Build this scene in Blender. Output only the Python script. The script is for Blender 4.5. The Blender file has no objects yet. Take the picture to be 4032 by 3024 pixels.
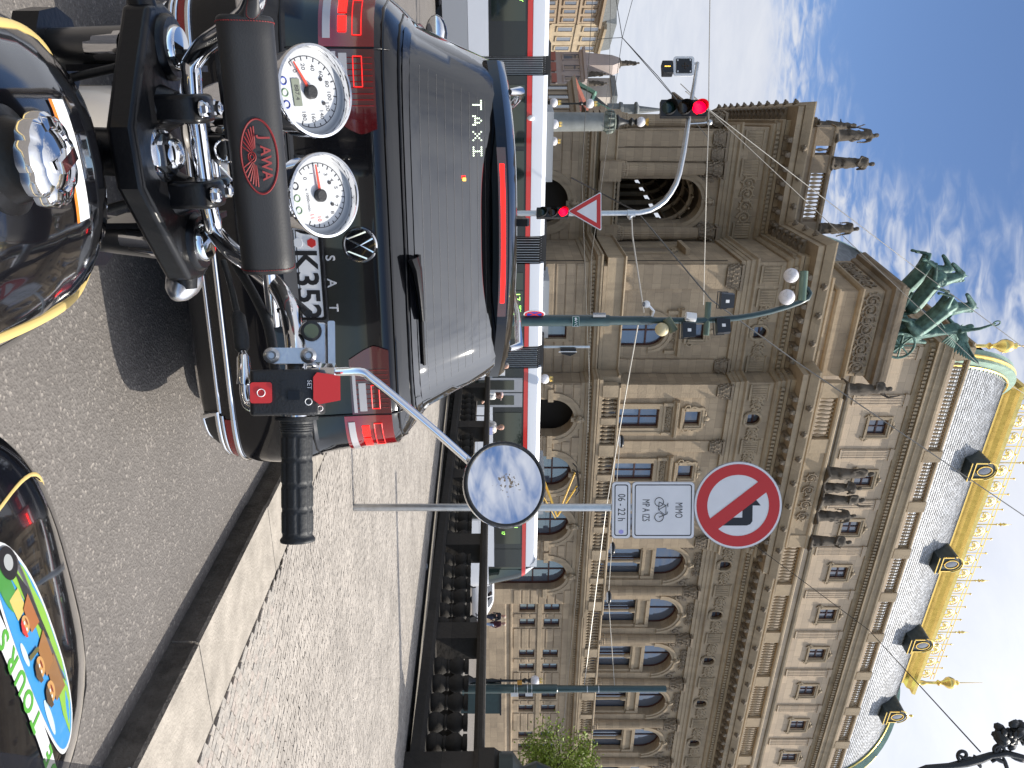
import bpy, bmesh, math, random
import numpy as np
from mathutils import Matrix, Vector
random.seed(7); rng = np.random.default_rng(7)
R = math.radians
sc = bpy.context.scene
COL = sc.collection
# ------------------------------------------------------------------ camera (phone held sideways: picture right = up)
FPX, HOR, EYE = 3050.0, 2000.0, 1.38
cam = bpy.data.objects.new('camera', bpy.data.cameras.new('camera'))
COL.objects.link(cam)
cam.data.sensor_fit = 'HORIZONTAL'; cam.data.sensor_width = 36.0
cam.data.lens = FPX / 4032 * 36; cam.data.shift_x = (2016 - HOR) / 4032
cam.data.clip_start = 0.02; cam.data.clip_end = 4000
cam.matrix_world = Matrix(((0, -1, 0, 0), (0, 0, -1, 0), (1, 0, 0, EYE), (0, 0, 0, 1)))
sc.camera = cam
# ------------------------------------------------------------------ sky and sun
SUN_AZ, SUN_EL = 83.0, 55.0      # azimuth to the right of the view direction (+Y)
w = bpy.data.worlds.new('World'); sc.world = w; w.use_nodes = True
nt = w.node_tree; nt.nodes.clear()
def nn(t, **k):
    n = nt.nodes.new(t)
    for a, b in k.items(): setattr(n, a, b)
    return n
def mth(op, a, b=None, c=None, clamp=False):
    n = nn('ShaderNodeMath', operation=op, use_clamp=clamp)
    for i, x in enumerate((a, b, c)):
        if x is None: continue
        if isinstance(x, (int, float)): n.inputs[i].default_value = x
        else: nt.links.new(x, n.inputs[i])
    return n.outputs[0]
L = nt.links.new
tc = nn('ShaderNodeTexCoord'); sep = nn('ShaderNodeSeparateXYZ'); L(tc.outputs['Generated'], sep.inputs[0])
X, Y, Z = sep.outputs
zz = mth('ADD', mth('MAXIMUM', Z, 0.0), 0.06)
px, py = mth('DIVIDE', X, zz), mth('DIVIDE', Y, zz)
cmb = nn('ShaderNodeCombineXYZ'); L(px, cmb.inputs[0]); L(py, cmb.inputs[1])
def noise(vec, scale, detail, rough=.5, dist=0.0, sx=1, sy=1, rot=0.0):
    mp = nn('ShaderNodeMapping'); L(vec, mp.inputs[0]); mp.inputs['Scale'].default_value = (sx, sy, 1); mp.inputs['Rotation'].default_value = (0, 0, rot)
    n = nn('ShaderNodeTexNoise'); L(mp.outputs[0], n.inputs['Vector'])
    n.inputs['Scale'].default_value = scale; n.inputs['Detail'].default_value = detail
    n.inputs['Roughness'].default_value = rough; n.inputs['Distortion'].default_value = dist
    return n.outputs[0]
big = noise(cmb.outputs[0], 0.9, 5, .55, .6)
mack = noise(cmb.outputs[0], 19.0, 3.5, .55, .5, 0.6, 1.1, R(-38))
fine = noise(cmb.outputs[0], 5.0, 7, .62, .4)
# broken mackerel cloud, thick ahead and towards the sun, with a clear gap high on the left
ex, ey = mth('ADD', px, 1.05), mth('SUBTRACT', py, 1.30)
g = mth('MULTIPLY', mth('SUBTRACT', mth('SQRT', mth('ADD', mth('MULTIPLY', ex, ex), mth('MULTIPLY', ey, ey))), 0.90), 2.0)
fr = nn('ShaderNodeMapRange'); L(py, fr.inputs[0]); fr.inputs[1].default_value = -2.4; fr.inputs[2].default_value = 1.2; fr.inputs[3].default_value = -0.35; fr.inputs[4].default_value = 1.1
g = mth('MINIMUM', mth('MAXIMUM', g, -1.0), fr.outputs[0])
cov = mth('ADD', mth('ADD', g, mth('MULTIPLY', mth('SUBTRACT', big, .5), .9)), mth('MULTIPLY', mth('SUBTRACT', fine, .5), .5))
edge = mth('SUBTRACT', 1.0, mth('MINIMUM', mth('MULTIPLY', mth('ABSOLUTE', mth('SUBTRACT', cov, 0.05)), 1.5), 1.0))
cov = mth('ADD', cov, mth('MULTIPLY', mth('MULTIPLY', mth('SUBTRACT', mack, .5), 3.0), edge))
mr = nn('ShaderNodeMapRange', interpolation_type='SMOOTHSTEP'); L(cov, mr.inputs[0])
mr.inputs[1].default_value = -0.5; mr.inputs[2].default_value = 0.75; mr.inputs[3].default_value = 0.0; mr.inputs[4].default_value = 0.92
sky = nn('ShaderNodeTexSky', sky_type='NISHITA'); sky.sun_disc = False
sky.sun_elevation = R(SUN_EL); sky.sun_rotation = R(SUN_AZ); sky.air_density = 1.0; sky.dust_density = 0.3; sky.ozone_density = 2.0; sky.altitude = 2200
cl = nn('ShaderNodeMix', data_type='RGBA'); L(fine, cl.inputs[0])
cl.inputs[6].default_value = (2.75, 2.9, 3.3, 1); cl.inputs[7].default_value = (3.7, 3.75, 3.9, 1)
# cloud is brighter towards the sun
sdv = (math.sin(R(SUN_AZ))*math.cos(R(SUN_EL)), math.cos(R(SUN_AZ))*math.cos(R(SUN_EL)), math.sin(R(SUN_EL)))
vd = nn('ShaderNodeVectorMath', operation='DOT_PRODUCT'); L(tc.outputs['Generated'], vd.inputs[0]); vd.inputs[1].default_value = sdv
glow = mth('ADD', 1.0, mth('MULTIPLY', mth('POWER', mth('MAXIMUM', vd.outputs['Value'], 0.0), 5.0), 3.0))
cg = nn('ShaderNodeVectorMath', operation='SCALE'); L(cl.outputs[2], cg.inputs[0]); L(glow, cg.inputs['Scale'])
mx = nn('ShaderNodeMix', data_type='RGBA'); L(mr.outputs[0], mx.inputs[0]); sk_ = nn('ShaderNodeVectorMath', operation='MULTIPLY'); L(sky.outputs[0], sk_.inputs[0]); sk_.inputs[1].default_value = (.72, .75, .80); L(sk_.outputs[0], mx.inputs[6]); L(cg.outputs[0], mx.inputs[7])
bg = nn('ShaderNodeBackground'); bg.inputs[1].default_value = 0.085; L(mx.outputs[2], bg.inputs[0])
wo = nn('ShaderNodeOutputWorld'); L(bg.outputs[0], wo.inputs[0])
sun = bpy.data.objects.new('sun', bpy.data.lights.new('sun', 'SUN')); COL.objects.link(sun)
sun.data.energy = 2.0; sun.data.angle = R(0.55); sun.data.color = (1.0, 0.94, 0.84)
sd = Vector((math.sin(R(SUN_AZ)) * math.cos(R(SUN_EL)), math.cos(R(SUN_AZ)) * math.cos(R(SUN_EL)), math.sin(R(SUN_EL))))
sun.rotation_euler = sd.to_track_quat('Z', 'Y').to_euler(); sun.location = sd * 60
sc.view_settings.view_transform = 'Standard'; sc.view_settings.look = 'None'
sc.view_settings.gamma = 1.0; sc.view_settings.use_curve_mapping = False
sc.view_settings.exposure = 1.48
sc.render.engine = 'CYCLES'
sc.cycles.use_denoising = True; sc.cycles.max_bounces = 8; sc.cycles.glossy_bounces = 5; sc.cycles.transparent_max_bounces = 12
sc.cycles.sample_clamp_indirect = 8.0; sc.cycles.caustics_reflective = False; sc.cycles.caustics_refractive = False

# ------------------------------------------------------------------ helpers
def P(U, V, d):
    """a point of the place: U, V measured on the upright photograph, d metres ahead"""
    return Vector(((U - 1512) / FPX * d, d, EYE + (V - HOR) / FPX * d))
TF = Matrix.Rotation(R(28.5), 4, 'Z')     # frame of the theatre and the tram: x along the facade
RF = Matrix.Rotation(R(21.5), 4, 'Z')     # frame of the road: y along the road
I4 = Matrix.Identity(4)
SLOPE, YFLAT = 0.032, 27.5
def gz(y):                                 # height of the road at road coordinate y (it falls away from the bridge)
    return -SLOPE * min(max(y, -25), YFLAT)
ZG = gz(99)
def T(x, y, z): return Matrix.Translation((x, y, z))
def RZ(a): return Matrix.Rotation(R(a), 4, 'Z')
def RX(a): return Matrix.Rotation(R(a), 4, 'X')
def RY(a): return Matrix.Rotation(R(a), 4, 'Y')
def S(x, y=None, z=None):
    return Matrix.Diagonal((x, y if y is not None else x, z if z is not None else x, 1))
WM = {}
class MB:
    def __init__(s): s.v = []; s.f = []; s.mi = []; s.m = None; s.k = 0
    def add(s, vs, fs):
        o = len(s.v)
        if s.m is not None: vs = [s.m @ Vector(p) for p in vs]
        s.v.extend(tuple(p) for p in vs)
        s.f.extend(tuple(i + o for i in f) for f in fs); s.mi.extend([s.k] * len(fs)); return s
    def box(s, x0, x1, y0, y1, z0, z1):
        return s.add([(x, y, z) for x in (x0, x1) for y in (y0, y1) for z in (z0, z1)],
                     [(0, 1, 3, 2), (4, 6, 7, 5), (0, 4, 5, 1), (2, 3, 7, 6), (0, 2, 6, 4), (1, 5, 7, 3)])
    def cbox(s, c, x, y, z): return s.box(c[0]-x/2, c[0]+x/2, c[1]-y/2, c[1]+y/2, c[2]-z/2, c[2]+z/2)
    def prism(s, pts, h0, h1, ax='z'):
        mp = {'z': lambda a, b, h: (a, b, h), 'y': lambda a, b, h: (a, h, b), 'x': lambda a, b, h: (h, a, b)}[ax]
        n = len(pts)
        return s.add([mp(a, b, h0) for a, b in pts] + [mp(a, b, h1) for a, b in pts],
                     [tuple(range(n)), tuple(range(2*n-1, n-1, -1))] + [(i, (i+1) % n, n + (i+1) % n, n+i) for i in range(n)])
    def tube(s, path, r, n=8, closed=False, caps=True, flat=1.0):
        path = [Vector(p) for p in path]; m = len(path)
        rs = r if isinstance(r, (list, tuple)) else [r] * m
        vs = []; nrm = None
        for i, p in enumerate(path):
            a = path[i-1] if (i or closed) else path[0]
            b = path[(i+1) % m] if (i < m-1 or closed) else path[-1]
            t = (b - a).normalized() if (b - a).length > 1e-9 else Vector((0, 0, 1))
            if nrm is None:
                nrm = t.cross(Vector((0, 0, 1)))
                if nrm.length < .05: nrm = t.cross(Vector((0, 1, 0)))
            nrm = (nrm - t * nrm.dot(t)).normalized(); bi = t.cross(nrm)
            for k in range(n):
                an = 2*math.pi*k/n
                vs.append(p + nrm * (math.cos(an)*rs[i]) + bi * (math.sin(an)*rs[i]*flat))
        fs = []
        for i in range(m if closed else m-1):
            j = (i+1) % m
            for k in range(n): fs.append((i*n+k, i*n+(k+1) % n, j*n+(k+1) % n, j*n+k))
        if caps and not closed: fs += [tuple(range(n-1, -1, -1)), tuple((m-1)*n+k for k in range(n))]
        return s.add(vs, fs)
    def lathe(s, prof, n=12, M=None, flute=0, depth=0.0, open_end=False):
        vs = []; m = len(prof)
        for r, z in prof:
            for k in range(n):
                a = 2*math.pi*k/n; rr = r
                if flute: rr = r * (1 - depth * (k % 2))
                vs.append((rr*math.cos(a), rr*math.sin(a), z))
        if M is not None: vs = [M @ Vector(p) for p in vs]
        fs = [(i*n+k, i*n+(k+1) % n, (i+1)*n+(k+1) % n, (i+1)*n+k) for i in range(m-1) for k in range(n)]
        if prof[0][0] > 1e-4: fs.append(tuple(range(n-1, -1, -1)))
        if prof[-1][0] > 1e-4 and not open_end: fs.append(tuple((m-1)*n+k for k in range(n)))
        return s.add(vs, fs)
    def ball(s, c, r, nu=12, nv=8, M=None):
        if isinstance(r, (int, float)): r = (r, r, r)
        mm = T(*c) @ (M if M is not None else I4) @ S(*r)
        return s.lathe([(max(math.sin(math.pi*i/nv), 1e-5), -math.cos(math.pi*i/nv)) for i in range(nv+1)], nu, mm)
    def cap(s, a, b, ra, rb, n=10):
        a = Vector(a); b = Vector(b); d = (b-a)
        if d.length < 1e-6: return s.ball(a, ra, n, 6)
        q = d.to_track_quat('Z', 'Y').to_matrix().to_4x4(); l = d.length
        pr = [(max(ra*math.cos(t), 1e-5), ra*math.sin(t)) for t in (-1.5708, -.9, -.45, 0)] + [(max(rb*math.cos(t), 1e-5), l+rb*math.sin(t)) for t in (0, .45, .9, 1.5708)]
        return s.lathe(pr, n, T(*a) @ q)
    def grid(s, fn, nu, nv, thick=None):
        vs = [fn(i/nu, j/nv) for i in range(nu+1) for j in range(nv+1)]
        fs = [(i*(nv+1)+j, (i+1)*(nv+1)+j, (i+1)*(nv+1)+j+1, i*(nv+1)+j+1) for i in range(nu) for j in range(nv)]
        if thick is not None:
            n0 = len(vs); tv = Vector(thick)
            vs = vs + [Vector(p)+tv for p in vs]; f2 = [tuple(n0+i for i in f[::-1]) for f in fs]
            rim = [i*(nv+1) for i in range(nu+1)] + [nu*(nv+1)+j for j in range(1, nv+1)] + [i*(nv+1)+nv for i in range(nu-1, -1, -1)] + [j for j in range(nv-1, 0, -1)]
            fs = fs + f2 + [(rim[k], rim[(k+1) % len(rim)], n0+rim[(k+1) % len(rim)], n0+rim[k]) for k in range(len(rim))]
        return s.add(vs, fs)
    def sweep(s, prof, path, closed_prof=True):
        pts = []; m = len(path)
        dirs = [Vector((path[i+1][0]-path[i][0], path[i+1][1]-path[i][1])).normalized() for i in range(m-1)]
        nr = [Vector((d.y, -d.x)) for d in dirs]
        for i, p in enumerate(path):
            if i == 0: o = nr[0]
            elif i == m-1: o = nr[-1]
            else: o = (nr[i-1]+nr[i]) / max(1 + nr[i-1].dot(nr[i]), .15)
            pts.append([(p[0]+o.x*a, p[1]+o.y*a, z) for a, z in prof])
        n = len(prof); vs = [q for r in pts for q in r]; fs = []
        for i in range(m-1):
            for k in range(n if closed_prof else n-1):
                fs.append((i*n+k, i*n+(k+1) % n, (i+1)*n+(k+1) % n, (i+1)*n+k))
        if closed_prof: fs += [tuple(range(n)), tuple((m-1)*n+k for k in range(n-1, -1, -1))]
        return s.add(vs, fs)
    def merge(s, o, M=I4):
        return s.add([M @ Vector(p) for p in o.v], o.f)
    def mesh(s, name, smooth=None, recalc=True):
        me = bpy.data.meshes.new(name); me.from_pydata(s.v, [], s.f)
        if any(s.mi): me.polygons.foreach_set('material_index', s.mi)
        if recalc and len(s.f) < 40000:
            bm = bmesh.new(); bm.from_mesh(me); bmesh.ops.recalc_face_normals(bm, faces=bm.faces); bm.to_mesh(me); bm.free()
        if smooth is not None:
            me.shade_smooth(); me.set_sharp_from_angle(angle=R(smooth))
        me.update(); return me
def put(o, parent=None, frame=I4):
    COL.objects.link(o)
    if parent is not None:
        o.parent = parent; o.matrix_parent_inverse = WM[parent.name].inverted()
    o.matrix_basis = frame; WM[o.name] = frame.copy(); return o
def ob(name, mb, mat, parent=None, frame=I4, smooth=None, recalc=True):
    me = mb if isinstance(mb, bpy.types.Mesh) else mb.mesh(name, smooth, recalc)
    if not me.materials:
        for m in (mat if isinstance(mat, (list, tuple)) else [mat]): me.materials.append(m)
    return put(bpy.data.objects.new(name, me), parent, frame)
def bev(o, w_, seg=3):
    m_ = o.modifiers.new('bevel', 'BEVEL'); m_.width = w_; m_.segments = seg; m_.limit_method = 'ANGLE'; m_.angle_limit = R(35); m_.harden_normals = False; return o
def tag(o, label=None, cat=None, group=None, kind=None):
    for k, v in (('label', label), ('category', cat), ('group', group), ('kind', kind)):
        if v: o[k] = v
    return o
def thing(name, label, cat, frame=I4, group=None):
    o = bpy.data.objects.new(name, None); o.empty_display_size = .3
    put(o, None, frame); return tag(o, label, cat, group)
def inst(src, frame, parent=None, label=None, group=None):
    """a copy of a thing or part with its own children, at a new place"""
    o = src.copy(); COL.objects.link(o)
    o.parent = parent
    if parent is not None: o.matrix_parent_inverse = WM[parent.name].inverted()
    o.matrix_basis = frame; WM[o.name] = frame.copy()
    dm = frame @ WM[src.name].inverted()
    for ch in src.children: inst(ch, dm @ WM[ch.name], o)
    if label: o['label'] = label
    if group: o['group'] = group
    return o
def text(name, s, size, mat, parent, frame, align='CENTER', ext=0.0008, bold=0.0, sx=1.0, shear=0.0):
    c = bpy.data.curves.new(name, 'FONT'); c.body = s; c.size = size; c.align_x = align; c.align_y = 'CENTER'
    c.extrude = ext; c.offset = bold; c.materials.append(mat); c.resolution_u = 3; c.shear = shear
    o = bpy.data.objects.new(name, c); COL.objects.link(o)
    me = bpy.data.meshes.new_from_object(o); bpy.data.objects.remove(o)
    if not me.materials: me.materials.append(mat)
    return put(bpy.data.objects.new(name, me), parent, frame @ S(sx, 1, 1))
# ------------------------------------------------------------------ materials
def mat(name, col, rough=.5, metal=0.0, var=0.0, vscale=4.0, bump=0.0, bscale=40.0, emit=None, estr=1.0, coat=0.0, spec=None, island=0.0, col2=None, alpha=None, trans=0.0, ior=None, detail=6, rvar=0.0):
    m = bpy.data.materials.new(name); m.use_nodes = True; t = m.node_tree; b = t.nodes['Principled BSDF']
    b.inputs['Roughness'].default_value = rough; b.inputs['Metallic'].default_value = metal
    b.inputs['Base Color'].default_value = (*col, 1)
    if coat: b.inputs['Coat Weight'].default_value = coat; b.inputs['Coat Roughness'].default_value = .03
    if spec is not None: b.inputs['Specular IOR Level'].default_value = spec
    if emit: b.inputs['Emission Color'].default_value = (*emit, 1); b.inputs['Emission Strength'].default_value = estr
    if alpha is not None: b.inputs['Alpha'].default_value = alpha
    if trans: b.inputs['Transmission Weight'].default_value = trans
    if ior: b.inputs['IOR'].default_value = ior
    out = None
    if var or bump or island or rvar:
        tcn = t.nodes.new('ShaderNodeTexCoord')
    if var or rvar:
        nz = t.nodes.new('ShaderNodeTexNoise'); nz.inputs['Scale'].default_value = vscale; nz.inputs['Detail'].default_value = detail; nz.inputs['Roughness'].default_value = .6
        t.links.new(tcn.outputs['Object'], nz.inputs['Vector'])
        if var:
            rp = t.nodes.new('ShaderNodeMapRange'); t.links.new(nz.outputs[0], rp.inputs[0]); rp.inputs[1].default_value = .3; rp.inputs[2].default_value = .7
            mxn = t.nodes.new('ShaderNodeMix'); mxn.data_type = 'RGBA'; t.links.new(rp.outputs[0], mxn.inputs[0])
            c2 = col2 or tuple(min(1, c*(1+var)) for c in col)
            mxn.inputs[6].default_value = (*[c*(1-var) for c in col], 1); mxn.inputs[7].default_value = (*c2, 1); out = mxn.outputs[2]
        if rvar:
            rr = t.nodes.new('ShaderNodeMapRange'); t.links.new(nz.outputs[0], rr.inputs[0]); rr.inputs[3].default_value = max(rough-rvar, 0.01); rr.inputs[4].default_value = rough+rvar
            t.links.new(rr.outputs[0], b.inputs['Roughness'])
    if island:
        ge = t.nodes.new('ShaderNodeNewGeometry'); mr_ = t.nodes.new('ShaderNodeMapRange'); t.links.new(ge.outputs['Random Per Island'], mr_.inputs[0])
        mr_.inputs[3].default_value = 1-island; mr_.inputs[4].default_value = 1+island
        mu = t.nodes.new('ShaderNodeMix'); mu.data_type = 'RGBA'; mu.blend_type = 'MULTIPLY'; mu.inputs[0].default_value = 1
        if out: t.links.new(out, mu.inputs[6])
        else: mu.inputs[6].default_value = (*col, 1)
        t.links.new(mr_.outputs[0], mu.inputs[7]); out = mu.outputs[2]
    if out: t.links.new(out, b.inputs['Base Color'])
    if bump:
        nb = t.nodes.new('ShaderNodeTexNoise'); nb.inputs['Scale'].default_value = bscale; nb.inputs['Detail'].default_value = 5
        t.links.new(tcn.outputs['Object'], nb.inputs['Vector'])
        bp = t.nodes.new('ShaderNodeBump'); bp.inputs['Strength'].default_value = bump; bp.inputs['Distance'].default_value = .02
        t.links.new(nb.outputs[0], bp.inputs['Height']); t.links.new(bp.outputs[0], b.inputs['Normal'])
    return m
def stone(name, c1, c2, bw, bh, dark, stain=.5, mortar=.006, bump=.35):
    """sandstone laid in blocks: each block its own tint, blotched by weather"""
    m = bpy.data.materials.new(name); m.use_nodes = True; t = m.node_tree; b = t.nodes['Principled BSDF']; K = t.links.new
    b.inputs['Roughness'].default_value = .85; b.inputs['Specular IOR Level'].default_value = .25
    N = t.nodes.new; tcn = N('ShaderNodeTexCoord'); sp = N('ShaderNodeSeparateXYZ'); K(tcn.outputs['Object'], sp.inputs[0])
    ad = N('ShaderNodeMath'); ad.operation = 'ADD'; K(sp.outputs[0], ad.inputs[0]); K(sp.outputs[1], ad.inputs[1])
    cb = N('ShaderNodeCombineXYZ'); K(ad.outputs[0], cb.inputs[0]); K(sp.outputs[2], cb.inputs[1])
    br = N('ShaderNodeTexBrick'); K(cb.outputs[0], br.inputs['Vector']); br.inputs['Scale'].default_value = 1
    br.inputs['Brick Width'].default_value = bw; br.inputs['Row Height'].default_value = bh; br.inputs['Mortar Size'].default_value = mortar
    br.inputs['Color1'].default_value = (*c1, 1); br.inputs['Color2'].default_value = (*c2, 1); br.inputs['Mortar'].default_value = (*[c*.45 for c in c1], 1); br.inputs['Bias'].default_value = -.1
    nz = N('ShaderNodeTexNoise'); K(tcn.outputs['Object'], nz.inputs['Vector']); nz.inputs['Scale'].default_value = .55; nz.inputs['Detail'].default_value = 8; nz.inputs['Roughness'].default_value = .65
    rp = N('ShaderNodeMapRange'); K(nz.outputs[0], rp.inputs[0]); rp.inputs[1].default_value = .45; rp.inputs[2].default_value = .75; rp.inputs[4].default_value = stain
    mp = N('ShaderNodeMapping'); K(tcn.outputs['Object'], mp.inputs[0]); mp.inputs['Scale'].default_value = (1, 1, .18)
    n2 = N('ShaderNodeTexNoise'); K(mp.outputs[0], n2.inputs['Vector']); n2.inputs['Scale'].default_value = 2.2; n2.inputs['Detail'].default_value = 6
    r2 = N('ShaderNodeMapRange'); K(n2.outputs[0], r2.inputs[0]); r2.inputs[1].default_value = .5; r2.inputs[2].default_value = .8; r2.inputs[4].default_value = stain*.8
    mxv = N('ShaderNodeMath'); mxv.operation = 'MAXIMUM'; K(rp.outputs[0], mxv.inputs[0]); K(r2.outputs[0], mxv.inputs[1])
    mxn = N('ShaderNodeMix'); mxn.data_type = 'RGBA'; K(mxv.outputs[0], mxn.inputs[0]); K(br.outputs['Color'], mxn.inputs[6]); mxn.inputs[7].default_value = (*dark, 1)
    K(mxn.outputs[2], b.inputs['Base Color'])
    n3 = N('ShaderNodeTexNoise'); K(tcn.outputs['Object'], n3.inputs['Vector']); n3.inputs['Scale'].default_value = 9; n3.inputs['Detail'].default_value = 6
    bp = N('ShaderNodeBump'); bp.inputs['Strength'].default_value = bump; bp.inputs['Distance'].default_value = .05; K(n3.outputs[0], bp.inputs['Height']); K(bp.outputs[0], b.inputs['Normal'])
    return m
CHROME = mat('chrome', (.80, .80, .81), .06, 1.0, rvar=.03, vscale=20)
STEEL = mat('galvanised steel', (.50, .51, .52), .38, 1.0, var=.12, vscale=14, rvar=.08)
ALU = mat('cast aluminium', (.62, .62, .62), .34, 1.0, var=.08, vscale=30, bump=.08, bscale=300)
BLACKPAINT = mat('black lacquer', (.006, .006, .008), .10, 0, coat=1.0, bump=.012, bscale=7)
SATIN = mat('satin black', (.007, .007, .008), .28, 0, bump=.04, bscale=120, spec=.35)
RUBBER = mat('black rubber', (.016, .017, .018), .55, 0, bump=.1, bscale=220)
PLASTIC = mat('black plastic', (.018, .018, .019), .45, 0, bump=.12, bscale=400)
LEATHER = mat('black leather', (.020, .020, .021), .50, 0, bump=.05, bscale=500)
REDPL = mat('red plastic', (.60, .03, .028), .4)
REDPRINT = mat('dark red print', (.20, .012, .014), .6)
WHITEPT = mat('white paint', (.74, .75, .76), .45)
GOLD = mat('gilding', (.90, .62, .18), .27, 1.0, var=.12, vscale=3, rvar=.1)
PALEGOLD = mat('pinstripe gold', (.62, .46, .17), .4)
GLASS = mat('dark window glass', (.10, .115, .145), .03, 0, spec=1.0, coat=1.0, bump=.02, bscale=1.2)
WHITEPL = mat('white plastic', (.80, .80, .80), .35)
DARKMETAL = mat('dark green iron', (.018, .030, .028), .42, 0, var=.25, vscale=8, bump=.1, bscale=60)
BLACKIRON = mat('black iron', (.012, .013, .014), .45, 0, bump=.2, bscale=60)
# ================================================================== GROUND
def asphalt():
    m = bpy.data.materials.new('worn asphalt'); m.use_nodes = True; t = m.node_tree; b = t.nodes['Principled BSDF']; K = t.links.new; N = t.nodes.new
    b.inputs['Roughness'].default_value = .78; b.inputs['Specular IOR Level'].default_value = .35
    tcn = N('ShaderNodeTexCoord')
    v = N('ShaderNodeTexVoronoi'); v.inputs['Scale'].default_value = 95; K(tcn.outputs['Object'], v.inputs['Vector'])
    n1 = N('ShaderNodeTexNoise'); n1.inputs['Scale'].default_value = 1.1; n1.inputs['Detail'].default_value = 9; n1.inputs['Roughness'].default_value = .7; K(tcn.outputs['Object'], n1.inputs['Vector'])
    n2 = N('ShaderNodeTexNoise'); n2.inputs['Scale'].default_value = 150; n2.inputs['Detail'].default_value = 3; K(tcn.outputs['Object'], n2.inputs['Vector'])
    sp = N('ShaderNodeSeparateColor'); K(v.outputs['Color'], sp.inputs[0])
    r1 = N('ShaderNodeValToRGB'); K(sp.outputs[0], r1.inputs[0]); e = r1.color_ramp.elements
    e[0].color = (.125, .113, .103, 1); e[1].color = (.26, .235, .21, 1); q_ = e.new(.88); q_.color = (.158, .144, .132, 1)
    mx = N('ShaderNodeMix'); mx.data_type = 'RGBA'; mx.blend_type = 'MULTIPLY'; mx.inputs[0].default_value = .8; K(r1.outputs[0], mx.inputs[6])
    r2 = N('ShaderNodeMapRange'); K(n1.outputs[0], r2.inputs[0]); r2.inputs[1].default_value = .3; r2.inputs[2].default_value = .75; r2.inputs[3].default_value = .85; r2.inputs[4].default_value = 1.15; K(r2.outputs[0], mx.inputs[7])
    K(mx.outputs[2], b.inputs['Base Color'])
    # faint ridges drawn across the lane beside the kerb
    mp = N('ShaderNodeMapping'); mp.inputs['Scale'].default_value = (9, 34, 9); K(tcn.outputs['Object'], mp.inputs[0])
    n3 = N('ShaderNodeTexNoise'); n3.inputs['Scale'].default_value = 1; n3.inputs['Detail'].default_value = 3; K(mp.outputs[0], n3.inputs['Vector'])
    sx = N('ShaderNodeSeparateXYZ'); K(tcn.outputs['Object'], sx.inputs[0])
    ms = N('ShaderNodeMapRange'); K(sx.outputs[0], ms.inputs[0]); ms.inputs[1].default_value = .9; ms.inputs[2].default_value = 2.0; ms.inputs[4].default_value = 1.6
    mm = N('ShaderNodeMath'); mm.operation = 'MULTIPLY'; K(n3.outputs[0], mm.inputs[0]); K(ms.outputs[0], mm.inputs[1])
    ad = N('ShaderNodeMath'); ad.operation = 'ADD'; K(n2.outputs[0], ad.inputs[0]); K(mm.outputs[0], ad.inputs[1])
    a2 = N('ShaderNodeMath'); a2.operation = 'ADD'; K(v.outputs['Distance'], a2.inputs[0]); K(ad.outputs[0], a2.inputs[1])
    bp = N('ShaderNodeBump'); bp.inputs['Strength'].default_value = .5; bp.inputs['Distance'].default_value = .007; K(a2.outputs[0], bp.inputs['Height']); K(bp.outputs[0], b.inputs['Normal'])
    return m
ASPH = asphalt()
ys = [-60, -25, -10, 0, 5, 10, 15, 20, 24, 27.5, 40, 80, 200, 900]
mb = MB(); xs = [-700, -100, -20, 0, 2.3, 10, 30, 100, 700]
mb.grid(lambda u, v: (xs[round(u*8)], ys[round(v*13)], gz(ys[round(v*13)])), 8, 13)
tag(ob('road', mb, ASPH, frame=RF), kind='structure', label='grey worn asphalt road running down towards the crossing')
KX, PX1, Y0, Y1, KW = 2.28, 10.2, -4.0, 27.4, .45
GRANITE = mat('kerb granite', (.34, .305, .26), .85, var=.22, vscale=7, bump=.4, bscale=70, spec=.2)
KERBSHADE = mat('shaded granite', (.12, .108, .094), .9, var=.4, vscale=9, bump=.4, bscale=70, spec=.2)  # darker copy of the kerb granite; shade of the upright face in its colour
kerb = thing('kerb', None, None, RF @ T(KX, 0, 0)); tag(kerb, 'row of pale granite kerb stones along the road', kind='structure')
yk = Y0 + .12
while yk < Y1:
    l = random.uniform(1.15, 1.35)
    if abs(yk - 1.5) < .7: l = 2.72 - yk
    b0, b1 = yk + .004, yk + l - .004; o = random.uniform(-.006, .006)
    z0, z1 = gz(b0) + .123, gz(b1) + .123
    m_ = MB(); bv = .014
    pr = lambda z: [(KX+o, -.16), (KX+o, z-bv), (KX+o+bv*.8, z), (KX+KW, z), (KX+KW, -.16)]
    A = [(a, b0, c if c > -.1 else z0-.3) for a, c in [(p[0], p[1]) for p in pr(z0)]]
    B = [(a, b1, c if c > -.1 else z1-.3) for a, c in [(p[0], p[1]) for p in pr(z1)]]
    m_.add(A + B, [(0, 1, 2, 3, 4), (9, 8, 7, 6, 5)] + [(i, (i+1) % 5, 5+(i+1) % 5, 5+i) for i in range(5)])
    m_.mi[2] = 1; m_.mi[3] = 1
    ob('kerb_stone', m_, [GRANITE, KERBSHADE], kerb, RF)
    yk += l
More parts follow.
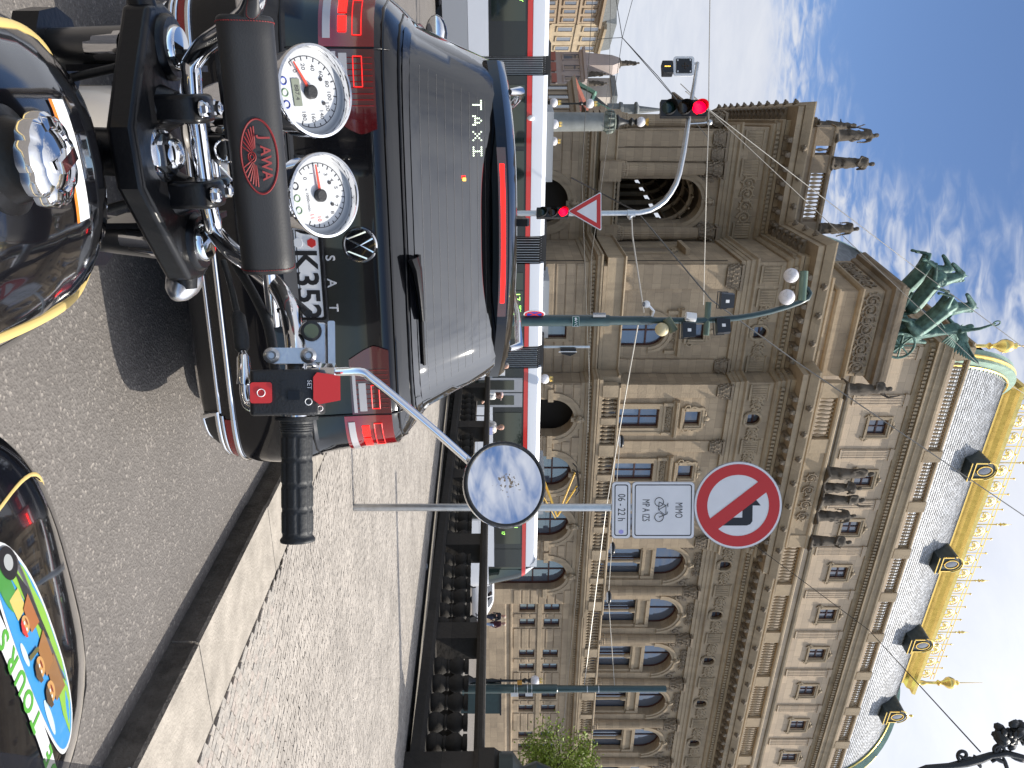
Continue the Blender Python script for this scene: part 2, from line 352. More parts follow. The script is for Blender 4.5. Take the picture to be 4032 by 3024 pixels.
# paving bed with mosaic setts laid diagonally
BED = mat('sand joints', (.19, .172, .148), .95, var=.3, vscale=2.5, bump=.3, bscale=60)
mb = MB(); n = 16
mb.grid(lambda u, v: ((KX+KW+.001 if u < .5 else PX1+.4), Y0+(Y1-Y0)*v, gz(Y0+(Y1-Y0)*v)+.106), 1, n, (0, 0, -.3))
pave = tag(ob('pavement', mb, BED, frame=RF), kind='structure', label='pale mosaic stone pavement between kerb and balustrade')
SETTC = [(.345, .312, .275), (.325, .298, .265), (.365, .33, .29), (.305, .28, .25), (.35, .305, .268)]
SETTM = [mat('sett stone', c, .8, var=.2, vscale=30, bump=.35, bscale=120, spec=.25) for c in SETTC]
SETTS = mat('sett field', (.338, .306, .270), .8, var=.18, vscale=1.6, bump=.3, bscale=60, island=.13, spec=.25)
pitch = .049; SA = 23.5
gi, gj = np.meshgrid(np.arange(-200, 560), np.arange(-300, 560)); gp_ = np.stack([gi.ravel(), gj.ravel()], 1)*pitch
pts = np.stack([gp_[:, 0]*math.cos(R(SA))-gp_[:, 1]*math.sin(R(SA)), gp_[:, 0]*math.sin(R(SA))+gp_[:, 1]*math.cos(R(SA))], 1)
pts = pts[(pts[:, 0] > KX+KW+.03) & (pts[:, 0] < 9.42) & (pts[:, 1] > -.5) & (pts[:, 1] < 19.5)]
pts += rng.normal(0, .0016, pts.shape) + np.stack([.010*np.sin(pts[:, 1]*2.1), .012*np.sin(pts[:, 0]*2.7)], 1)
ca, sa = math.cos(R(21.5)), math.sin(R(21.5))
wx, wy = pts[:, 0]*ca - pts[:, 1]*sa, pts[:, 0]*sa + pts[:, 1]*ca
wz = -SLOPE*pts[:, 1] + .12
U_ = 1512 + FPX*wx/np.maximum(wy, .1); V_ = HOR + FPX*(wz-EYE)/np.maximum(wy, .1)
seen = (U_ > 0) & (U_ < 3040) & (V_ > 350) & (wy > .5) & ~((U_ < 1735) & (V_ < 1900))
order = np.argsort(np.where(seen, wy, 1e6)); near = order[:300]; rest = np.setdiff1d(order, near)
protos = []
for m_ in SETTM:
    b = MB(); a, c = .0232, .0212
    for k in range(1):
        j = [random.uniform(-.0022, .0022) for _ in range(8)]
        tp = [(-c+j[0], -c+j[1], 0), (c+j[2], -c+j[3], .0015), (c+j[4], c+j[5], 0), (-c+j[6], c+j[7], -.001)]
        md = [(-a, -a, -.004), (a, -a, -.004), (a, a, -.004), (-a, a, -.004)]; bt = [(x, y, -.05) for x, y, z in md]
        b.add(tp+md+bt, [(0, 1, 2, 3)] + [(4+i, 4+(i+1) % 4, (i+1) % 4, i) for i in range(4)] + [(8+i, 8+(i+1) % 4, 4+(i+1) % 4, 4+i) for i in range(4)])
    me = b.mesh('sett'); me.materials.append(m_); protos.append(me)
for i in near:
    me = random.choice(protos)
    put(bpy.data.objects.new('sett', me), pave, RF @ T(pts[i, 0], pts[i, 1], gz(pts[i, 1])+.121+random.uniform(-.0012, .0012)) @ RZ(SA+random.uniform(-2.5, 2.5)+random.choice((0, 90, 180))))
p = pts[rest]; N_ = len(p); an = R(SA)+rng.normal(0, .05, N_); a, c = .0232, .0212
base = np.array([(-c, -c, 0), (c, -c, 0), (c, c, 0), (-c, c, 0), (-a, -a, -.007), (a, -a, -.007), (a, a, -.007), (-a, a, -.007)])
bx = base[None, :, 0] + rng.normal(0, .0022, (N_, 8)); by = base[None, :, 1] + rng.normal(0, .0022, (N_, 8))
X_ = bx*np.cos(an)[:, None] - by*np.sin(an)[:, None] + p[:, :1]; Y_ = bx*np.sin(an)[:, None] + by*np.cos(an)[:, None] + p[:, 1:]
Z_ = base[None, :, 2] - SLOPE*Y_ + .121 + rng.normal(0, .001, (N_, 1))
V3 = np.stack([X_, Y_, Z_], 2).reshape(-1, 3)
f0 = np.array([(0, 1, 2, 3), (4, 5, 1, 0), (5, 6, 2, 1), (6, 7, 3, 2), (7, 4, 0, 3)])
F3 = (f0[None] + (np.arange(N_)*8)[:, None, None]).reshape(-1, 4)
me = bpy.data.meshes.new('sett_field'); me.from_pydata(V3.tolist(), [], F3.tolist()); me.materials.append(SETTS); me.update()
tag(put(bpy.data.objects.new('sett_field', me), pave, RF), kind='stuff')
# ================================================================== STONE BALUSTRADE BESIDE THE PAVEMENT
SOOT = stone('sooty sandstone', (.036, .032, .027), (.050, .043, .036), 1.3, .6, (.016, .015, .014), .7, .003)
BXC = 9.7
BH = .92
bal = thing('stone_balustrade', 'dark sooty stone balustrade with round balusters along the pavement', 'balustrade', RF @ T(BXC, 8, gz(8)+.12))
SH = Matrix(((1, 0, 0, 0), (0, 1, 0, 0), (0, -SLOPE, BH, .12*(1-BH)), (0, 0, 0, 1)))  # follows the fall of the pavement
SL = RF @ SH
ob('plinth', MB().sweep([(-.34, .08), (.36, .08), (.36, .24), (.30, .30), (-.30, .30), (-.34, .24)], [(BXC, 4), (BXC, 27.4)]), SOOT, bal, SL)
ob('lower_step', MB().sweep([(-.30, .08), (.46, .08), (.46, .155), (.40, .175), (-.30, .175)], [(BXC-.02, 4), (BXC-.02, 27.4)]), SOOT, bal, SL)
ob('handrail', MB().sweep([(-.27, 1.11), (.27, 1.11), (.29, 1.15), (.33, 1.17), (.33, 1.25), (.30, 1.285), (-.30, 1.285), (-.33, 1.25), (-.33, 1.17)], [(BXC, 4), (BXC, 27.4)]), SOOT, bal, SL)
bp_ = [(.150, .30), (.150, .36), (.115, .375), (.10, .40), (.135, .45), (.165, .52), (.155, .60), (.115, .68), (.095, .705), (.12, .715), (.12, .745), (.095, .755), (.12, .80), (.158, .88), (.16, .95), (.125, 1.0), (.10, 1.03), (.14, 1.045), (.14, 1.112)]
bm_ = MB().lathe(bp_, 14).mesh('baluster', 40); bm_.materials.append(SOOT)
piers = [8.62, 11.62, 14.66, 17.72, 20.8, 23.9, 27.1]
for i, yp in enumerate(piers):
    if i: ob('pier', MB().box(BXC-.24, BXC+.24, yp-.22, yp+.22, .298, 1.112), SOOT, bal, SL)
    if i < 6:
        for k in range(6):
            y_ = yp + (.62 if i == 0 else .45) + k*.43
            if y_ < piers[i+1]-.28: put(bpy.data.objects.new('baluster', bm_), bal, RF @ T(BXC, y_, gz(y_)+.12*(1-BH)) @ S(1, 1, BH))
dbk = thing('dark_backing_wall', 'added dark backing wall that darkens the gaps between the balusters', 'wall', RF @ T(BXC+1.4, 12, gz(12)))  # added dark wall behind the balusters so their gaps stay dark
ob('backing_course', MB().box(BXC+1.2, BXC+1.6, 5, 27.2, -.9, .62), SOOT, dbk, SL); ob('backing_coping', MB().box(BXC+1.1, BXC+1.7, 5, 27.2, .62, .74), SOOT, dbk, SL)
# big pier with the candelabrum
pier = thing('lamp_pier', 'tall dark stone pier at the end of the balustrade carrying the ornate lamp', 'pier', RF @ T(BXC, 8.3, gz(8.3)+.1))
ob('pier_shaft', MB().box(BXC-.36, BXC+.6, 7.5, 8.74, .0, 1.12), SOOT, pier, SL)
ob('pier_cap', MB().sweep([(-1.1, 1.12), (.02, 1.12), (.07, 1.2), (.07, 1.45), (.02, 1.5), (-.04, 1.6), (-1.1, 1.6)], [(BXC-.36, 8.74), (BXC-.36, 7.5)]), SOOT, pier, SL)
BRONZE = mat('weathered bronze', (.055, .115, .098), .55, .35, var=.55, vscale=2.2, bump=.35, bscale=18, col2=(.125, .235, .195))
cand = thing('ornate_lamp', 'black ornate wrought lamp bracket with scrolls standing on the stone pier', 'lamp', RF @ T(BXC+.1, 8.0, 1.3))
LX = P(3120, 2000, 11.4)
ob('lamp_base', MB().lathe([(.55, 1.25), (.55, 1.45), (.35, 1.6), (.42, 1.8), (.3, 2.1), (.16, 2.3), (.14, 3.0), (.17, 3.05), (.12, 3.2), (.1, 6.6)], 14, T(LX.x, LX.y, 0)), DARKMETAL, cand, smooth=40)
sc_ = [(3120, 3560), (3040, 3600), (3022, 3650), (3016, 3740), (3005, 3800), (2990, 3860), (2975, 3900), (2965, 3960), (2985, 4040)]
ob('bracket', MB().tube([P(a, b, 11.4) for a, b in sc_], [.03, .035, .04, .045, .06, .06, .05, .05, .04], 8), BLACKIRON, cand, smooth=60)
def spiral(cx, cy, r0, r1, a0, turns, n=26):
    return [P(cx + (r0+(r1-r0)*i/n)*math.cos(R(a0)+turns*2*math.pi*i/n), cy + (r0+(r1-r0)*i/n)*math.sin(R(a0)+turns*2*math.pi*i/n), 11.4) for i in range(n+1)]
ob('scroll', MB().tube([P(2990, 3850, 11.4), P(2985, 3820, 11.4)] + spiral(2975, 3792, 24, 5, -20, -1.2), .026, 7), BLACKIRON, cand, smooth=60)
ob('scroll', MB().tube([P(3000, 3905, 11.4)] + spiral(2955, 3930, 26, 6, 60, 1.2), .026, 7), BLACKIRON, cand, smooth=60)
lf = MB()
for k in range(46):
    an = random.uniform(0, 6.28); rr = random.uniform(8, 62)
    q = P(2895+rr*math.cos(an)*.85, 3990+rr*math.sin(an), 11.4 + random.uniform(-.14, .14))
    lf.ball(q, (.07, .05, .10), 6, 4, RY(random.uniform(-60, 60)) @ RX(random.uniform(-50, 50)))
ob('crown_of_leaves', lf, BLACKIRON, cand, smooth=50)
lf = MB()
for k, (a, b, rot) in enumerate([(2990, 3930, 30), (2960, 3920, -50), (2930, 3965, -30), (3000, 3850, 60), (2925, 3940, -60), (2970, 3985, 10), (3010, 3960, 70), (2990, 4010, 20), (2880, 3925, -70)]):
    lf.ball(P(a, b, 11.4), (.035, .03, .13), 6, 5, RY(rot))
ob('leaf_spray', lf, BLACKIRON, cand, smooth=50)
# ================================================================== THEATRE
SAND = stone('sandstone', (.42, .325, .22), (.315, .245, .168), 1.15, .52, (.115, .092, .070), .55)
SANDR = stone('sandstone moulding', (.395, .31, .21), (.33, .26, .176), 2.6, 9.0, (.13, .105, .08), .6, .003)
SANDD = stone('attic sandstone', (.58, .455, .325), (.46, .365, .27), 1.3, .6, (.30, .235, .17), .3)  # paler than the walls below: the attic's brighter light put into the colour
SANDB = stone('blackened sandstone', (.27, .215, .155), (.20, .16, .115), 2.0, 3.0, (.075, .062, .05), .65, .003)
STATUE = mat('dark stone', (.095, .08, .064), .85, var=.5, vscale=1.8, bump=.5, bscale=9, spec=.2)
WOOD = mat('red brown window wood', (.060, .018, .012), .5)
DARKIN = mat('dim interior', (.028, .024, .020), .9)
SLATE = mat('slates', (.36, .37, .39), .55, .0, island=.3, spec=.3)
VERD = mat('verdigris copper', (.30, .43, .34), .6, .1, var=.2, vscale=1.2, bump=.1, bscale=6)
theatre = thing('theatre_building', 'large ornate brown sandstone theatre with gilded roof crest across the street', 'building', TF @ T(30, 44, ZG))
def tp(name, mb, m=SAND, smooth=None, loc=I4, parent=None):
    return ob(name, mb, m, parent or theatre, TF @ loc, smooth)
def arch_pts(xc, hw, zs, n=14):
    return [(xc - hw*math.cos(math.pi*i/n), zs + hw*math.sin(math.pi*i/n)) for i in range(n+1)]
def wall(x0, x1, z0, z1, y0, holes, depth=.45):
    """front wall in the plane y0 (facing -y) with openings (xa, xb, za, zb, arched)"""
    mb = MB(); xs = sorted({x0, x1, *[h[0] for h in holes], *[h[1] for h in holes]}); zs = sorted({z0, z1, *[h[2] for h in holes], *[h[3] for h in holes]})
    for a, b in zip(xs, xs[1:]):
        for c, d in zip(zs, zs[1:]):
            xm, zm = (a+b)/2, (c+d)/2
            if any(h[0] < xm < h[1] and h[2] < zm < h[3] for h in holes): continue
            mb.add([(a, y0, c), (b, y0, c), (b, y0, d), (a, y0, d)], [(0, 1, 2, 3)])
    for xa, xb, za, zb, ar in holes:
        y1 = y0 + depth
        if ar:
            hw = (xb-xa)/2; xc = (xa+xb)/2; zsp = zb-hw; ap = arch_pts(xc, hw, zsp); n = len(ap)
            vs = [(x, y0, z) for x, z in ap] + [(x, y0, zb) for x, z in ap] + [(x, y1, z) for x, z in ap]
            mb.add(vs, [(i, i+1, n+i+1, n+i) for i in range(n-1)] + [(i, i+1, 2*n+i+1, 2*n+i) for i in range(n-1)])
            zt = zsp
        else:
            zt = zb; mb.add([(xa, y0, zb), (xb, y0, zb), (xb, y1, zb), (xa, y1, zb)], [(0, 1, 2, 3)])
        for x in (xa, xb): mb.add([(x, y0, za), (x, y1, za), (x, y1, zt), (x, y0, zt)], [(0, 1, 2, 3)])
        mb.add([(xa, y0, za), (xb, y0, za), (xb, y1, za), (xa, y1, za)], [(0, 1, 2, 3)])
    return mb
def window_proto(w, h, arched, nx=1, tr=None, fw=.09):
    """wooden window: frame with bars (mesh) and a pane behind; origin at the bottom middle of the opening"""
    fr = MB(); hw = w/2; zsp = h - hw if arched else h
    out = [(-hw, 0), (hw, 0)] + ([(x, z) for x, z in arch_pts(0, hw, zsp)[::-1]] if arched else [(hw, h), (-hw, h)])
    c = (0, h*.45); inn = [(x - fw*(1 if x > 0 else -1) if abs(x) > 1e-4 else x, z + fw*(1 if z < c[1] else -1)) for x, z in out]
    if arched: inn = [(-hw+fw, fw), (hw-fw, fw)] + [(x, z) for x, z in arch_pts(0, hw-fw, zsp)[::-1]]
    n = len(out)
    fr.add([(x, 0, z) for x, z in out] + [(x, 0, z) for x, z in inn] + [(x, .08, z) for x, z in inn], [(i, (i+1) % n, n+(i+1) % n, n+i) for i in range(n)] + [(n+i, n+(i+1) % n, 2*n+(i+1) % n, 2*n+i) for i in range(n)])
    for k in range(1, nx+1):
        x = -hw + w*k/(nx+1); fr.box(x-.035, x+.035, -.015, .06, fw, h-(.02 if arched else fw))
    for z in (tr or []): fr.box(-hw+fw, hw-fw, -.02, .06, z-.05, z+.05)
    o = ob('window', fr, WOOD, theatre, TF)
    pn = MB().add([(x, .05, z) for x, z in out], [tuple(range(n))])
    ob('pane', pn, GLASS, o, TF); return o
used = set()
def win(proto, x, y, z):
    if proto.name not in used:
        used.add(proto.name); M_ = TF @ T(x, y, z); dm = M_ @ WM[proto.name].inverted()
        proto.matrix_basis = M_; WM[proto.name] = M_
        for ch in proto.children: ch.matrix_basis = M_; ch.matrix_parent_inverse = M_.inverted(); WM[ch.name] = M_
        return proto
    return inst(proto, TF @ T(x, y, z), theatre)
rep = {}
def part(name, mb_fn, m, M_, smooth=None, parent=None):
    """repeated ornament: one shared mesh, one object for each"""
    if name not in rep:
        me = mb_fn().mesh(name, smooth); me.materials.append(m); rep[name] = me
    return put(bpy.data.objects.new(name.split('#')[0], rep[name]), parent or theatre, TF @ M_)
YA, YA2, YB, YC, YD = 40.5, 40.9, 41.9, 48.6, 46.0
BA1 = [24.35, 28.3, 32.25]; BA2 = [36.3 + 4.62*k for k in range(6)]; BD = [28.4 + 4.43*k for k in range(9)]
NB = (8.8 + .167*20, YC + .986*20)
PATH = [NB, (8.8, YC), (15.76, YC), (14.95, YB), (21.95, YB), (21.95, YA), (34.4, YA), (34.4, YA2), (66, YA2)]
PLOW = [NB, (8.8, YC), (15.76, YC), (14.95, YB), (21.95, YB), (21.95, YA), (39.6, YA), (39.6, YA2), (66, YA2)]
# ---- ground storey
gw = [(x-1.3, x+1.3, ZG, 5.4, True) for x in (24.35, 28.45, 32.6, 36.9)]
tp('arcade_wall', wall(21.95, 39.6, ZG-.3, 6.0, YA, gw, .9))
bw = [(c+o-.38, c+o+.38, z, z+1.13, False) for c in [41.1+4.55*k for k in range(6)] for o in (-.72, .72) for z in (2.2, 3.95)]
bw += [(c+o-.3, c+o+.3, -.1, .75, False) for c in [41.1+4.55*k for k in range(6)] for o in (-.72, .72)]
tp('basement_wall', wall(39.6, 66, ZG-.3, 6.0, YA2, bw, .35))
tp('pavilion_base_wall', wall(14.95, 21.95, ZG-.3, 6.0, YB, [(18.55, 19.65, 3.6, 4.85, False)], .3))
tp('loggia_base_wall', wall(8.8, 15.76, ZG-.3, 6.0, YC, [(11.75, 14.85, ZG, 5.2, True)], .9))
for (a, b, z_) in ((PATH[0], PATH[1], 14.8), (PATH[2], PATH[3], 14.8), (PATH[4], PATH[5], 14.8), ((39.6, YA), (39.6, YA2), 6)):
    tp('return_wall', MB().add([(*a, ZG-.3), (*b, ZG-.3), (*b, z_), (*a, z_)], [(0, 1, 2, 3)]))
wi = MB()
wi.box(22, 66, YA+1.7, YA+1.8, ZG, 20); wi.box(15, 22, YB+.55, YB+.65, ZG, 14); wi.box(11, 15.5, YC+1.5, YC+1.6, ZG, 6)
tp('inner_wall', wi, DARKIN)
# rustication: raised courses between the openings
def courses(x0, x1, y, gaps, skip=()):
    z = 1.75
    while z < 5.7:
        z1 = z + .56; sp = [(x0, x1)]
        for xa, xb, za, zb, ar in gaps:
            if za < z1 and zb > z:
                hw = (xb-xa)/2; xc = (xa+xb)/2
                if ar and z1 > zb - hw:
                    dz = max(z - (zb-hw), 0); e_ = math.sqrt(max((hw+.5)**2 - dz**2, .04)); ga, gb = xc-e_, xc+e_
                elif ar: ga, gb = xa-.06, xb+.06
                else: ga, gb = xa-.16, xb+.16
                sp = [q for s0, s1 in sp for q in ((s0, min(s1, ga)), (max(s0, gb), s1)) if q[1]-q[0] > .12]
        for s0, s1 in sp:
            b_ = .03; pr = [(y, z+.03), (y-.05, z+.03+b_), (y-.05, z1-.03-b_), (y, z1-.03)]
            m_ = MB().prism([(a - y, b) for a, b in pr], s0+.01, s1-.01, 'x'); m_.v = [(a, b+y, c) for a, b, c in m_.v]
            tp('ashlar_course', m_)
        z += .585
courses(22.0, 39.55, YA, gw)
courses(39.65, 62, YA2, bw)
courses(14.97, 21.9, YB, [(18.55, 19.65, 3.6, 4.85, False)])
courses(8.85, 15.7, YC, [(11.75, 14.85, ZG, 5.2, True)])
def ring(r0, r1, d0, d1, n=18):
    m_ = MB(); vs = []; fs = []
    for i in range(n+1):
        a = math.pi*i/n
        for r_, y_ in ((r0, 0), (r0, -d0), ((r0+r1)/2, -d0), ((r0+r1)/2, -d1), (r1, -d1), (r1, 0)): vs.append((-r_*math.cos(a), y_, r_*math.sin(a)))
    for i in range(n):
        for k in range(5): fs.append((i*6+k, i*6+k+1, i*6+7+k, i*6+6+k))
    return m_.add(vs, fs)
def mask():
    m_ = MB(); m_.ball((0, -.16, .1), (.16, .18, .24), 8, 6); m_.ball((-.16, -.1, .15), (.1, .12, .18), 6, 4); m_.ball((.16, -.1, .15), (.1, .12, .18), 6, 4); m_.ball((0, -.14, .36), (.2, .12, .1), 7, 4); m_.box(-.14, .14, -.14, 0, -.35, .4); return m_
for x in (24.35, 28.45, 32.6, 36.9):
    part('archivolt', lambda: ring(1.3, 1.78, .07, .11), SANDR, T(x, YA-.002, 4.1), 40)
    part('keystone_mask', mask, SANDR, T(x, YA-.1, 5.55), 50)
    for o in (-1.62, 1.62): part('impost', lambda: MB().box(-.42, .42, -.16, 0, -.16, .16), SANDR, T(x+o, YA-.003, 3.95))
part('archivolt#c', lambda: ring(1.55, 2.1, .08, .12), SANDR, T(13.3, YC-.002, 3.65), 40)
part('keystone_mask', None, SANDR, T(13.3, YC-.1, 5.4), 50)
wp = window_proto(2.6, 5.2, True, 1, [2.9, 4.0], .14)
for x in (28.45, 32.6, 36.9): win(wp, x, YA+.6, .2)
wp = window_proto(.76, 1.13, False, 0, [.56], .06)
for h in bw:
    if h[2] > 1: win(wp, (h[0]+h[1])/2, YA2+.22, h[2])
wp = window_proto(1.1, 1.25, False, 0, None, .08); win(wp, 19.1, YB+.2, 3.6)
fr_ = MB().box(18.37, 18.55, YB-.08, YB, 3.4, 5.03).box(19.65, 19.83, YB-.08, YB, 3.4, 5.03).box(18.55, 19.65, YB-.08, YB, 3.4, 3.6).box(18.55, 19.65, YB-.08, YB, 4.85, 5.03); tp('window_surround', fr_, SANDR)
tp('plinth_course', MB().sweep([(0, ZG-.3), (.14, ZG-.3), (.14, 1.2), (.06, 1.28), (.06, 1.48), (.16, 1.55), (.16, 1.66), (0, 1.7)], [PLOW[-2], PLOW[-1]]), SAND)
tp('middle_band', MB().sweep([(0, 3.52), (.09, 3.52), (.09, 3.82), (0, 3.84)], [(39.62, YA2), (66, YA2)]), SANDR)
tp('storey_cornice', MB().sweep([(0, 5.75), (.06, 5.75), (.06, 5.98), (.14, 6.02), (.2, 6.2), (.2, 6.34), (.55, 6.42), (.58, 6.56), (.66, 6.62), (.66, 6.72), (0, 6.78)], PLOW), SANDR)
def along(path, sp, off, skip=0):
    for a, b in zip(path, path[1:]):
        d = Vector((b[0]-a[0], b[1]-a[1])); l = d.length
        if l < skip: continue
        n = max(int(round(l/sp)), 1); d.normalize(); nx_, ny_ = d.y, -d.x; ang = math.degrees(math.atan2(d.y, d.x))
        for k in range(n):
            s_ = (k+.5)*l/n; yield a[0]+d.x*s_+nx_*off, a[1]+d.y*s_+ny_*off, ang
def dent(path, z0, z1, off, w_, sp, d_):
    m_ = MB()
    for x, y, a in along(path, sp, off):
        m_.m = T(x, y, 0) @ RZ(a); m_.box(-w_/2, w_/2, -d_, 0, z0, z1)
    m_.m = None; return m_
tag(tp('dentil_row', dent(PLOW[1:], 6.2, 6.33, .2, .13, .24, .12), SANDR), kind='stuff')
# ---- first floor
def pedestal(w_, h_): return lambda: MB().box(-w_/2, w_/2, -.2, .2, 0, h_)
NBAL = [0]
BALP = [(.05, 0), (.075, .0), (.075, .07), (.04, .12), (.085, .30), (.09, .42), (.05, .62), (.038, .82), (.07, .86), (.07, .93), (.05, 1.0)]
def balrow(x0, x1, y, z, h, sp=.27):
    n = int((x1-x0)/sp)
    for k in range(n):
        part('baluster#t', lambda: MB().lathe([(r_*1.25, zz_) for r_, zz_ in BALP], 8), SANDR, T(x0+(k+.5)*(x1-x0)/n, y, z) @ S(1, 1, h), 40)
    NBAL[0] += n
tp('balcony_base', MB().sweep([(0, 6.78), (.5, 6.78), (.5, 6.98), (0, 7.0)], PLOW[3:]), SANDR)
tp('balcony_rail', MB().sweep([(.12, 7.9), (.52, 7.9), (.55, 7.98), (.52, 8.06), (.12, 8.08)], PLOW[5:]), SANDR)
tp('pavilion_parapet', MB().sweep([(0, 7.0), (.42, 7.0), (.42, 7.9), (.55, 7.98), (.52, 8.06), (0, 8.08)], PLOW[1:6]), SANDR)
edges = [22.2, 26.4, 30.5, 34.7, 39.3] + [38.8+4.62*k+.9 for k in range(1, 6)]
for i, x in enumerate(edges):
    y = YA if x < 39.5 else YA2
    part('pedestal', lambda: MB().box(-.4, .4, -.55, -.1, 0, .92), SANDR, T(x, y, 6.98))
    if i < len(edges)-1 and i != 4:
        xm = (x+edges[i+1])/2
        part('pedestal#s', lambda: MB().box(-.22, .22, -.52, -.12, 0, .92), SANDR, T(xm, y, 6.98))
        balrow(x+.42, xm-.24, y-.32, 6.99, .91); balrow(xm+.24, edges[i+1]-.42, y-.32, 6.99, .91)
    elif i == 4: balrow(x+.42, edges[5]-.42, YA2-.32, 6.99, .91)
h1 = [(x-.68, x+.68, 7.3, 10.55, False) for x in BA1] + [(x-.5, x+.5, 12.15, 13.05, False) for x in BA1]
tp('risalit_wall', wall(21.95, 34.4, 6.7, 14.8, YA, h1, .35))
h2 = [(x-1.42, x+1.42, 7.2, 13.55, True) for x in BA2]
tp('great_window_wall', wall(34.4, 66, 6.7, 14.8, YA2, h2, .8))
h3 = [(18.2, 20.2, 7.4, 10.75, True), (18.65, 19.75, 12.1, 13.0, False)]
tp('pavilion_wall', wall(14.95, 21.95, 6.7, 14.8, YB, h3, .4))
h4 = [(11.8, 14.65, 7.2, 13.62, True)]
tp('loggia_end_wall', wall(8.8, 15.76, 6.7, 14.8, YC, h4, .8))
wa = window_proto(1.36, 3.25, False, 1, [2.1]); wb = window_proto(1.0, .9, False, 0, None, .07)
for x in BA1: win(wa, x, YA+.2, 7.3); win(wb, x, YA+.2, 12.15)
wc = window_proto(2.0, 3.35, True, 1, [2.2]); win(wc, 19.2, YB+.22, 7.4); win(wb, 19.2, YB+.22, 12.1)
def surround(w_, h_, d_=.3):
    def f():
        m_ = MB(); hw = w_/2
        m_.box(-hw-d_, -hw, -.09, 0, 0, h_+d_).box(hw, hw+d_, -.09, 0, 0, h_+d_).box(-hw, hw, -.09, 0, h_, h_+d_)
        m_.box(-hw-d_-.07, -hw-d_+.05, -.13, 0, 0, h_+d_+.07).box(hw+d_-.05, hw+d_+.07, -.13, 0, 0, h_+d_+.07).box(-hw-d_+.05, hw+d_-.05, -.13, 0, h_+d_-.05, h_+d_+.07)
        return m_
    return f
def hood(w_):
    def f():
        m_ = MB().prism([(0, 0), (-.1, .03), (-.14, .12), (-.34, .2), (-.36, .34), (-.1, .42), (0, .42)], -w_/2, w_/2, 'x')
        for s_ in (-1, 1): m_.box(s_*(w_/2-.22)-.1, s_*(w_/2-.22)+.1, -.2, 0, -.55, .02)
        return m_
    return f
def scrollsurround():
    m_ = surround(1.0, .9, .18)()
    for s_ in (-1, 1):
        m_.tube([(s_*(.78+.16*math.cos(a)), -.08, .1+.16*math.sin(a)) for a in [k*.7 for k in range(10)]], .05, 5)
        m_.tube([(s_*.74, -.08, .25), (s_*.84, -.08, .5), (s_*.72, -.08, .8), (s_*.78, -.08, 1.05)], .06, 5)
        m_.ball((s_*.3, -.08, 1.22), (.2, .08, .08), 6, 4)
    m_.ball((0, -.1, 1.3), (.16, .1, .2), 7, 5); m_.box(-.75, .75, -.14, 0, -.26, -.1); return m_
def spiralpts(cx, cz, r0, r1, a0, turns, n=22, y=-.04):
    return [(cx+(r0+(r1-r0)*i/n)*math.cos(a0+turns*6.283*i/n), y, cz+(r0+(r1-r0)*i/n)*math.sin(a0+turns*6.283*i/n)) for i in range(n+1)]
def acanthus(w_, h_):
    def f():
        m_ = MB(); r_ = h_*.46
        for s_ in (-1, 1):
            for c_, q_ in ((.27, 1), (.73, -1)):
                cx_ = s_*w_/2*c_
                m_.tube(spiralpts(cx_, 0, r_, r_*.12, 1.6*s_*q_, 1.9*s_*q_), [.07*h_*(1-.5*i/22) for i in range(23)], 5)
                m_.ball((cx_, -.05, 0), (r_*.3, .08, r_*.3), 7, 4)
                for k in range(7):
                    a = k*.9+c_*5; m_.ball((cx_+math.cos(a)*r_*.95, -.03, math.sin(a)*r_*.95), (r_*.17, .06, r_*.3), 5, 3, RY(-math.degrees(a)+90))
        m_.ball((0, -.06, 0), (r_*.35, .09, r_*.6), 7, 5); return m_
    return f
for x in BA1 + [19.2]:
    y = YA if x > 21.9 else YB
    if y == YA:
        part('window_surround', surround(1.36, 3.25), SANDR, T(x, y-.002, 7.3))
        part('window_hood', hood(2.5), SANDR, T(x, y-.002, 11.32))
        part('carved_panel', acanthus(1.5, .42), SANDR, T(x, y-.03, 11.05), 60)
    else:
        part('archivolt#p', lambda: ring(1.0, 1.4, .07, .11), SANDR, T(x, y-.002, 9.75), 40)
        part('window_hood#p', hood(3.0), SANDR, T(x, y-.002, 11.3)); part('carved_panel', acanthus(1.5, .42), SANDR, T(x, y-.03, 11.2), 60)
    part('scrolled_surround', scrollsurround, SANDR, T(x, y-.002, 12.15 if y == YA else 12.1), 50)
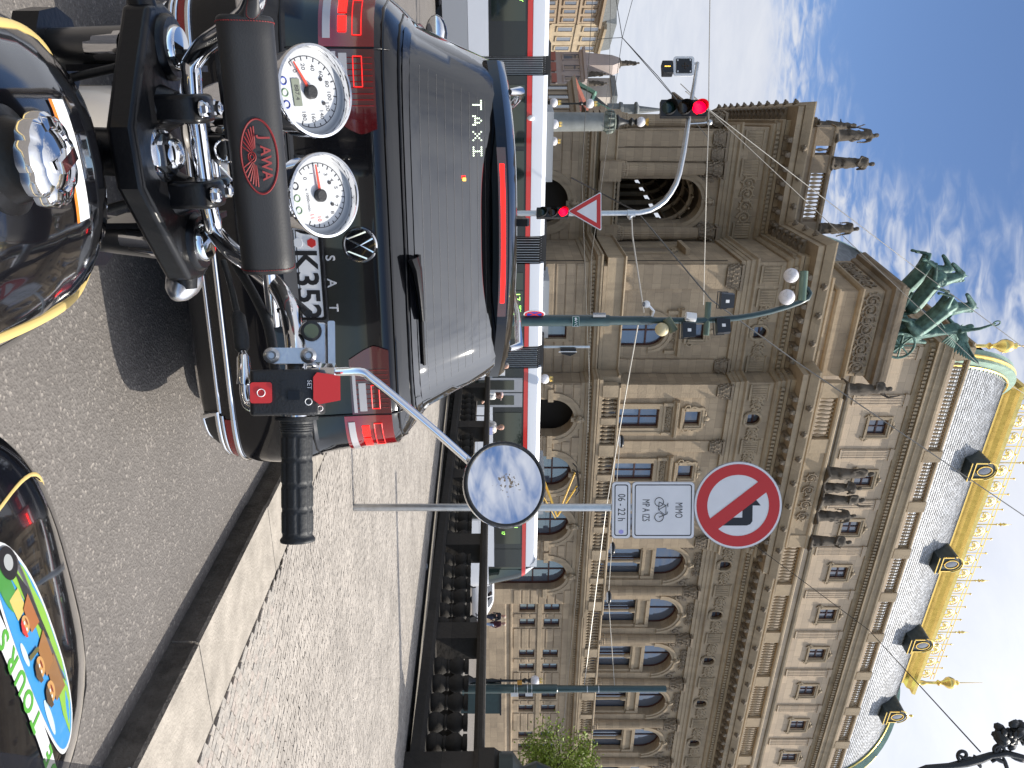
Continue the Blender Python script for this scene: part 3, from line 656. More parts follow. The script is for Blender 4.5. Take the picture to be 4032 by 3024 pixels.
# great twin windows of the right wing
def twin():
    m_ = MB(); m_.box(-1.42, 1.42, -.02, .16, 3.3, 3.42)
    m_.box(-1.42, -1.2, -.1, .3, 0, 3.3).box(1.2, 1.42, -.1, .3, 0, 3.3)
    m_.lathe([(.17, 0), (.17, .2), (.12, .25), (.105, 2.85), (.15, 2.9), (.19, 3.1), (.19, 3.3)], 10, T(0, .1, 0))
    for s_ in (-1.42, 1.42): m_.box(s_-.25, s_+.25, -.16, .2, 3.36, 4.3)
    m_.box(-1.2, 1.2, -.1, .3, 3.42, 3.62).box(-1.2, 1.2, -.02, .3, 3.62, 4.05).box(-1.2, 1.2, -.16, .3, 4.05, 4.3); return m_
gl = window_proto(2.84, 6.35, True, 1, [3.5, 4.1], .12)
for i, x in enumerate(BA2):
    win(gl, x, YA2+.62, 7.2)
    part('window_order', twin, SANDR, T(x, YA2+.25, 7.2), 40)
    part('archivolt#g', lambda: ring(1.42, 1.8, .09, .15), SANDR, T(x, YA2-.002, 12.13), 40)
    part('keystone_mask', mask, SANDR, T(x, YA2-.06, 13.75) @ S(.8), 50)
    for s_ in (-1, 1):
        part('spandrel_relief', lambda: MB().tube(spiralpts(0, 0, .34, .06, 1, 1.6), .07, 5).ball((0, -.03, 0), (.14, .08, .14), 6, 4).ball((.22, -.03, .3), (.12, .07, .3), 6, 4, RY(30)).ball((-.2, -.03, .32), (.1, .07, .28), 6, 4, RY(-30)), SANDB, T(x+s_*1.62, YA2-.02, 13.45), 60)
    part('balcony_sill', lambda: MB().box(-1.5, 1.5, -.12, .1, -.14, 0), SANDR, T(x, YA2-.003, 7.2))
    x2 = x + 2.31
    part('fluted_column', lambda: MB().lathe([(.46, 0), (.46, .22), (.40, .26), (.43, .36), (.36, .42), (.345, 2), (.30, 5.55)], 40, T(0, -.1, 0), 1, .085), SANDB if False else SAND, T(x2, YA2-.05, 8.0), 25)
    part('carved_band', lambda: acanthus(2.2, .5)(), SANDB, T(x, YA2-.06, 14.35), 60)
def capital():
    m_ = MB(); m_.lathe([(.33, 0), (.38, .04), (.33, .09), (.34, .3), (.42, .62), (.5, .78)], 12)
    for r_, z_, h_, n_ in ((.37, .08, .3, 10), (.42, .34, .3, 10)):
        for k in range(n_):
            a = 6.283*(k+(.5 if z_ > .2 else 0))/n_; m_.ball((r_*math.cos(a), r_*math.sin(a), z_+h_*.5), (.07, .09, h_*.55), 5, 4, RZ(math.degrees(a)) @ RY(14)); m_.ball(((r_+.1)*math.cos(a), (r_+.1)*math.sin(a), z_+h_*.92), (.07, .08, .06), 5, 3, RZ(math.degrees(a)))
    for k in range(4):
        a = math.pi/4+k*math.pi/2; m_.tube([(.52*math.cos(a)+.09*math.cos(b_)*math.cos(a), .52*math.sin(a)+.09*math.cos(b_)*math.sin(a), .76+.09*math.sin(b_)) for b_ in (0, 1, 2, 3, 4, 5, 6)], .05, 5)
    m_.box(-.52, .52, -.52, .52, .84, .96); return m_
def pilaster(w_):
    return lambda: MB().box(-w_/2-.07, w_/2+.07, -.2, 0, 0, .25).box(-w_/2-.03, w_/2+.03, -.17, 0, .25, .42).box(-w_/2, w_/2, -.13, 0, .42, 5.75)
for x, y, w_ in [(22.42, YA, .9), (26.35, YA, .8), (30.3, YA, .8), (33.95, YA, .9), (16.0, YB, .9), (15.45, YB, .9), (21.45, YB, .9), (9.35, YC, .9), (10.3, YC, .8)]:
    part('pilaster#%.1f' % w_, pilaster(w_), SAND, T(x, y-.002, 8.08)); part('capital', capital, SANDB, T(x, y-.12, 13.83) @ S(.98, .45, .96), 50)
for x in [b+2.31 for b in BA2]: part('capital', capital, SANDB, T(x, YA2-.15, 13.55) @ S(.9, .9, 1.25), 50)
for x in (11.15, 15.2):
    part('fluted_column#c', lambda: MB().lathe([(.52, 0), (.52, .2), (.46, .26), (.49, .36), (.41, .44), (.40, 2), (.35, 5.2)], 44, None, 1, .085), SAND, T(x, YC-.3, 8.3), 25)
    part('capital', capital, SANDB, T(x, YC-.3, 13.5) @ S(1.02, 1.02, 1.3), 50); part('pedestal#c', lambda: MB().box(-.6, .6, -.95, 0, 0, 1.3), SAND, T(x, YC-.003, 7.0))
nd = Vector((.167, .986))
for k in range(6):
    q_ = Vector((8.8, YC)) + nd*(.9+k*3.6) + Vector((-.45, .05))
    part('fluted_column#c', None, SAND, T(q_.x, q_.y, 8.3), 25); part('capital', capital, SANDB, T(q_.x, q_.y, 13.5) @ S(1.02, 1.02, 1.3), 50); part('pedestal#n', lambda: MB().box(-.6, .6, -.6, .6, 0, 1.3), SAND, T(q_.x, q_.y, 7.0))
# loggia arch: vaulted room behind it
part('archivolt#l', lambda: ring(1.42, 1.9, .1, .17), SANDR, T(13.22, YC-.002, 12.2), 40)
part('keystone_mask', mask, SANDR, T(13.22, YC-.12, 13.9), 50)
for s_ in (-1, 1):
    part('spandrel_relief', None, SANDB, T(13.22+s_*1.65, YC-.03, 13.6) @ S(1.2), 60)
vm = MB()
for k in range(6):
    y_ = YC + 1.6 + k*2.3; r_ = 1.75
    vm.tube([(13.2-r_*math.cos(a), y_, 11.4+1.9*math.sin(a)) for a in [math.pi*i/14 for i in range(15)]], .16, 6)
    for x_ in (11.45, 14.95): vm.box(x_-.16, x_+.16, y_-.2, y_+.2, 7, 11.4)
for k in range(7):
    a = math.pi*(k+.5)/7; vm.tube([(13.2-1.72*math.cos(a), YC+.9, 11.4+1.88*math.sin(a)), (13.2-1.72*math.cos(a), YC+14, 11.4+1.88*math.sin(a))], .07, 5)
tp('vault_ribs', vm, SAND, 50)
vm = MB().grid(lambda u, v: (13.2-1.9*math.cos(math.pi*u), YC+.8+13.4*v, 11.7+2.25*math.sin(math.pi*u)), 16, 4)
vm.add([(11.3, YC+.8, 7), (11.3, YC+14.2, 7), (11.3, YC+14.2, 11.4), (11.3, YC+.8, 11.4), (15.1, YC+.8, 7), (15.1, YC+14.2, 7), (15.1, YC+14.2, 11.4), (15.1, YC+.8, 11.4)], [(4, 5, 6, 7)])
vm.add([(11.3, YC+14.2, 7), (15.1, YC+14.2, 7), (15.1, YC+14.2, 13.6), (11.3, YC+14.2, 13.6)], [(0, 1, 2, 3)]); vm.add([(8.9, YC+.5, 7.05), (15.6, YC+.5, 7.05), (15.6, YC+14, 7.05), (9.5, YC+14, 7.05)], [(0, 1, 2, 3)])
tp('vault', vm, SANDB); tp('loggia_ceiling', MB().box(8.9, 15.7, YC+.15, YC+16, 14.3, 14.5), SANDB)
balrow(11.85, 14.6, YC-.1, 7.2, 1.0, .3); tp('loggia_rail', MB().box(11.8, 14.65, YC-.28, YC+.1, 8.2, 8.35), SANDR)
# niche on the side of the pavilion
na = math.degrees(math.atan2(YB-YC, 14.95-15.76))
NM = T(15.35, 45.25, 0) @ RZ(na)
tp('niche', MB().merge(ring(.75, 1.05, .09, .12), T(0, -.003, 10.6)).box(-1.05, -.75, -.11, 0, 7.9, 10.6).box(.75, 1.05, -.11, 0, 7.9, 10.6).box(-1.2, 1.2, -.2, 0, 7.6, 7.9).box(-1.3, 1.3, -.4, 0, 11.9, 12.15), SANDR, 40, NM)
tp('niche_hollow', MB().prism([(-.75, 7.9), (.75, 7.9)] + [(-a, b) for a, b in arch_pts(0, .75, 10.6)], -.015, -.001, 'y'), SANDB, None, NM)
# ---- entablature
tp('architrave', MB().sweep([(0, 14.6), (.16, 14.6), (.16, 14.85), (.2, 14.87), (.2, 15.12), (.25, 15.14), (.25, 15.36), (.38, 15.46), (.38, 15.56), (0, 15.6)], PATH), SANDR)
oc = [(x-.45, x+.45, 15.95, 16.75, True) for x in BA1] + [(x-.45, x+.45, 15.95, 16.75, True) for x in BA2] 
tp('frieze_right', wall(34.4, 66, 15.5, 17.3, YA2-.1, [h for h in oc if h[0] > 34.4], .5), SAND)
tp('frieze_risalit', wall(21.85, 34.4, 15.5, 17.3, YA-.1, [h for h in oc if h[0] < 34.4], .5), SAND)
tp('frieze_pavilion', wall(14.86, 21.9, 15.5, 17.3, YB-.1, [(18.75, 19.65, 15.95, 16.75, True)], .5), SAND)
fz = MB().sweep([(.1, 15.5), (.1, 17.3), (-.15, 17.3), (-.15, 15.5)], PATH[0:4])
for a, b, o_ in ((PATH[4], (PATH[5][0], PATH[5][1]-.1), .1), (PATH[6], PATH[7], .1)):
    d = (Vector(b)-Vector(a)).normalized(); n_ = Vector((d.y, -d.x))*o_; a2, b2 = Vector(a)+n_, Vector(b)+n_
    tp('frieze_return', MB().add([(a2.x, a2.y, 15.5), (b2.x, b2.y, 15.5), (b2.x, b2.y, 17.3), (a2.x, a2.y, 17.3)], [(0, 1, 2, 3)]))
tp('frieze_loggia', fz, SAND)
wo_ = window_proto(.9, .8, True, 0, [.4], .05)
def eyeframe():
    m_ = MB(); pp = [(-.45, -.4), (-.45, -.05)] + arch_pts(0, .45, -.05)[1:-1] + [(.45, -.05), (.45, -.4)]
    m_.tube([(x, -.06, z) for x, z in pp] + [(x*.99, -.06, -.4-.25*math.sqrt(max(0, 1-(x/.45)**2))) for x in (.3, .1, -.1, -.3)], .09, 6, True)
    m_.box(-.75, -.5, -.07, 0, -.25, .05).box(.5, .75, -.07, 0, -.25, .05); return m_
def flutes(): 
    m_ = MB().box(-.5, .5, -.05, 0, -.52, .52)
    for k in range(6): m_.tube([(-.42+k*.168, -.055, -.42), (-.42+k*.168, -.055, .42)], .055, 6)
    m_.box(-.55, .55, -.1, 0, -.6, -.5).box(-.55, .55, -.1, 0, .5, .6); return m_
for x in BA1 + BA2 + [19.2]:
    y = YA if 22 < x < 34.4 else (YB if x < 22 else YA2)
    win(wo_, x, y+.15, 15.95)
    part('oculus_frame', eyeframe, SANDR, T(x, y-.1, 16.35), 50)
    for s_ in (-1, 1): part('frieze_scroll', acanthus(.85, .75), SANDR, T(x+s_*(1.12 if y != YB else 1.35), y-.12, 16.38), 60)
for x, y in [(22.5, YA), (26.35, YA), (30.3, YA), (33.9, YA), (15.6, YB), (21.3, YB), (17.0, YB), (9.4, YC), (11.1, YC), (15.1, YC)] + [(b+2.31, YA2) for b in BA2]:
    part('fluted_panel', flutes, SANDR, T(x, y-.102, 16.38), 30)
part('frieze_scroll#c', acanthus(3.0, .95), SANDR, T(13.15, YC-.12, 16.38), 60)
tp('bed_moulding', MB().sweep([(.1, 17.2), (.2, 17.22), (.3, 17.34), (.3, 17.5), (.36, 17.52), (.36, 17.74), (.5, 17.8), (.55, 17.95), (0, 18.0)], PATH), SANDR)
tag(tp('dentil_row', dent(PATH, 17.52, 17.73, .36, .16, .28, .14), SANDR), kind='stuff')
tp('corona', MB().sweep([(0, 18.0), (.5, 18.0), (.5, 18.3), (1.25, 18.32), (1.25, 18.62), (1.3, 18.66), (0, 18.7)], PATH), SANDR)
tp('gutter_moulding', MB().sweep([(0, 18.68), (1.32, 18.7), (1.36, 18.78), (1.44, 18.95), (1.52, 19.15), (1.52, 19.24), (0, 19.26)], PATH), SANDR)
def modillion():
    m_ = MB().prism([(.0, .3), (-.72, .3), (-.72, .16), (-.6, .1), (-.45, .14), (-.25, -.02), (0, -.08)], -.15, .15, 'x')
    m_.ball((0, -.66, .1), (.15, .12, .14), 7, 5); m_.ball((0, -.3, .0), (.13, .22, .1), 6, 4); return m_
for x, y, a in along(PATH, .92, .5, 2.0): part('modillion', modillion, SANDB, T(x, y, 18.01) @ RZ(a), 50)
def lion():
    m_ = MB().ball((0, -.08, 0), (.16, .16, .17), 8, 6).ball((0, -.22, -.05), (.08, .1, .08), 6, 4)
    for k in range(6): m_.ball((.17*math.cos(k), -.02, .17*math.sin(k)), (.07, .07, .07), 5, 3)
    return m_
for x, y, a in along(PATH, 1.9, 1.44, 2.0): part('lion_head', lion, SANDB, T(x, y, 18.97) @ RZ(a), 60)
# ---- parapets over the cornice
PA = [(15.8, YB), (21.95, YB), (21.95, YA), (34.4, YA), (34.4, YA2), (66, YA2)]
tp('parapet_base', MB().sweep([(-.6, 19.2), (.02, 19.2), (.02, 19.95), (.08, 20.0), (.08, 20.12), (-.6, 20.14)], PA), SANDR)
tp('parapet_rail', MB().sweep([(-.45, 21.2), (.06, 21.2), (.12, 21.3), (.12, 21.42), (.02, 21.5), (-.45, 21.5)], PA[2:]), SANDR)
pe = [22.4, 26.35] + [33.9] + [b+2.31 for b in BA2]
for i, x in enumerate(pe):
    y = YA if x < 34.4 else YA2
    part('parapet_pier', lambda: MB().box(-.5, .5, -.08, .42, 0, 1.08), SANDR, T(x, y, 20.13))
    if i == 1: continue
    if i < len(pe)-1: balrow(x+.52, pe[i+1]-.52, (YA if pe[i+1] < 34.4 else YA2)+.18, 20.14, 1.06)
tp('palm_panel', MB().box(26.8, 33.45, YA-.02, YA+.4, 20.14, 21.2), SANDR)
tp('palm_relief', acanthus(4.2, .8)(), SANDB, 60, T(30.3, YA-.05, 20.65))
PC = [(8.8+.167*9, YC+.986*9), (8.8, YC), (15.6, YC)]
tp('loggia_parapet_base', MB().sweep([(-.6, 19.2), (.02, 19.2), (.02, 20.0), (.1, 20.08), (.1, 20.2), (-.5, 20.22)], PC), SANDB)
tp('loggia_parapet_rail', MB().sweep([(-.4, 21.15), (.06, 21.15), (.12, 21.25), (.12, 21.4), (-.4, 21.45)], PC), SANDB)
for x, y in [(9.25, YC+.05), (10.9, YC+.05), (15.1, YC+.05), (8.8+.167*3.4, YC+3.4), (8.8+.167*6.8, YC+6.8)]:
    part('parapet_pier#c', lambda: MB().box(-.55, .55, -.1, .6, 0, 1.0).box(-.62, .62, -.16, .66, 1.0, 1.1), SANDB, T(x, y, 20.2))
balrow(11.5, 14.5, YC+.2, 20.22, .94, .24)
for k in range(2): balrow(9.85, 10.3, YC+.2, 20.22, .94, .24)
# ---- pedestal of the chariot
BX0, BX1, BY0, BY1 = 16.9, 22.5, 42.5, 47.8
BP = [(BX0, BY1), (BX0, BY0), (BX1, BY0), (BX1, BY1)]
tp('chariot_pedestal', MB().box(BX0, BX1, BY0, BY1, 19.2, 23.9), SAND)
tp('pedestal_moulding', MB().sweep([(0, 20.6), (.12, 20.62), (.2, 20.75), (.2, 20.85), (0, 20.9)], BP), SANDR)
tp('pedestal_moulding', MB().sweep([(0, 21.95), (.14, 22.0), (.26, 22.12), (.26, 22.22), (0, 22.26)], BP), SANDR)
tp('pedestal_cornice', MB().sweep([(0, 23.5), (.12, 23.55), (.2, 23.7), (.2, 23.8), (.48, 23.86), (.5, 24.1), (.58, 24.2), (.6, 24.36), (0, 24.4)], BP), SANDB)
tp('griffin_relief', MB().merge(acanthus(2.5, 1.05)(), T(-1.3, 0, 0)).merge(acanthus(2.5, 1.05)(), T(1.3, 0, 0)), SANDB, 60, T((BX0+BX1)/2, BY0-.04, 22.85))
tp('griffin_relief', acanthus(4.4, 1.05)(), SANDB, 60, T(BX0-.04, (BY0+BY1)/2, 22.85) @ RZ(-90))
tp('pedestal_top', MB().box(BX0-.3, BX1+.3, BY0-.3, BY1, 24.38, 24.75), SANDB)
# ---- attic storey set back, with its own cornice and balustrade
hd = [(x-.62, x+.62, 26.45, 27.75, False) for x in BD]
tp('attic_wall', wall(22.1, 66, 19.2, 29.4, YD, hd, .3), SANDD)
tp('attic_end_wall', MB().add([(22.1, YD, 19.2), (22.1, YD+9, 19.2), (22.1, YD+9, 31), (22.1, YD, 31)], [(0, 1, 2, 3)]), SANDD)
AP = [(22.1, YD+9), (22.1, YD), (66, YD)]
tp('attic_string_course', MB().sweep([(0, 24.35), (.1, 24.4), (.14, 24.55), (.14, 24.7), (0, 24.75)], AP), SANDR)
tp('attic_cornice', MB().sweep([(0, 28.75), (.08, 28.78), (.12, 29.0), (.2, 29.1), (.25, 29.4), (.45, 29.45), (.45, 29.75), (.52, 29.85), (.55, 30.2), (.64, 30.35), (.64, 30.5), (-.6, 30.55)], AP), SANDR)
tag(tp('dentil_row', dent(AP, 29.12, 29.36, .25, .16, .3, .12), SANDR), kind='stuff')
def sm_sur():
    m_ = surround(1.24, 1.3, .2)()
    for s_ in (-1, 1):
        m_.tube([(s_*(.95+.14*math.cos(a)), -.08, -.12+.14*math.sin(a)) for a in [k*.7 for k in range(9)]], .05, 5); m_.ball((s_*.35, -.08, 1.66), (.3, .08, .09), 6, 4, RY(s_*18)); m_.tube([(s_*.88, -.06, .2), (s_*1.02, -.06, .0), (s_*.8, -.06, -.4)], .06, 5)
    m_.ball((0, -.1, 1.78), (.17, .1, .17), 7, 5); m_.box(-.9, .9, -.12, 0, -.2, -.04); return m_
wd = window_proto(1.24, 1.3, False, 1, [.65], .06)
for i, x in enumerate(BD):
    win(wd, x, YD+.16, 26.45); part('attic_surround', sm_sur, SANDR, T(x, YD-.002, 26.45), 50)
    part('attic_pilaster', lambda: MB().box(-.42, .42, -.1, 0, 0, 3.85).merge(MB().prism([(-.34, .2), (-.26, .2), (-.26, 3.4), (-.34, 3.4)], -.13, -.1, 'y')).box(-.13, -.05, -.13, -.1, .2, 3.4).box(.05, .13, -.13, -.1, .2, 3.4).box(.26, .34, -.13, -.1, .2, 3.4).box(-.5, .5, -.16, 0, 3.5, 3.7), SANDD, T(x-2.2, YD-.002, 24.9))
part('attic_pilaster', None, SANDD, T(22.6, YD-.002, 24.9))
tp('roof_parapet_base', MB().sweep([(-.5, 30.5), (.35, 30.5), (.35, 30.9), (-.5, 30.92)], AP), SANDD)
tp('roof_parapet_rail', MB().sweep([(-.1, 31.75), (.3, 31.75), (.34, 31.85), (.3, 31.98), (-.1, 32.0)], AP), SANDR)
rb = MB()
for i, x in enumerate([22.5] + [b-2.2+4.43 for b in BD]):
    part('roof_parapet_pier', lambda: MB().box(-.45, .45, -.4, .15, 0, 1.3), SANDR, T(x, YD, 30.7))
    x2 = ([22.5] + [b-2.2+4.43 for b in BD] + [99])[i+1]
    if x2 < 70:
        n_ = int((x2-x-.9)/.28)
        for k in range(n_): rb.lathe([(r_*1.2, zz_*.86) for r_, zz_ in BALP], 7, T(x+.45+(k+.5)*(x2-x-.9)/n_, YD-.12, 30.9))
tag(tp('roof_baluster_row', rb, SANDR, 40), kind='stuff')
# ---- curved slate roof with verdigris hips, gilded crest and dormers
RX0, RX1, RY0, RYB, RZ0, RZ1 = 23.6, 69.5, 47.6, 75.0, 30.6, 40.0
IN_ = 6.4
def prof(t):                     # t 0..1 up the curve: inset, height
    a = t*math.pi/2*.93; return IN_*(1-math.cos(a))/(1-math.cos(math.pi/2*.93)), RZ0+(RZ1-RZ0)*math.sin(a)/math.sin(math.pi/2*.93)
sl = MB(); ROWS = 62
for r_ in range(ROWS):
    i0, z0 = prof(r_/ROWS); i1, z1 = prof((r_+1.12)/ROWS)
    xa, xb = RX0+i0+.75, RX1-i0-.75; n_ = int((xb-xa)/.42)
    for k in range(n_):
        x0_ = xa+(k+(.5 if r_ % 2 else 0))*(xb-xa)/n_; x1_ = min(x0_+(xb-xa)/n_-.03, xb)
        if x0_ >= xb: continue
        j = random.uniform(0, .015)
        sl.add([(x0_, RY0+i0-.035-j, z0), (x1_, RY0+i0-.035-j, z0), (x1_, RY0+i1, z1), (x0_, RY0+i1, z1), (x0_, RY0+i0, z0-.01), (x1_, RY0+i0, z0-.01)], [(0, 1, 2, 3), (4, 5, 1, 0)])
    ya, yb = RY0+i0+.75, RYB-i0-.75; n_ = int((yb-ya)/.7)
    for k in range(n_):
        y0_ = ya+k*(yb-ya)/n_; y1_ = y0_+(yb-ya)/n_-.03
        sl.add([(RX0+i0-.06, y0_, z0), (RX0+i0-.06, y1_, z0), (RX0+i1, y1_, z1), (RX0+i1, y0_, z1)], [(0, 1, 2, 3)])
        sl.add([(RX1-i0+.06, y0_, z0), (RX1-i0+.06, y1_, z0), (RX1-i1, y1_, z1), (RX1-i1, y0_, z1)], [(0, 1, 2, 3)])
roof = tag(tp('slate_roof', sl, SLATE), kind='stuff')
core = MB(); prs = [prof(t/16) for t in range(17)]
for (i0, z0), (i1, z1) in zip(prs, prs[1:]):
    A_ = [(RX0+i0, RY0+i0, z0), (RX1-i0, RY0+i0, z0), (RX1-i0, RYB-i0, z0), (RX0+i0, RYB-i0, z0)]; B_ = [(RX0+i1, RY0+i1, z1), (RX1-i1, RY0+i1, z1), (RX1-i1, RYB-i1, z1), (RX0+i1, RYB-i1, z1)]
    core.add(A_+B_, [(k, (k+1) % 4, 4+(k+1) % 4, 4+k) for k in range(4)])
core.add([(RX0+IN_, RY0+IN_, RZ1), (RX1-IN_, RY0+IN_, RZ1), (RX1-IN_, RYB-IN_, RZ1), (RX0+IN_, RYB-IN_, RZ1)], [(0, 1, 2, 3)])
core.m = T(0, .05, -.12); tp('roof_core', core, VERD)
for sx_, x_ in ((1, RX0), (-1, RX1)):
    hp = [(x_+sx_*i, RY0+i, z) for i, z in prs]
    tp('hip_band', MB().tube([(a-sx_*.02, b-.02, c) for a, b, c in hp], .62, 4), VERD); tp('hip_rib', MB().tube([(a-sx_*.3, b-.45, c+.12) for a, b, c in hp], .14, 7), GOLD, 50)
    tp('hip_rib', MB().tube([(a+sx_*.68, b-.12, c+.1) for a, b, c in hp], .075, 6), GOLD, 50)
CP = [(RX0+IN_, RYB-IN_), (RX0+IN_, RY0+IN_), (RX1-IN_, RY0+IN_), (RX1-IN_, RYB-IN_)]
tp('gilded_cornice', MB().sweep([(-.3, RZ1-.5), (.3, RZ1-.5), (.45, RZ1-.2), (.2, RZ1-.1), (.15, RZ1+.95), (.3, RZ1+1.05), (.45, RZ1+1.15), (.6, RZ1+1.5), (.9, RZ1+1.65), (.95, RZ1+1.95), (-.3, RZ1+2.0)], CP), GOLD, 30)
def crest():
    m_ = MB(); m_.box(-.8, .8, -.03, .03, 0, .06).box(-.8, .8, -.03, .03, 1.3, 1.35).box(-.8, .8, -.03, .03, 1.62, 1.66)
    m_.tube([(.52*math.cos(a), 0, .68+.52*math.sin(a)) for a in [k*.4488 for k in range(14)]], .045, 5, True)
    for k in range(7):
        a = math.pi*(k-1)/5; m_.ball((.26*math.cos(a), 0, .6+.28*math.sin(a)), (.075, .05, .22), 5, 4, RY(90-math.degrees(a)))
    for s_ in (-.8,): m_.box(s_-.03, s_+.03, -.03, .03, 0, 2.05).ball((s_, 0, 2.1), .1, 6, 4)
    m_.ball((0, 0, 1.48), .1, 6, 4); return m_
n_ = int((RX1-RX0-2*IN_)/1.62)
for k in range(n_):
    part('crest_panel', crest, GOLD, T(RX0+IN_+.9+k*1.62, RY0+IN_-.4, RZ1+1.98), 50)
    if k % 4 == 0: part('crest_finial', lambda: MB().lathe([(.05, 0), (.05, 2.3), (.16, 2.4), (.06, 2.5), (.14, 2.7), (.03, 3.0), (0.005, 3.4)], 8), GOLD, T(RX0+IN_+.1+k*1.62, RY0+IN_-.4, RZ1+2.0), 50)
def finial(): return MB().lathe([(.35, 0), (.35, .3), (.2, .5), (.28, .8), (.15, 1.2), (.14, 2.2), (.3, 2.4), (.16, 2.6), (.25, 2.9), (.55, 3.3), (.6, 3.6), (.45, 3.95), (.2, 4.1), (.26, 4.3), (.05, 4.5), (.02, 6.8), (.0, 6.9)], 14)
part('gilded_finial', finial, GOLD, T(RX1-IN_+.1, RY0+IN_-.2, RZ1+2.0), 40)
part('gilded_finial', finial, GOLD, T(RX0-.9, RY0-.4, 31.6) @ S(.8, .8, .95), 40)
def dormer():
    m_ = MB(); m_.box(-.95, .95, -.2, 2.6, 0, .5)
    pp = [(-.85, .5), (.85, .5), (.85, 1.5)] + [(x, z) for x, z in arch_pts(0, .85, 1.7)[::-1]] + [(-.85, 1.5)]
    m_.prism(pp, 0, 3.0, 'y'); return m_
DORM = mat('dark copper', (.035, .045, .045), .5, .3, var=.3, vscale=2)
for k in range(4):
    x = 33.6 + k*9.15; i_, z_ = prof(.48); L_ = T(x, RY0+i_-1.15, z_-.7) @ S(.82)
    d = part('dormer', dormer, DORM, L_)
    part('dormer_glass', lambda: MB().ball((0, -.02, 1.55), (.42, .03, .6), 16, 8), GLASS, L_, 40, d)
    part('dormer_ring', lambda: MB().tube([(.5*math.cos(a), -.05, 1.55+.68*math.sin(a)) for a in [j*.314 for j in range(20)]], .06, 6, True), GOLD, L_, 50, d)
    part('dormer_arch', lambda: MB().tube([(x_, -.05, z_) for x_, z_ in arch_pts(0, .95, 1.72)], .07, 6).box(-1.0, 1.0, -.28, -.2, .02, .1).box(-1.0, 1.0, -.28, -.2, .38, .48).box(-.9, -.8, -.1, -.02, .5, 1.6).box(.8, .9, -.1, -.02, .5, 1.6), GOLD, L_, 50, d)
    part('dormer_finial', lambda: MB().lathe([(.1, 2.6), (.18, 2.8), (.08, 2.95), (.17, 3.2), (.0, 3.5)], 8, T(0, .1, 0)), GOLD, L_, 50, d)
# ================================================================== BODIES (people, statues, horses): capsules fused into one skin
def fuse(caps, voxel=.03, smooth=3, extra=None):
    """caps: (a, b, ra, rb, material index) -> one continuous mesh, each face taking the material of the nearest limb"""
    m_ = MB()
    for a, b, ra, rb, k in caps: m_.cap(a, b, ra, rb, 10)
    if extra: extra(m_)
    me = m_.mesh('tmp'); o = bpy.data.objects.new('tmp', me); COL.objects.link(o)
    r = o.modifiers.new('r', 'REMESH'); r.mode = 'VOXEL'; r.voxel_size = voxel
    if smooth:
        s_ = o.modifiers.new('s', 'SMOOTH'); s_.iterations = smooth; s_.factor = .5
    dg = bpy.context.evaluated_depsgraph_get(); res = bpy.data.meshes.new_from_object(o.evaluated_get(dg), depsgraph=dg)
    bpy.data.objects.remove(o); bpy.data.meshes.remove(me)
    n = len(res.polygons); c = np.empty(n*3); res.polygons.foreach_get('center', c); c = c.reshape(-1, 3)
    best = np.full(n, 1e9); idx = np.zeros(n, int)
    for a, b, ra, rb, k in caps:
        a = np.array(a); d = np.array(b)-a; t = np.clip(((c-a) @ d)/max(d @ d, 1e-9), 0, 1)
        q = np.linalg.norm(c-a-t[:, None]*d, axis=1)-(ra+(rb-ra)*t); w_ = q < best; best[w_] = q[w_]; idx[w_] = k
    res.polygons.foreach_set('material_index', idx.astype(np.int32)); res.shade_smooth(); res.update(); return res
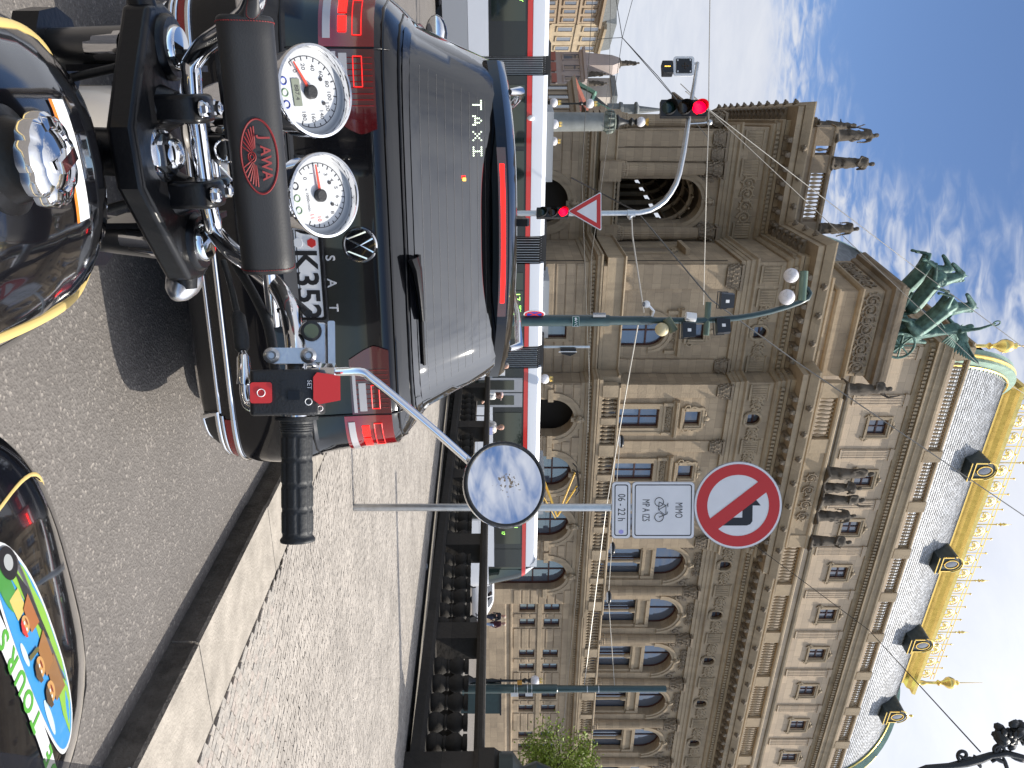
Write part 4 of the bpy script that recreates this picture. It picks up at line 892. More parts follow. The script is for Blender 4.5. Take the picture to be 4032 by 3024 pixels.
def human(h, arms, lean=(0, 0), robe=False, stride=.12, female=False, legs=True):
    """standing figure facing -y, feet at z=0; arms: ((elbow),(hand)) for left(+x) and right(-x) in head-heights scaled to h. materials 0 skin 1 top 2 legs 3 shoes"""
    k = h/1.75; lx, ly = lean; V = lambda x, y, z: (x*k, y*k, z*k)
    hip = .93; sh = 1.43; sw = .175 if female else .2
    C = [(V(0, ly*.3, hip), V(0, ly*.6, 1.12), .15*k, .135*k, 1), (V(0, ly*.6, 1.12), V(lx, ly, 1.34), .135*k, .155*k, 1),
         (V(-sw*.75+lx, ly, 1.40), V(sw*.75+lx, ly, 1.40), .085*k, .085*k, 1), (V(lx, ly, 1.42), V(lx, ly-.02, 1.54), .058*k, .055*k, 0),
         (V(lx, ly-.02, 1.60), V(lx, ly-.015, 1.67), .082*k, .09*k, 0), (V(lx, ly-.05, 1.575), V(lx, ly-.07, 1.57), .055*k, .05*k, 0), (V(lx, ly-.11, 1.62), V(lx, ly-.122, 1.60), .012*k, .018*k, 0),
         (V(-.08, 0, hip), V(.08, 0, hip), .13*k, .13*k, 2)]
    for s_, st in ((1, stride), (-1, -stride)):
        C += [(V(s_*.095, 0, .92), V(s_*.10, -st*.5-.02, .50), .095*k, .062*k, 2), (V(s_*.10, -st*.5-.02, .50), V(s_*.10, -st+.02, .10), .06*k, .045*k, 2), (V(s_*.10, -st+.03, .05), V(s_*.115, -st-.13, .035), .045*k, .04*k, 3)]
    if robe: C += [(V(0, 0, .95), V(0, .02, .1), .17*k, .25*k, 2), (V(.06, -.06, 1.2), V(-.12, -.1, .5), .1*k, .12*k, 2), (V(-.1, .04, 1.35), V(.12, .02, .7), .12*k, .14*k, 1)]
    for s_, (e_, d_) in zip((1, -1), arms):
        sp = V(s_*sw+lx, ly, sh-.03); C += [(sp, V(*e_), .058*k, .045*k, 1), (V(*e_), V(*d_), .043*k, .032*k, 1 if not robe else 0)]
        dv = (Vector(d_)-Vector(e_)).normalized(); pc = Vector(d_)+dv*.06
        C += [(V(*d_), V(*pc), .032*k, .036*k, 0)]
        sd_ = dv.cross(Vector((0, 0, 1)) if abs(dv.z) < .9 else Vector((0, 1, 0))).normalized(); up_ = sd_.cross(dv)
        for q_ in range(4):
            f0 = pc+dv*.015+sd_*(.012*(q_-1.5)*1.5); f1 = f0+dv*(.045-.006*abs(q_-1.3))+up_*.008; f2 = f1+dv*.03-up_*.014
            C += [(V(*f0), V(*f1), .011*k, .010*k, 0), (V(*f1), V(*f2), .010*k, .008*k, 0)]
        t0 = Vector(d_)+dv*.02+sd_*.03; C += [(V(*t0), V(*(t0+sd_*.03+dv*.035)), .012*k, .010*k, 0)]
    return C
ARMS_DOWN = (((.27, .02, 1.16), (.29, -.06, .92)), ((-.27, .02, 1.16), (-.29, -.06, .92)))
ARM_UP = (((.30, -.05, 1.62), (.22, -.12, 1.9)), ((-.26, -.02, 1.15), (-.14, -.2, 1.05)))
ARM_BENT = (((.28, .02, 1.15), (.16, -.2, 1.2)), ((-.27, -.0, 1.16), (-.1, -.22, 1.0)))
def lumps(seed, h):
    rr = random.Random(seed)
    def f(m_):
        for k in range(16):
            a = rr.uniform(0, 6.28); z = rr.uniform(.1, .75)*h; r_ = .13*h*(1.25-z/h)
            m_.cap((r_*math.cos(a), r_*math.sin(a), z), (r_*.8*math.cos(a+.5), r_*.8*math.sin(a+.5), z+.16*h), .02*h, .014*h, 6)
        m_.box(-.2*h, .2*h, -.17*h, .17*h, -.03*h, .03*h)
    return f
stat = [fuse(human(2.75, a, l, True, s_), .055, 2, lumps(i, 2.75)) for i, (a, l, s_) in enumerate([(ARMS_DOWN, (0, 0), .1), (ARM_BENT, (.03, -.03), .2), (ARM_UP, (-.03, 0), .15)])]
for m_ in stat: m_.materials.append(STATUE)
def statue(kind, x, y, z, rz, s_, label, grp='stone figures along the theatre parapet'):
    o = put(bpy.data.objects.new('statue', stat[kind]), None, TF @ T(x, y, z+.03*s_*2.75) @ RZ(rz) @ S(s_))
    return tag(o, label, 'statue', grp)
statue(0, 9.25, YC+.3, 21.3, -30, .98, 'dark robed stone statue at the outer corner of the theatre loggia')
statue(1, 10.9, YC+.3, 21.3, 15, 1.02, 'dark robed stone statue just left of the loggia balustrade with sky showing through')
statue(0, 15.1, YC+.3, 21.3, 10, 1.0, 'dark robed stone statue right of the loggia balustrade beside the chariot pedestal')
statue(2, 8.8+.167*3.4-.1, YC+3.5, 21.3, -80, .95, 'robed statue in the loggia roof row, next behind the corner one')
statue(1, 8.8+.167*6.8-.1, YC+6.9, 21.3, -80, .95, 'robed statue farthest back in the loggia roof row')
statue(2, 22.5, YA+.25, 21.5, -10, 1.05, 'lone draped statue on the parapet right of the bronze chariot')
statue(1, 34.1, YA+.2, 21.5, 5, 1.05, 'lone striding statue on the parapet beyond the no left turn sign')
for i, (x, k_, rz_, s_, l_) in enumerate([(28.6, 0, 30, 1.15, 'standing robed figure, leftmost of the dark sculpture group on the parapet'), (29.7, 1, -20, .95, 'seated looking figure, second of the dark sculpture group on the parapet'), (30.7, 2, 15, 1.1, 'figure with raised arm in the middle of the dark sculpture group'), (32.0, 0, -40, 1.0, 'stooping figure, rightmost of the dark sculpture group on the parapet')]):
    statue(k_, x, YA+.2, 21.5, rz_, s_, l_, 'sculpture group over the theatre risalit')
# ---- bronze chariot
tri = thing('chariot_sculpture', 'green bronze chariot with three rearing horses and a winged driver', 'sculpture', TF @ T(20, 44, 24.75))
def horse_caps(k=1.0, rear=30, seed=0):
    rr = random.Random(seed); Rm = RY(rear)     # horse faces -x; pivot at the hind feet
    def V(x, y, z): return tuple((T(0, 0, .0) @ Rm @ Vector((x, y, z)))*k)
    C = [(V(-.2, 0, 1.55), V(-1.55, 0, 1.55), .39*k, .41*k, 0), (V(-1.55, 0, 1.5), V(-1.78, 0, 1.6), .41*k, .36*k, 0), (V(-1.72, 0, 1.8), V(-2.3, 0, 2.42), .34*k, .19*k, 0),
         (V(-2.32, 0, 2.45), V(-2.42, 0, 2.42), .20*k, .17*k, 0), (V(-2.42, 0, 2.4), V(-2.58, 0, 1.85), .165*k, .10*k, 0), (V(-2.58, 0, 1.85), V(-2.6, 0, 1.72), .10*k, .09*k, 0),
         (V(-2.42, .09, 2.56), V(-2.5, .11, 2.72), .05*k, .02*k, 0), (V(-2.42, -.09, 2.56), V(-2.5, -.11, 2.72), .05*k, .02*k, 0)]
    for t in range(6): C.append((V(-1.72-.1*t, 0, 2.02+.14*t), V(-1.6-.1*t, .03, 1.95+.14*t), .07*k, .05*k, 0))
    for t in range(5): C.append((V(.18+.1*t, 0, 1.65-.2*t*t*.3), V(.28+.1*t, .02, 1.6-.2*(t+1)**2*.3*.8), .1*k, .09*k, 0))
    for s_ in (-.2, .2):
        # hind leg: knee forward, hock backward, planted; given in the unrotated frame
        hp = Vector(V(-.05, s_, 1.45)); kn = hp+Vector((-.32, 0, -.42))*k; hk = Vector((.22*k, s_*k, .62*k)); ft = Vector((.08*k, s_*k, .08*k))
        C += [(hp, kn, .30*k, .17*k, 0), (kn, hk, .15*k, .085*k, 0), (hk, ft, .08*k, .065*k, 0), (ft, ft+Vector((-.1*k, 0, -.02*k)), .08*k, .09*k, 0)]
        sh = Vector(V(-1.6, s_, 1.35)); q = rr.uniform(-.15, .15)
        kn = sh+Vector((-.62, 0, .02+q))*k; ft = kn+Vector((-.25+q, 0, -.55))*k
        C += [(sh, kn, .17*k, .095*k, 0), (kn, ft, .085*k, .055*k, 0), (ft, ft+Vector((-.02, 0, -.12))*k, .07*k, .08*k, 0)]
    return C
hm = [fuse(horse_caps(1.3, r_, i), .045, 2) for i, r_ in enumerate((36, 28, 40))]
for i, (m_, x, y, a) in enumerate(zip(hm, (18.6, 17.9, 17.2), (43.0, 44.6, 46.2), (10, 0, -10))):
    m_.materials.append(BRONZE); put(bpy.data.objects.new('horse', m_), tri, TF @ T(x, y, 24.72) @ RZ(a))
def wheel():
    m_ = MB().tube([(.85*math.cos(a), 0, .85*math.sin(a)) for a in [k*.2618 for k in range(24)]], .075, 7, True); m_.ball((0, 0, 0), (.17, .2, .17), 10, 6)
    for k in range(8): a = k*math.pi/4; m_.tube([(0, 0, 0), (.82*math.cos(a), 0, .82*math.sin(a))], [.07, .05], 6)
    return m_
wm_ = wheel().mesh('wheel', 50); wm_.materials.append(BRONZE)
for y in (43.2, 45.0): put(bpy.data.objects.new('wheel', wm_), tri, TF @ T(20.75, y, 25.65))
ob('chariot_body', MB().tube([(21.3, 43.5, 25.4), (20.3, 43.45, 25.5), (19.75, 43.7, 26.4), (19.65, 44.1, 26.9), (19.75, 44.5, 26.4), (20.3, 44.75, 25.5), (21.3, 44.7, 25.4)], .28, 8).box(19.8, 21.4, 43.5, 44.7, 25.2, 25.45).tube([(20.8, 43.2, 25.65), (20.8, 45.0, 25.65)], .12, 8).tube([(19.8, 44.1, 25.4), (17.6, 44.1, 26.0)], .1, 7), BRONZE, tri, TF, 50)
dr = [((20.35, 44.1, 25.7), (20.25, 44.1, 27.7), .62, .36, 0), ((20.25, 44.1, 27.7), (20.1, 44.1, 28.6), .36, .33, 0), ((20.1, 44.1, 28.6), (20.0, 44.1, 29.2), .34, .38, 0), ((20.0, 43.75, 29.45), (20.0, 44.45, 29.45), .19, .19, 0), ((19.98, 44.1, 29.5), (19.95, 44.1, 29.85), .14, .13, 0),
      ((19.93, 44.1, 30.05), (19.9, 44.1, 30.2), .2, .21, 0), ((20.02, 44.1, 30.2), (20.12, 44.1, 30.1), .19, .14, 0), ((19.98, 43.7, 29.5), (19.72, 43.45, 30.4), .13, .10, 0), ((19.72, 43.45, 30.4), (19.35, 43.35, 31.15), .10, .07, 0), ((19.98, 44.5, 29.45), (19.5, 44.5, 28.9), .13, .10, 0), ((19.5, 44.5, 28.9), (19.0, 44.3, 29.0), .10, .07, 0),
      ((20.6, 44.1, 26.2), (20.95, 44.1, 27.6), .35, .12, 0), ((20.1, 43.8, 27.8), (20.5, 43.7, 26.0), .16, .22, 0), ((20.3, 44.5, 28.0), (20.7, 44.5, 26.1), .16, .2, 0), ((19.9, 43.9, 27.6), (19.95, 43.8, 25.9), .12, .17, 0)]
dm_ = fuse(dr, .05, 2); dm_.materials.append(BRONZE)
put(bpy.data.objects.new('driver', dm_), tri, TF)
def wing():
    m_ = MB()
    for k in range(11):
        t = k/10; m_.ball((.55+.85*t, .1, .0+.75*t-.2*t*t), (.11, .06, .75-.2*t), 6, 5, RY(115-62*t))
    m_.ball((.3, .1, .1), (.5, .1, .25), 8, 5, RY(-25)); return m_
for s_, nm in ((1, 0), (-1, 1)): ob('wing', wing().mesh('wing', 50), BRONZE, tri, TF @ T(20.0, 44.1+.25*s_, 29.5) @ RZ(-8+s_*22) @ S(1.15, 1, 1.3))
ob('wreath', MB().tube([(.2*math.cos(a), 0, .2*math.sin(a)) for a in [k*.4488 for k in range(14)]], .045, 6, True), BRONZE, tri, TF @ T(19.3, 43.3, 31.2) @ RZ(20), 50)
ob('reins', MB().tube([(20.0, 43.9, 28.6), (19.3, 43.6, 27.9), (18.4, 43.3, 28.2)], .035, 5).tube([(20.0, 44.0, 28.6), (19.0, 44.3, 27.7), (18.0, 44.4, 28.1)], .035, 5), BRONZE, tri, TF, 50)
# ================================================================== TRAM
TRW = mat('tram white', (.60, .62, .66), .28, 0, coat=.6); TRR = mat('tram red', (.55, .018, .014), .3, 0, coat=.6)
TRK = mat('tram dark band', (.010, .011, .013), .25, 0, coat=.3); TRG = mat('tram glass', (.010, .016, .015), .04, 0, spec=.7)
TRGREY = mat('tram door grey', (.30, .31, .33), .4); BEL = mat('bellows rubber', (.014, .014, .015), .7); YEL = mat('pantograph yellow', (.68, .40, .03), .45)
LED = mat('green led', (.02, .05, .01), .5, emit=(.42, 1.0, .16), estr=1.1); ROOFG = mat('roof grey', (.22, .23, .24), .6)
YT, ZT = 26.2, ZG
tram = thing('tram', 'long white and red articulated tram standing across the street', 'tram', TF @ T(10, YT+1.25, ZT))
def section(x0, x1, front=None):
    W = 2.46; y0, y1 = YT, YT+W
    pr = lambda o=0: [(y0+.03, .28), (y0, .5), (y0, 1.05)]
    def slab(name, z0, z1, m, out=0.0, xx0=x0, xx1=x1):
        return ob(name, MB().box(xx0, xx1, y0-out, y1+out, ZT+z0, ZT+z1), m, tram, TF)
    xe = x1 - (1.5 if front else 0)
    slab('lower_panel', .25, 1.02, TRGREY if not front else TRW, 0, x0, xe); slab('side_panel', 1.03, 1.66, TRW, .002, x0, xe)
    slab('window_band', 1.67, 2.86, TRK, -.006, x0, xe); slab('red_band', 2.87, 3.03, TRR, .012, x0, xe)
    rf = MB().sweep([(-W-.012, 3.04), (.012, 3.04), (.0, 3.2), (-.03, 3.4), (-.14, 3.53), (-W+.14, 3.53), (-W+.03, 3.4), (-W-.012, 3.2)], [(x0, YT), (xe, YT)]); rf.m = None
    rf.v = [(a, b, c+ZT) for a, b, c in rf.v]; ob('roof_fairing', rf, TRW, tram, TF, 30)
    return xe
def tglass(xa, xb, z0=1.75, z1=2.8): return ob('side_window', MB().box(xa, xb, YT-.012, YT+.02, ZT+z0, ZT+z1), TRG, tram, TF)
def bellows(xa, xb):
    m_ = MB(); n = 11; pts = []
    for k in range(n):
        x = xa+(xb-xa)*(k+.5)/n; m_.box(x-(xb-xa)/n*.42, x+(xb-xa)/n*.30, YT+.06, YT+2.4, ZT+.35, ZT+3.42)
    m_.box(xa, xb, YT+.13, YT+2.33, ZT+.35, ZT+3.38); b = ob('bellows', m_, BEL, tram, TF)
    for k in range(n):
        x = xa+(xb-xa)*(k+.5)/n; ob('fold_edge', MB().tube([(x, YT+.045, ZT+.6), (x, YT+.045, ZT+3.36), (x, YT+.2, ZT+3.44)], .011, 4), STEEL, b, TF)
    ob('joint_cover', MB().box(xa-.35, xb+.35, YT+.3, YT+2.1, ZT+3.42, ZT+3.62), BEL, tram, TF)
secs = [(-9.0, 2.55), (3.12, 8.36), (9.38, 12.62), (13.55, 24.9)]
section(*secs[0]); section(*secs[1]); section(*secs[2]); xe = section(*secs[3], front=True)
for a, b in zip(secs, secs[1:]): bellows(a[1], b[0])
for xa, xb in [(-3.2, -1.3), (-1.1, .4), (.55, 1.55), (3.4, 5.3), (5.45, 7.9), (9.7, 10.35), (10.4, 12.3), (15.5, 17.0), (17.1, 18.6), (18.7, 20.1), (20.9, 22.1)]: tglass(xa, xb)
for xa in (13.95, 14.62, 20.2):
    d = ob('door', MB().box(xa, xa+.62, YT-.022, YT+.03, ZT+.35, ZT+2.82), TRGREY, tram, TF); ob('door_glass', MB().box(xa+.1, xa+.52, YT-.03, YT-.005, ZT+.7, ZT+2.5), TRG, d, TF)
# cab: raked front
zz = lambda q: ZT+q
cab_out = [(23.4, .25), (24.75, .25), (25.05, .7), (24.95, 1.25), (24.55, 2.7), (24.3, 3.05), (23.9, 3.4), (23.5, 3.53), (23.4, 3.53)]
def cabslice(z0, z1, m, name, out=0):
    lo = [p for p in cab_out if z0 <= p[1] <= z1]
    def xf(z):
        for (a, b), (c, d) in zip(cab_out[1:], cab_out[2:]):
            if b <= z <= d and d > b: return a+(c-a)*(z-b)/(d-b)
        return 23.5
    zs_ = sorted({z0, z1, *[p[1] for p in lo]}); m_ = MB(); rings = []
    for z in zs_:
        f = xf(z); r = [(23.4, YT-out)]
        for t in range(7):
            a = math.pi/2*t/6; r.append((f-.75+.75*math.sin(a), YT-out+.9-.9*math.cos(a)))
        r += [(x, 2*(YT+1.23)-y) for x, y in r[::-1]]; rings.append([(x, y, zz(z)) for x, y in r])
    n = len(rings[0]); m_.add([p for r in rings for p in r], [(i*n+k, i*n+(k+1) % n, (i+1)*n+(k+1) % n, (i+1)*n+k) for i in range(len(rings)-1) for k in range(n)] + [tuple(range(n)), tuple((len(rings)-1)*n+k for k in range(n))])
    return ob(name, m_, m, tram, TF, 35)
cabslice(.25, 1.4, TRW, 'cab_front'); cabslice(1.41, 2.86, TRG, 'windscreen', .004); cabslice(2.87, 3.03, TRR, 'cab_red_band', .012); cabslice(3.04, 3.53, TRW, 'cab_roof')
ob('cab_pillar', MB().box(22.4, 23.42, YT-.008, YT+.1, zz(1.67), zz(2.86)), TRK, tram, TF)
ob('door_sensor', MB().ball((4.4, YT-.05, zz(3.0)), (.09, .1, .12), 8, 6), WHITEPL, tram, TF, 50)
ob('door_sensor', MB().ball((11.6, YT-.05, zz(3.0)), (.09, .1, .12), 8, 6), WHITEPL, tram, TF, 50)
for x in (-2.8, 4.3, 10.2, 18.6): ob('roof_box', MB().box(x, x+2.3, YT+.5, YT+2.0, zz(3.50), zz(3.78)), ROOFG, tram, TF)
def led(s_, x, z, size): return text('destination_text', s_, size, LED, tram, TF @ T(x, YT-.016, zz(z)) @ RX(90), 'LEFT', .001)
led('17', .02-.9, 2.58, .34); led('SIDL. MODŘANY', -.25+.0, 2.66, .17); led('Nádraží Braník', -.2, 2.47, .15)
led('17', 10.45, 2.58, .32); led('SIDL. MODŘANY', 10.95, 2.68, .155); led('Nádraží Braník', 11.0, 2.49, .13); led('221', 20.95, 2.6, .2); led('17', 21.4, 2.05, .2)
WTX = mat('white print', (.7, .7, .7), .5)
text('lettering', 'pid', .16, WTX, tram, TF @ T(20.35, YT-.04, zz(1.4)) @ RX(90)); 
ob('notice_plate', MB().box(13.62, 13.86, YT-.02, YT-.006, zz(1.85), zz(2.15)), WTX, tram, TF)
pa = ob('pantograph_base', MB().box(18.7, 20.3, YT+.6, YT+1.9, zz(3.53), zz(3.68)).box(19.9, 20.2, YT+.5, YT+2.0, zz(3.68), zz(3.8)), YEL, tram, TF)
jj = (21.6, YT+1.25, zz(4.45))
ob('pantograph_arm', MB().tube([(19.3, YT+1.25, zz(3.7)), jj], .05, 7).tube([(19.9, YT+1.0, zz(3.6)), (21.5, YT+1.0, zz(4.35))], .022, 6), YEL, tram, TF, 50)
ob('pantograph_arm', MB().tube([jj, (19.6, YT+.75, zz(5.2))], .035, 6).tube([jj, (19.6, YT+1.75, zz(5.2))], .035, 6), YEL, tram, TF, 50)
ob('pantograph_head', MB().tube([(19.4, YT+.3, zz(5.12)), (19.45, YT+.55, zz(5.28)), (19.45, YT+1.95, zz(5.28)), (19.4, YT+2.2, zz(5.12))], .03, 6).tube([(19.75, YT+.3, zz(5.12)), (19.7, YT+.55, zz(5.28)), (19.7, YT+1.95, zz(5.28)), (19.75, YT+2.2, zz(5.12))], .03, 6), BLACKIRON, tram, TF, 50)
for x in (-5, 1.4, 5.7, 11, 15.8, 22.3):
    for y in (YT+.3, YT+2.15): ob('wheel', MB().lathe([(.3, -.07), (.31, .0), (.3, .07)], 16, T(x, y, ZT+.31) @ RX(90)), BLACKIRON, tram, TF)
ob('underframe', MB().box(-9, 24.4, YT+.25, YT+2.2, ZT+.2, ZT+.5), BEL, tram, TF)
# ================================================================== BUILDINGS FAR DOWN THE STREET ON THE LEFT
GND = ZG
def dwall(name, m, parent, pts, z0, z1, fr=I4): return ob(name, MB().prism(pts, z0, z1), m, parent, fr)
CREAM = stone('cream render', (.56, .50, .43), (.52, .46, .40), 6, 3.4, (.36, .32, .27), .3, .001, .1); PINK = stone('pink grey stone', (.46, .39, .36), (.42, .36, .33), 4, 1.2, (.27, .23, .21), .35, .002, .2)
OCHRE = stone('ochre stone', (.40, .31, .22), (.35, .27, .19), 3, 1.0, (.20, .16, .12), .4, .002, .2); REDT = mat('red roof tiles', (.30, .085, .045), .8, var=.25, vscale=2, bump=.4, bscale=12); ORNR = mat('terracotta panel', (.36, .13, .10), .8)
GREYR = mat('grey sheet roof', (.16, .17, .17), .6, var=.2); LGREEN = mat('green copper', (.24, .42, .30), .6, var=.2)
def townhouse(name, label, U0, U1, d0, d1, Vtop, m, rows, cols, vb=2080, cornice=True, orn=None):
    """street front from (U0 at d0) to (U1 at d1); windows are parts with panes"""
    a, b = P(U0, 2000, d0), P(U1, 2000, d1); dv = Vector((b.x-a.x, b.y-a.y)); l = dv.length; ang = math.degrees(math.atan2(dv.y, dv.x)); F_ = T(a.x, a.y, GND) @ RZ(ang)
    h = P(U0, Vtop, d0).z-GND; t = thing(name, label, 'building', F_, 'houses down the street behind the tram')
    ob('wall', MB().box(0, l, 0, 11, -.3, h), m, t, F_)
    if cornice: ob('cornice', MB().sweep([(0, h-.8), (.25, h-.75), (.35, h-.4), (.8, h-.3), (.85, h+.05), (0, h+.1)], [(0, 0), (l, 0)]), m, t, F_)
    ww, bay = l/cols*.42, l/cols; fr_ = None
    for r_ in range(rows):
        z = h*(r_+.5)/rows*.93; hh = h/rows*.5
        ob('string_course', MB().box(0, l, -.15, .02, z+hh+.5, z+hh+.75), m, t, F_)
        for c_ in range(cols):
            M_ = F_ @ T((c_+.5)*bay, 0, z)
            w_ = ob('window', MB().box(-ww/2-.2, -ww/2, -.1, .02, -.1, hh+.2).box(ww/2, ww/2+.2, -.1, .02, -.1, hh+.2).box(-ww/2, ww/2, -.1, .02, hh, hh+.2).box(-ww/2-.3, ww/2+.3, -.18, .02, -.25, -.1), m, t, M_)
            ob('pane', MB().box(-ww/2, ww/2, -.03, .015, 0, hh), GLASS, w_, M_)
    if orn:
        for c_ in range(cols):
            for z in (h*.38, h*.62): ob('painted_panel', MB().box((c_+.5)*bay-.9, (c_+.5)*bay+.9, -.2, -.12, z-.5, z+1.6), orn, t, F_)
    return t, F_, l, h
t, F_, l, h = townhouse('apartment_house', 'tall ochre apartment house at the far left edge with rows of windows', -200, 92, 96, 112, 2425, OCHRE, 5, 8)
ob('roof', MB().prism([(-.3, h), (l+.1, h), (l-1, h+2.0), (1, h+2.0)], .2, 8, 'y'), GREYR, t, F_)
t, F_, l, h = townhouse('corner_house', 'narrow golden stone house with large windows left of the palace front', 94, 206, 114, 124, 2388, mat('golden stone', (.40, .32, .215), .8, var=.2, vscale=.6), 4, 3)
ob('roof', MB().prism([(-.1, h), (l+.1, h), (l-.6, h+1.6), (.6, h+1.6)], .2, 8, 'y'), GREYR, t, F_)
t, F_, l, h = townhouse('palace_house', 'pinkish grey palace front with red painted panels and roof figures', 204, 332, 108, 104, 2300, PINK, 3, 3)
for c_ in range(3):
    for z_ in (h*.36, h*.66): ob('painted_panel', MB().box((c_+.5)*l/3-.95, (c_+.5)*l/3+.95, -.2, -.12, z_-.35, z_+.35), ORNR, t, F_)
ob('gable', MB().prism([(.1, h), (l*.42, h), (l*.42, h+3.8), (l*.34, h+4.8), (l*.18, h+4.8), (l*.1, h+3.8)], .0, 1.6, 'y'), PINK, t, F_); ob('upper_wall', MB().box(l*.42, l, 2.0, 8, h-.5, h+3.6), CREAM, t, F_); ob('upper_roof', MB().prism([(l*.40, h+3.6), (l*1.02, h+3.6), (l*1.02, h+4.3), (l*.40, h+4.3)], 1.7, 8.3, 'y'), GREYR, t, F_)
for x_ in (l*.26, l*.60, l*.88): ob('roof_figure', stat[0], STATUE, t, F_ @ T(x_, .5, h+(4.9 if x_ < l*.4 else .1)) @ S(1.0))
t, F_, l, h = townhouse('brown_house', 'brown stone house with red tiled roof beside the grey lamp column', 330, 560, 78, 70, 2262, OCHRE, 2, 6)
ob('roof', MB().add([(-.6, -.7, h), (l, -.7, h), (l, 5, h+2.8), (-.6, 5, h+2.8), (-.6, 10, h), (l, 10, h)], [(0, 1, 2, 3), (3, 2, 5, 4), (0, 3, 4), (1, 5, 2)]), REDT, t, F_)
for x_ in (l*.3, l*.62): ob('roof_dormer', MB().box(x_-.5, x_+.5, .9, 2.5, h+1.3, h+2.4).prism([(x_-.7, h+2.4), (x_+.7, h+2.4), (x_, h+3.0)], .8, 2.8, 'y'), OCHRE, t, F_)
a, b = P(338, 2000, 96), P(500, 2000, 92); F_ = T(a.x, a.y, GND) @ RZ(math.degrees(math.atan2(b.y-a.y, b.x-a.x))); l = (b-a).length
t = thing('gabled_house', 'cream gabled house with green roof edge and a small dark spire', 'building', F_, 'houses down the street behind the tram')
h0, h1 = P(338, 2360, 96).z-GND, P(470, 2452, 93).z-GND
ob('gable_wall', MB().prism([(0, 0), (l+3, 0), (l+3, h0-2), (l*.82, h1), (l*.42, h1-4), (l*.2, h0-1), (0, h0-3)], 0, 9, 'y'), CREAM, t, F_)
ob('roof_edge', MB().tube([(-.3, -.1, h0-2.6), (l*.2, -.1, h0-.6), (l*.42, -.1, h1-3.6), (l*.82, -.1, h1+.4)], .3, 5), LGREEN, t, F_); ob('roof', MB().prism([(-.2, h0-2.8), (l*.2, h0-.8), (l*.42, h1-3.8), (l*.82, h1+.2), (l*.82, h1-.2), (l*.2, h0-1.2)], .05, 9, 'y'), GREYR, t, F_)
ob('attic_window', MB().box(l*.74, l*.80, -.06, .02, h1-4.2, h1-3.3), GLASS, t, F_)
sp = P(432, 2000, 96); sz = P(432, 2455, 96).z
ob('spire', MB().lathe([(.8, sz-2), (.8, sz-.6), (1.0, sz-.5), (.95, sz-.2), (.7, sz-.1), (.7, sz+1.3), (.95, sz+1.4), (1.0, sz+1.6), (.5, sz+1.9), (.1, sz+5.0), (.05, sz+5.6)], 8, T(sp.x, sp.y, 0)), GREYR, t, smooth=None)
ob('spire_ball', MB().ball((sp.x, sp.y, sz+5.8), .28, 10, 7), GOLD, t, smooth=60)
# ================================================================== TREE AT THE RIGHT EDGE
LEAF = mat('fresh leaves', (.19, .25, .03), .55, island=.45, spec=.3); BARK = mat('bark', (.06, .045, .03), .9, bump=.5, bscale=20)
LEAF.node_tree.nodes['Principled BSDF'].inputs['Transmission Weight'].default_value = 0.0
tc_ = P(3095, 2000, 25.5)
tree = thing('linden_tree', 'young fresh green tree at the right edge behind the stone pier', 'tree', T(tc_.x, tc_.y, ZG))
ob('trunk', MB().tube([(tc_.x, tc_.y, ZG), (tc_.x+.05, tc_.y, ZG+1.6), (tc_.x-.1, tc_.y+.1, ZG+4.2)], [.13, .1, .06], 8), BARK, tree, smooth=60)
brn = MB(); ctr = []
for k in range(26):
    a = random.uniform(0, 6.28); e_ = random.uniform(-.5, 1.3); r_ = random.uniform(1.1, 2.0); q = Vector((math.cos(a)*math.cos(e_)*r_, math.sin(a)*math.cos(e_)*r_, 4.1+math.sin(e_)*r_*.95)); s0 = Vector((0, 0, random.uniform(2.2, 4.0)))
    brn.tube([(tc_.x+s0.x, tc_.y+s0.y, ZG+s0.z), (tc_.x+q.x*.6, tc_.y+q.y*.6, ZG+(s0.z+q.z)/2+.15), (tc_.x+q.x, tc_.y+q.y, ZG+q.z)], [.035, .022, .008], 5); ctr.append(q)
ob('limbs', brn, BARK, tree, smooth=60)
n_ = 14000; ci = rng.integers(0, len(ctr), n_); cc = np.array([list(c) for c in ctr])[ci]
pp = cc*rng.uniform(.55, 1.04, (n_, 1))*np.array([1, 1, 1]) + np.array([0, 0, .0]) + rng.normal(0, .2, (n_, 3)); pp[:, 2] = cc[:, 2]*rng.uniform(.85, 1.03, n_)+rng.normal(0, .17, n_)
u = rng.normal(size=(n_, 3)); u /= np.linalg.norm(u, axis=1)[:, None]; v_ = np.cross(u, rng.normal(size=(n_, 3))); v_ /= np.linalg.norm(v_, axis=1)[:, None]
sz_ = rng.uniform(.03, .062, (n_, 1)); o_ = np.array([tc_.x, tc_.y, ZG])
q4 = np.stack([pp-u*sz_, pp+v_*sz_*.6, pp+u*sz_, pp-v_*sz_*.6], 1) + o_
me = bpy.data.meshes.new('crown'); me.from_pydata(q4.reshape(-1, 3).tolist(), [], (np.arange(n_*4).reshape(-1, 4)).tolist()); me.materials.append(LEAF); me.update(); put(bpy.data.objects.new('crown', me), tree)
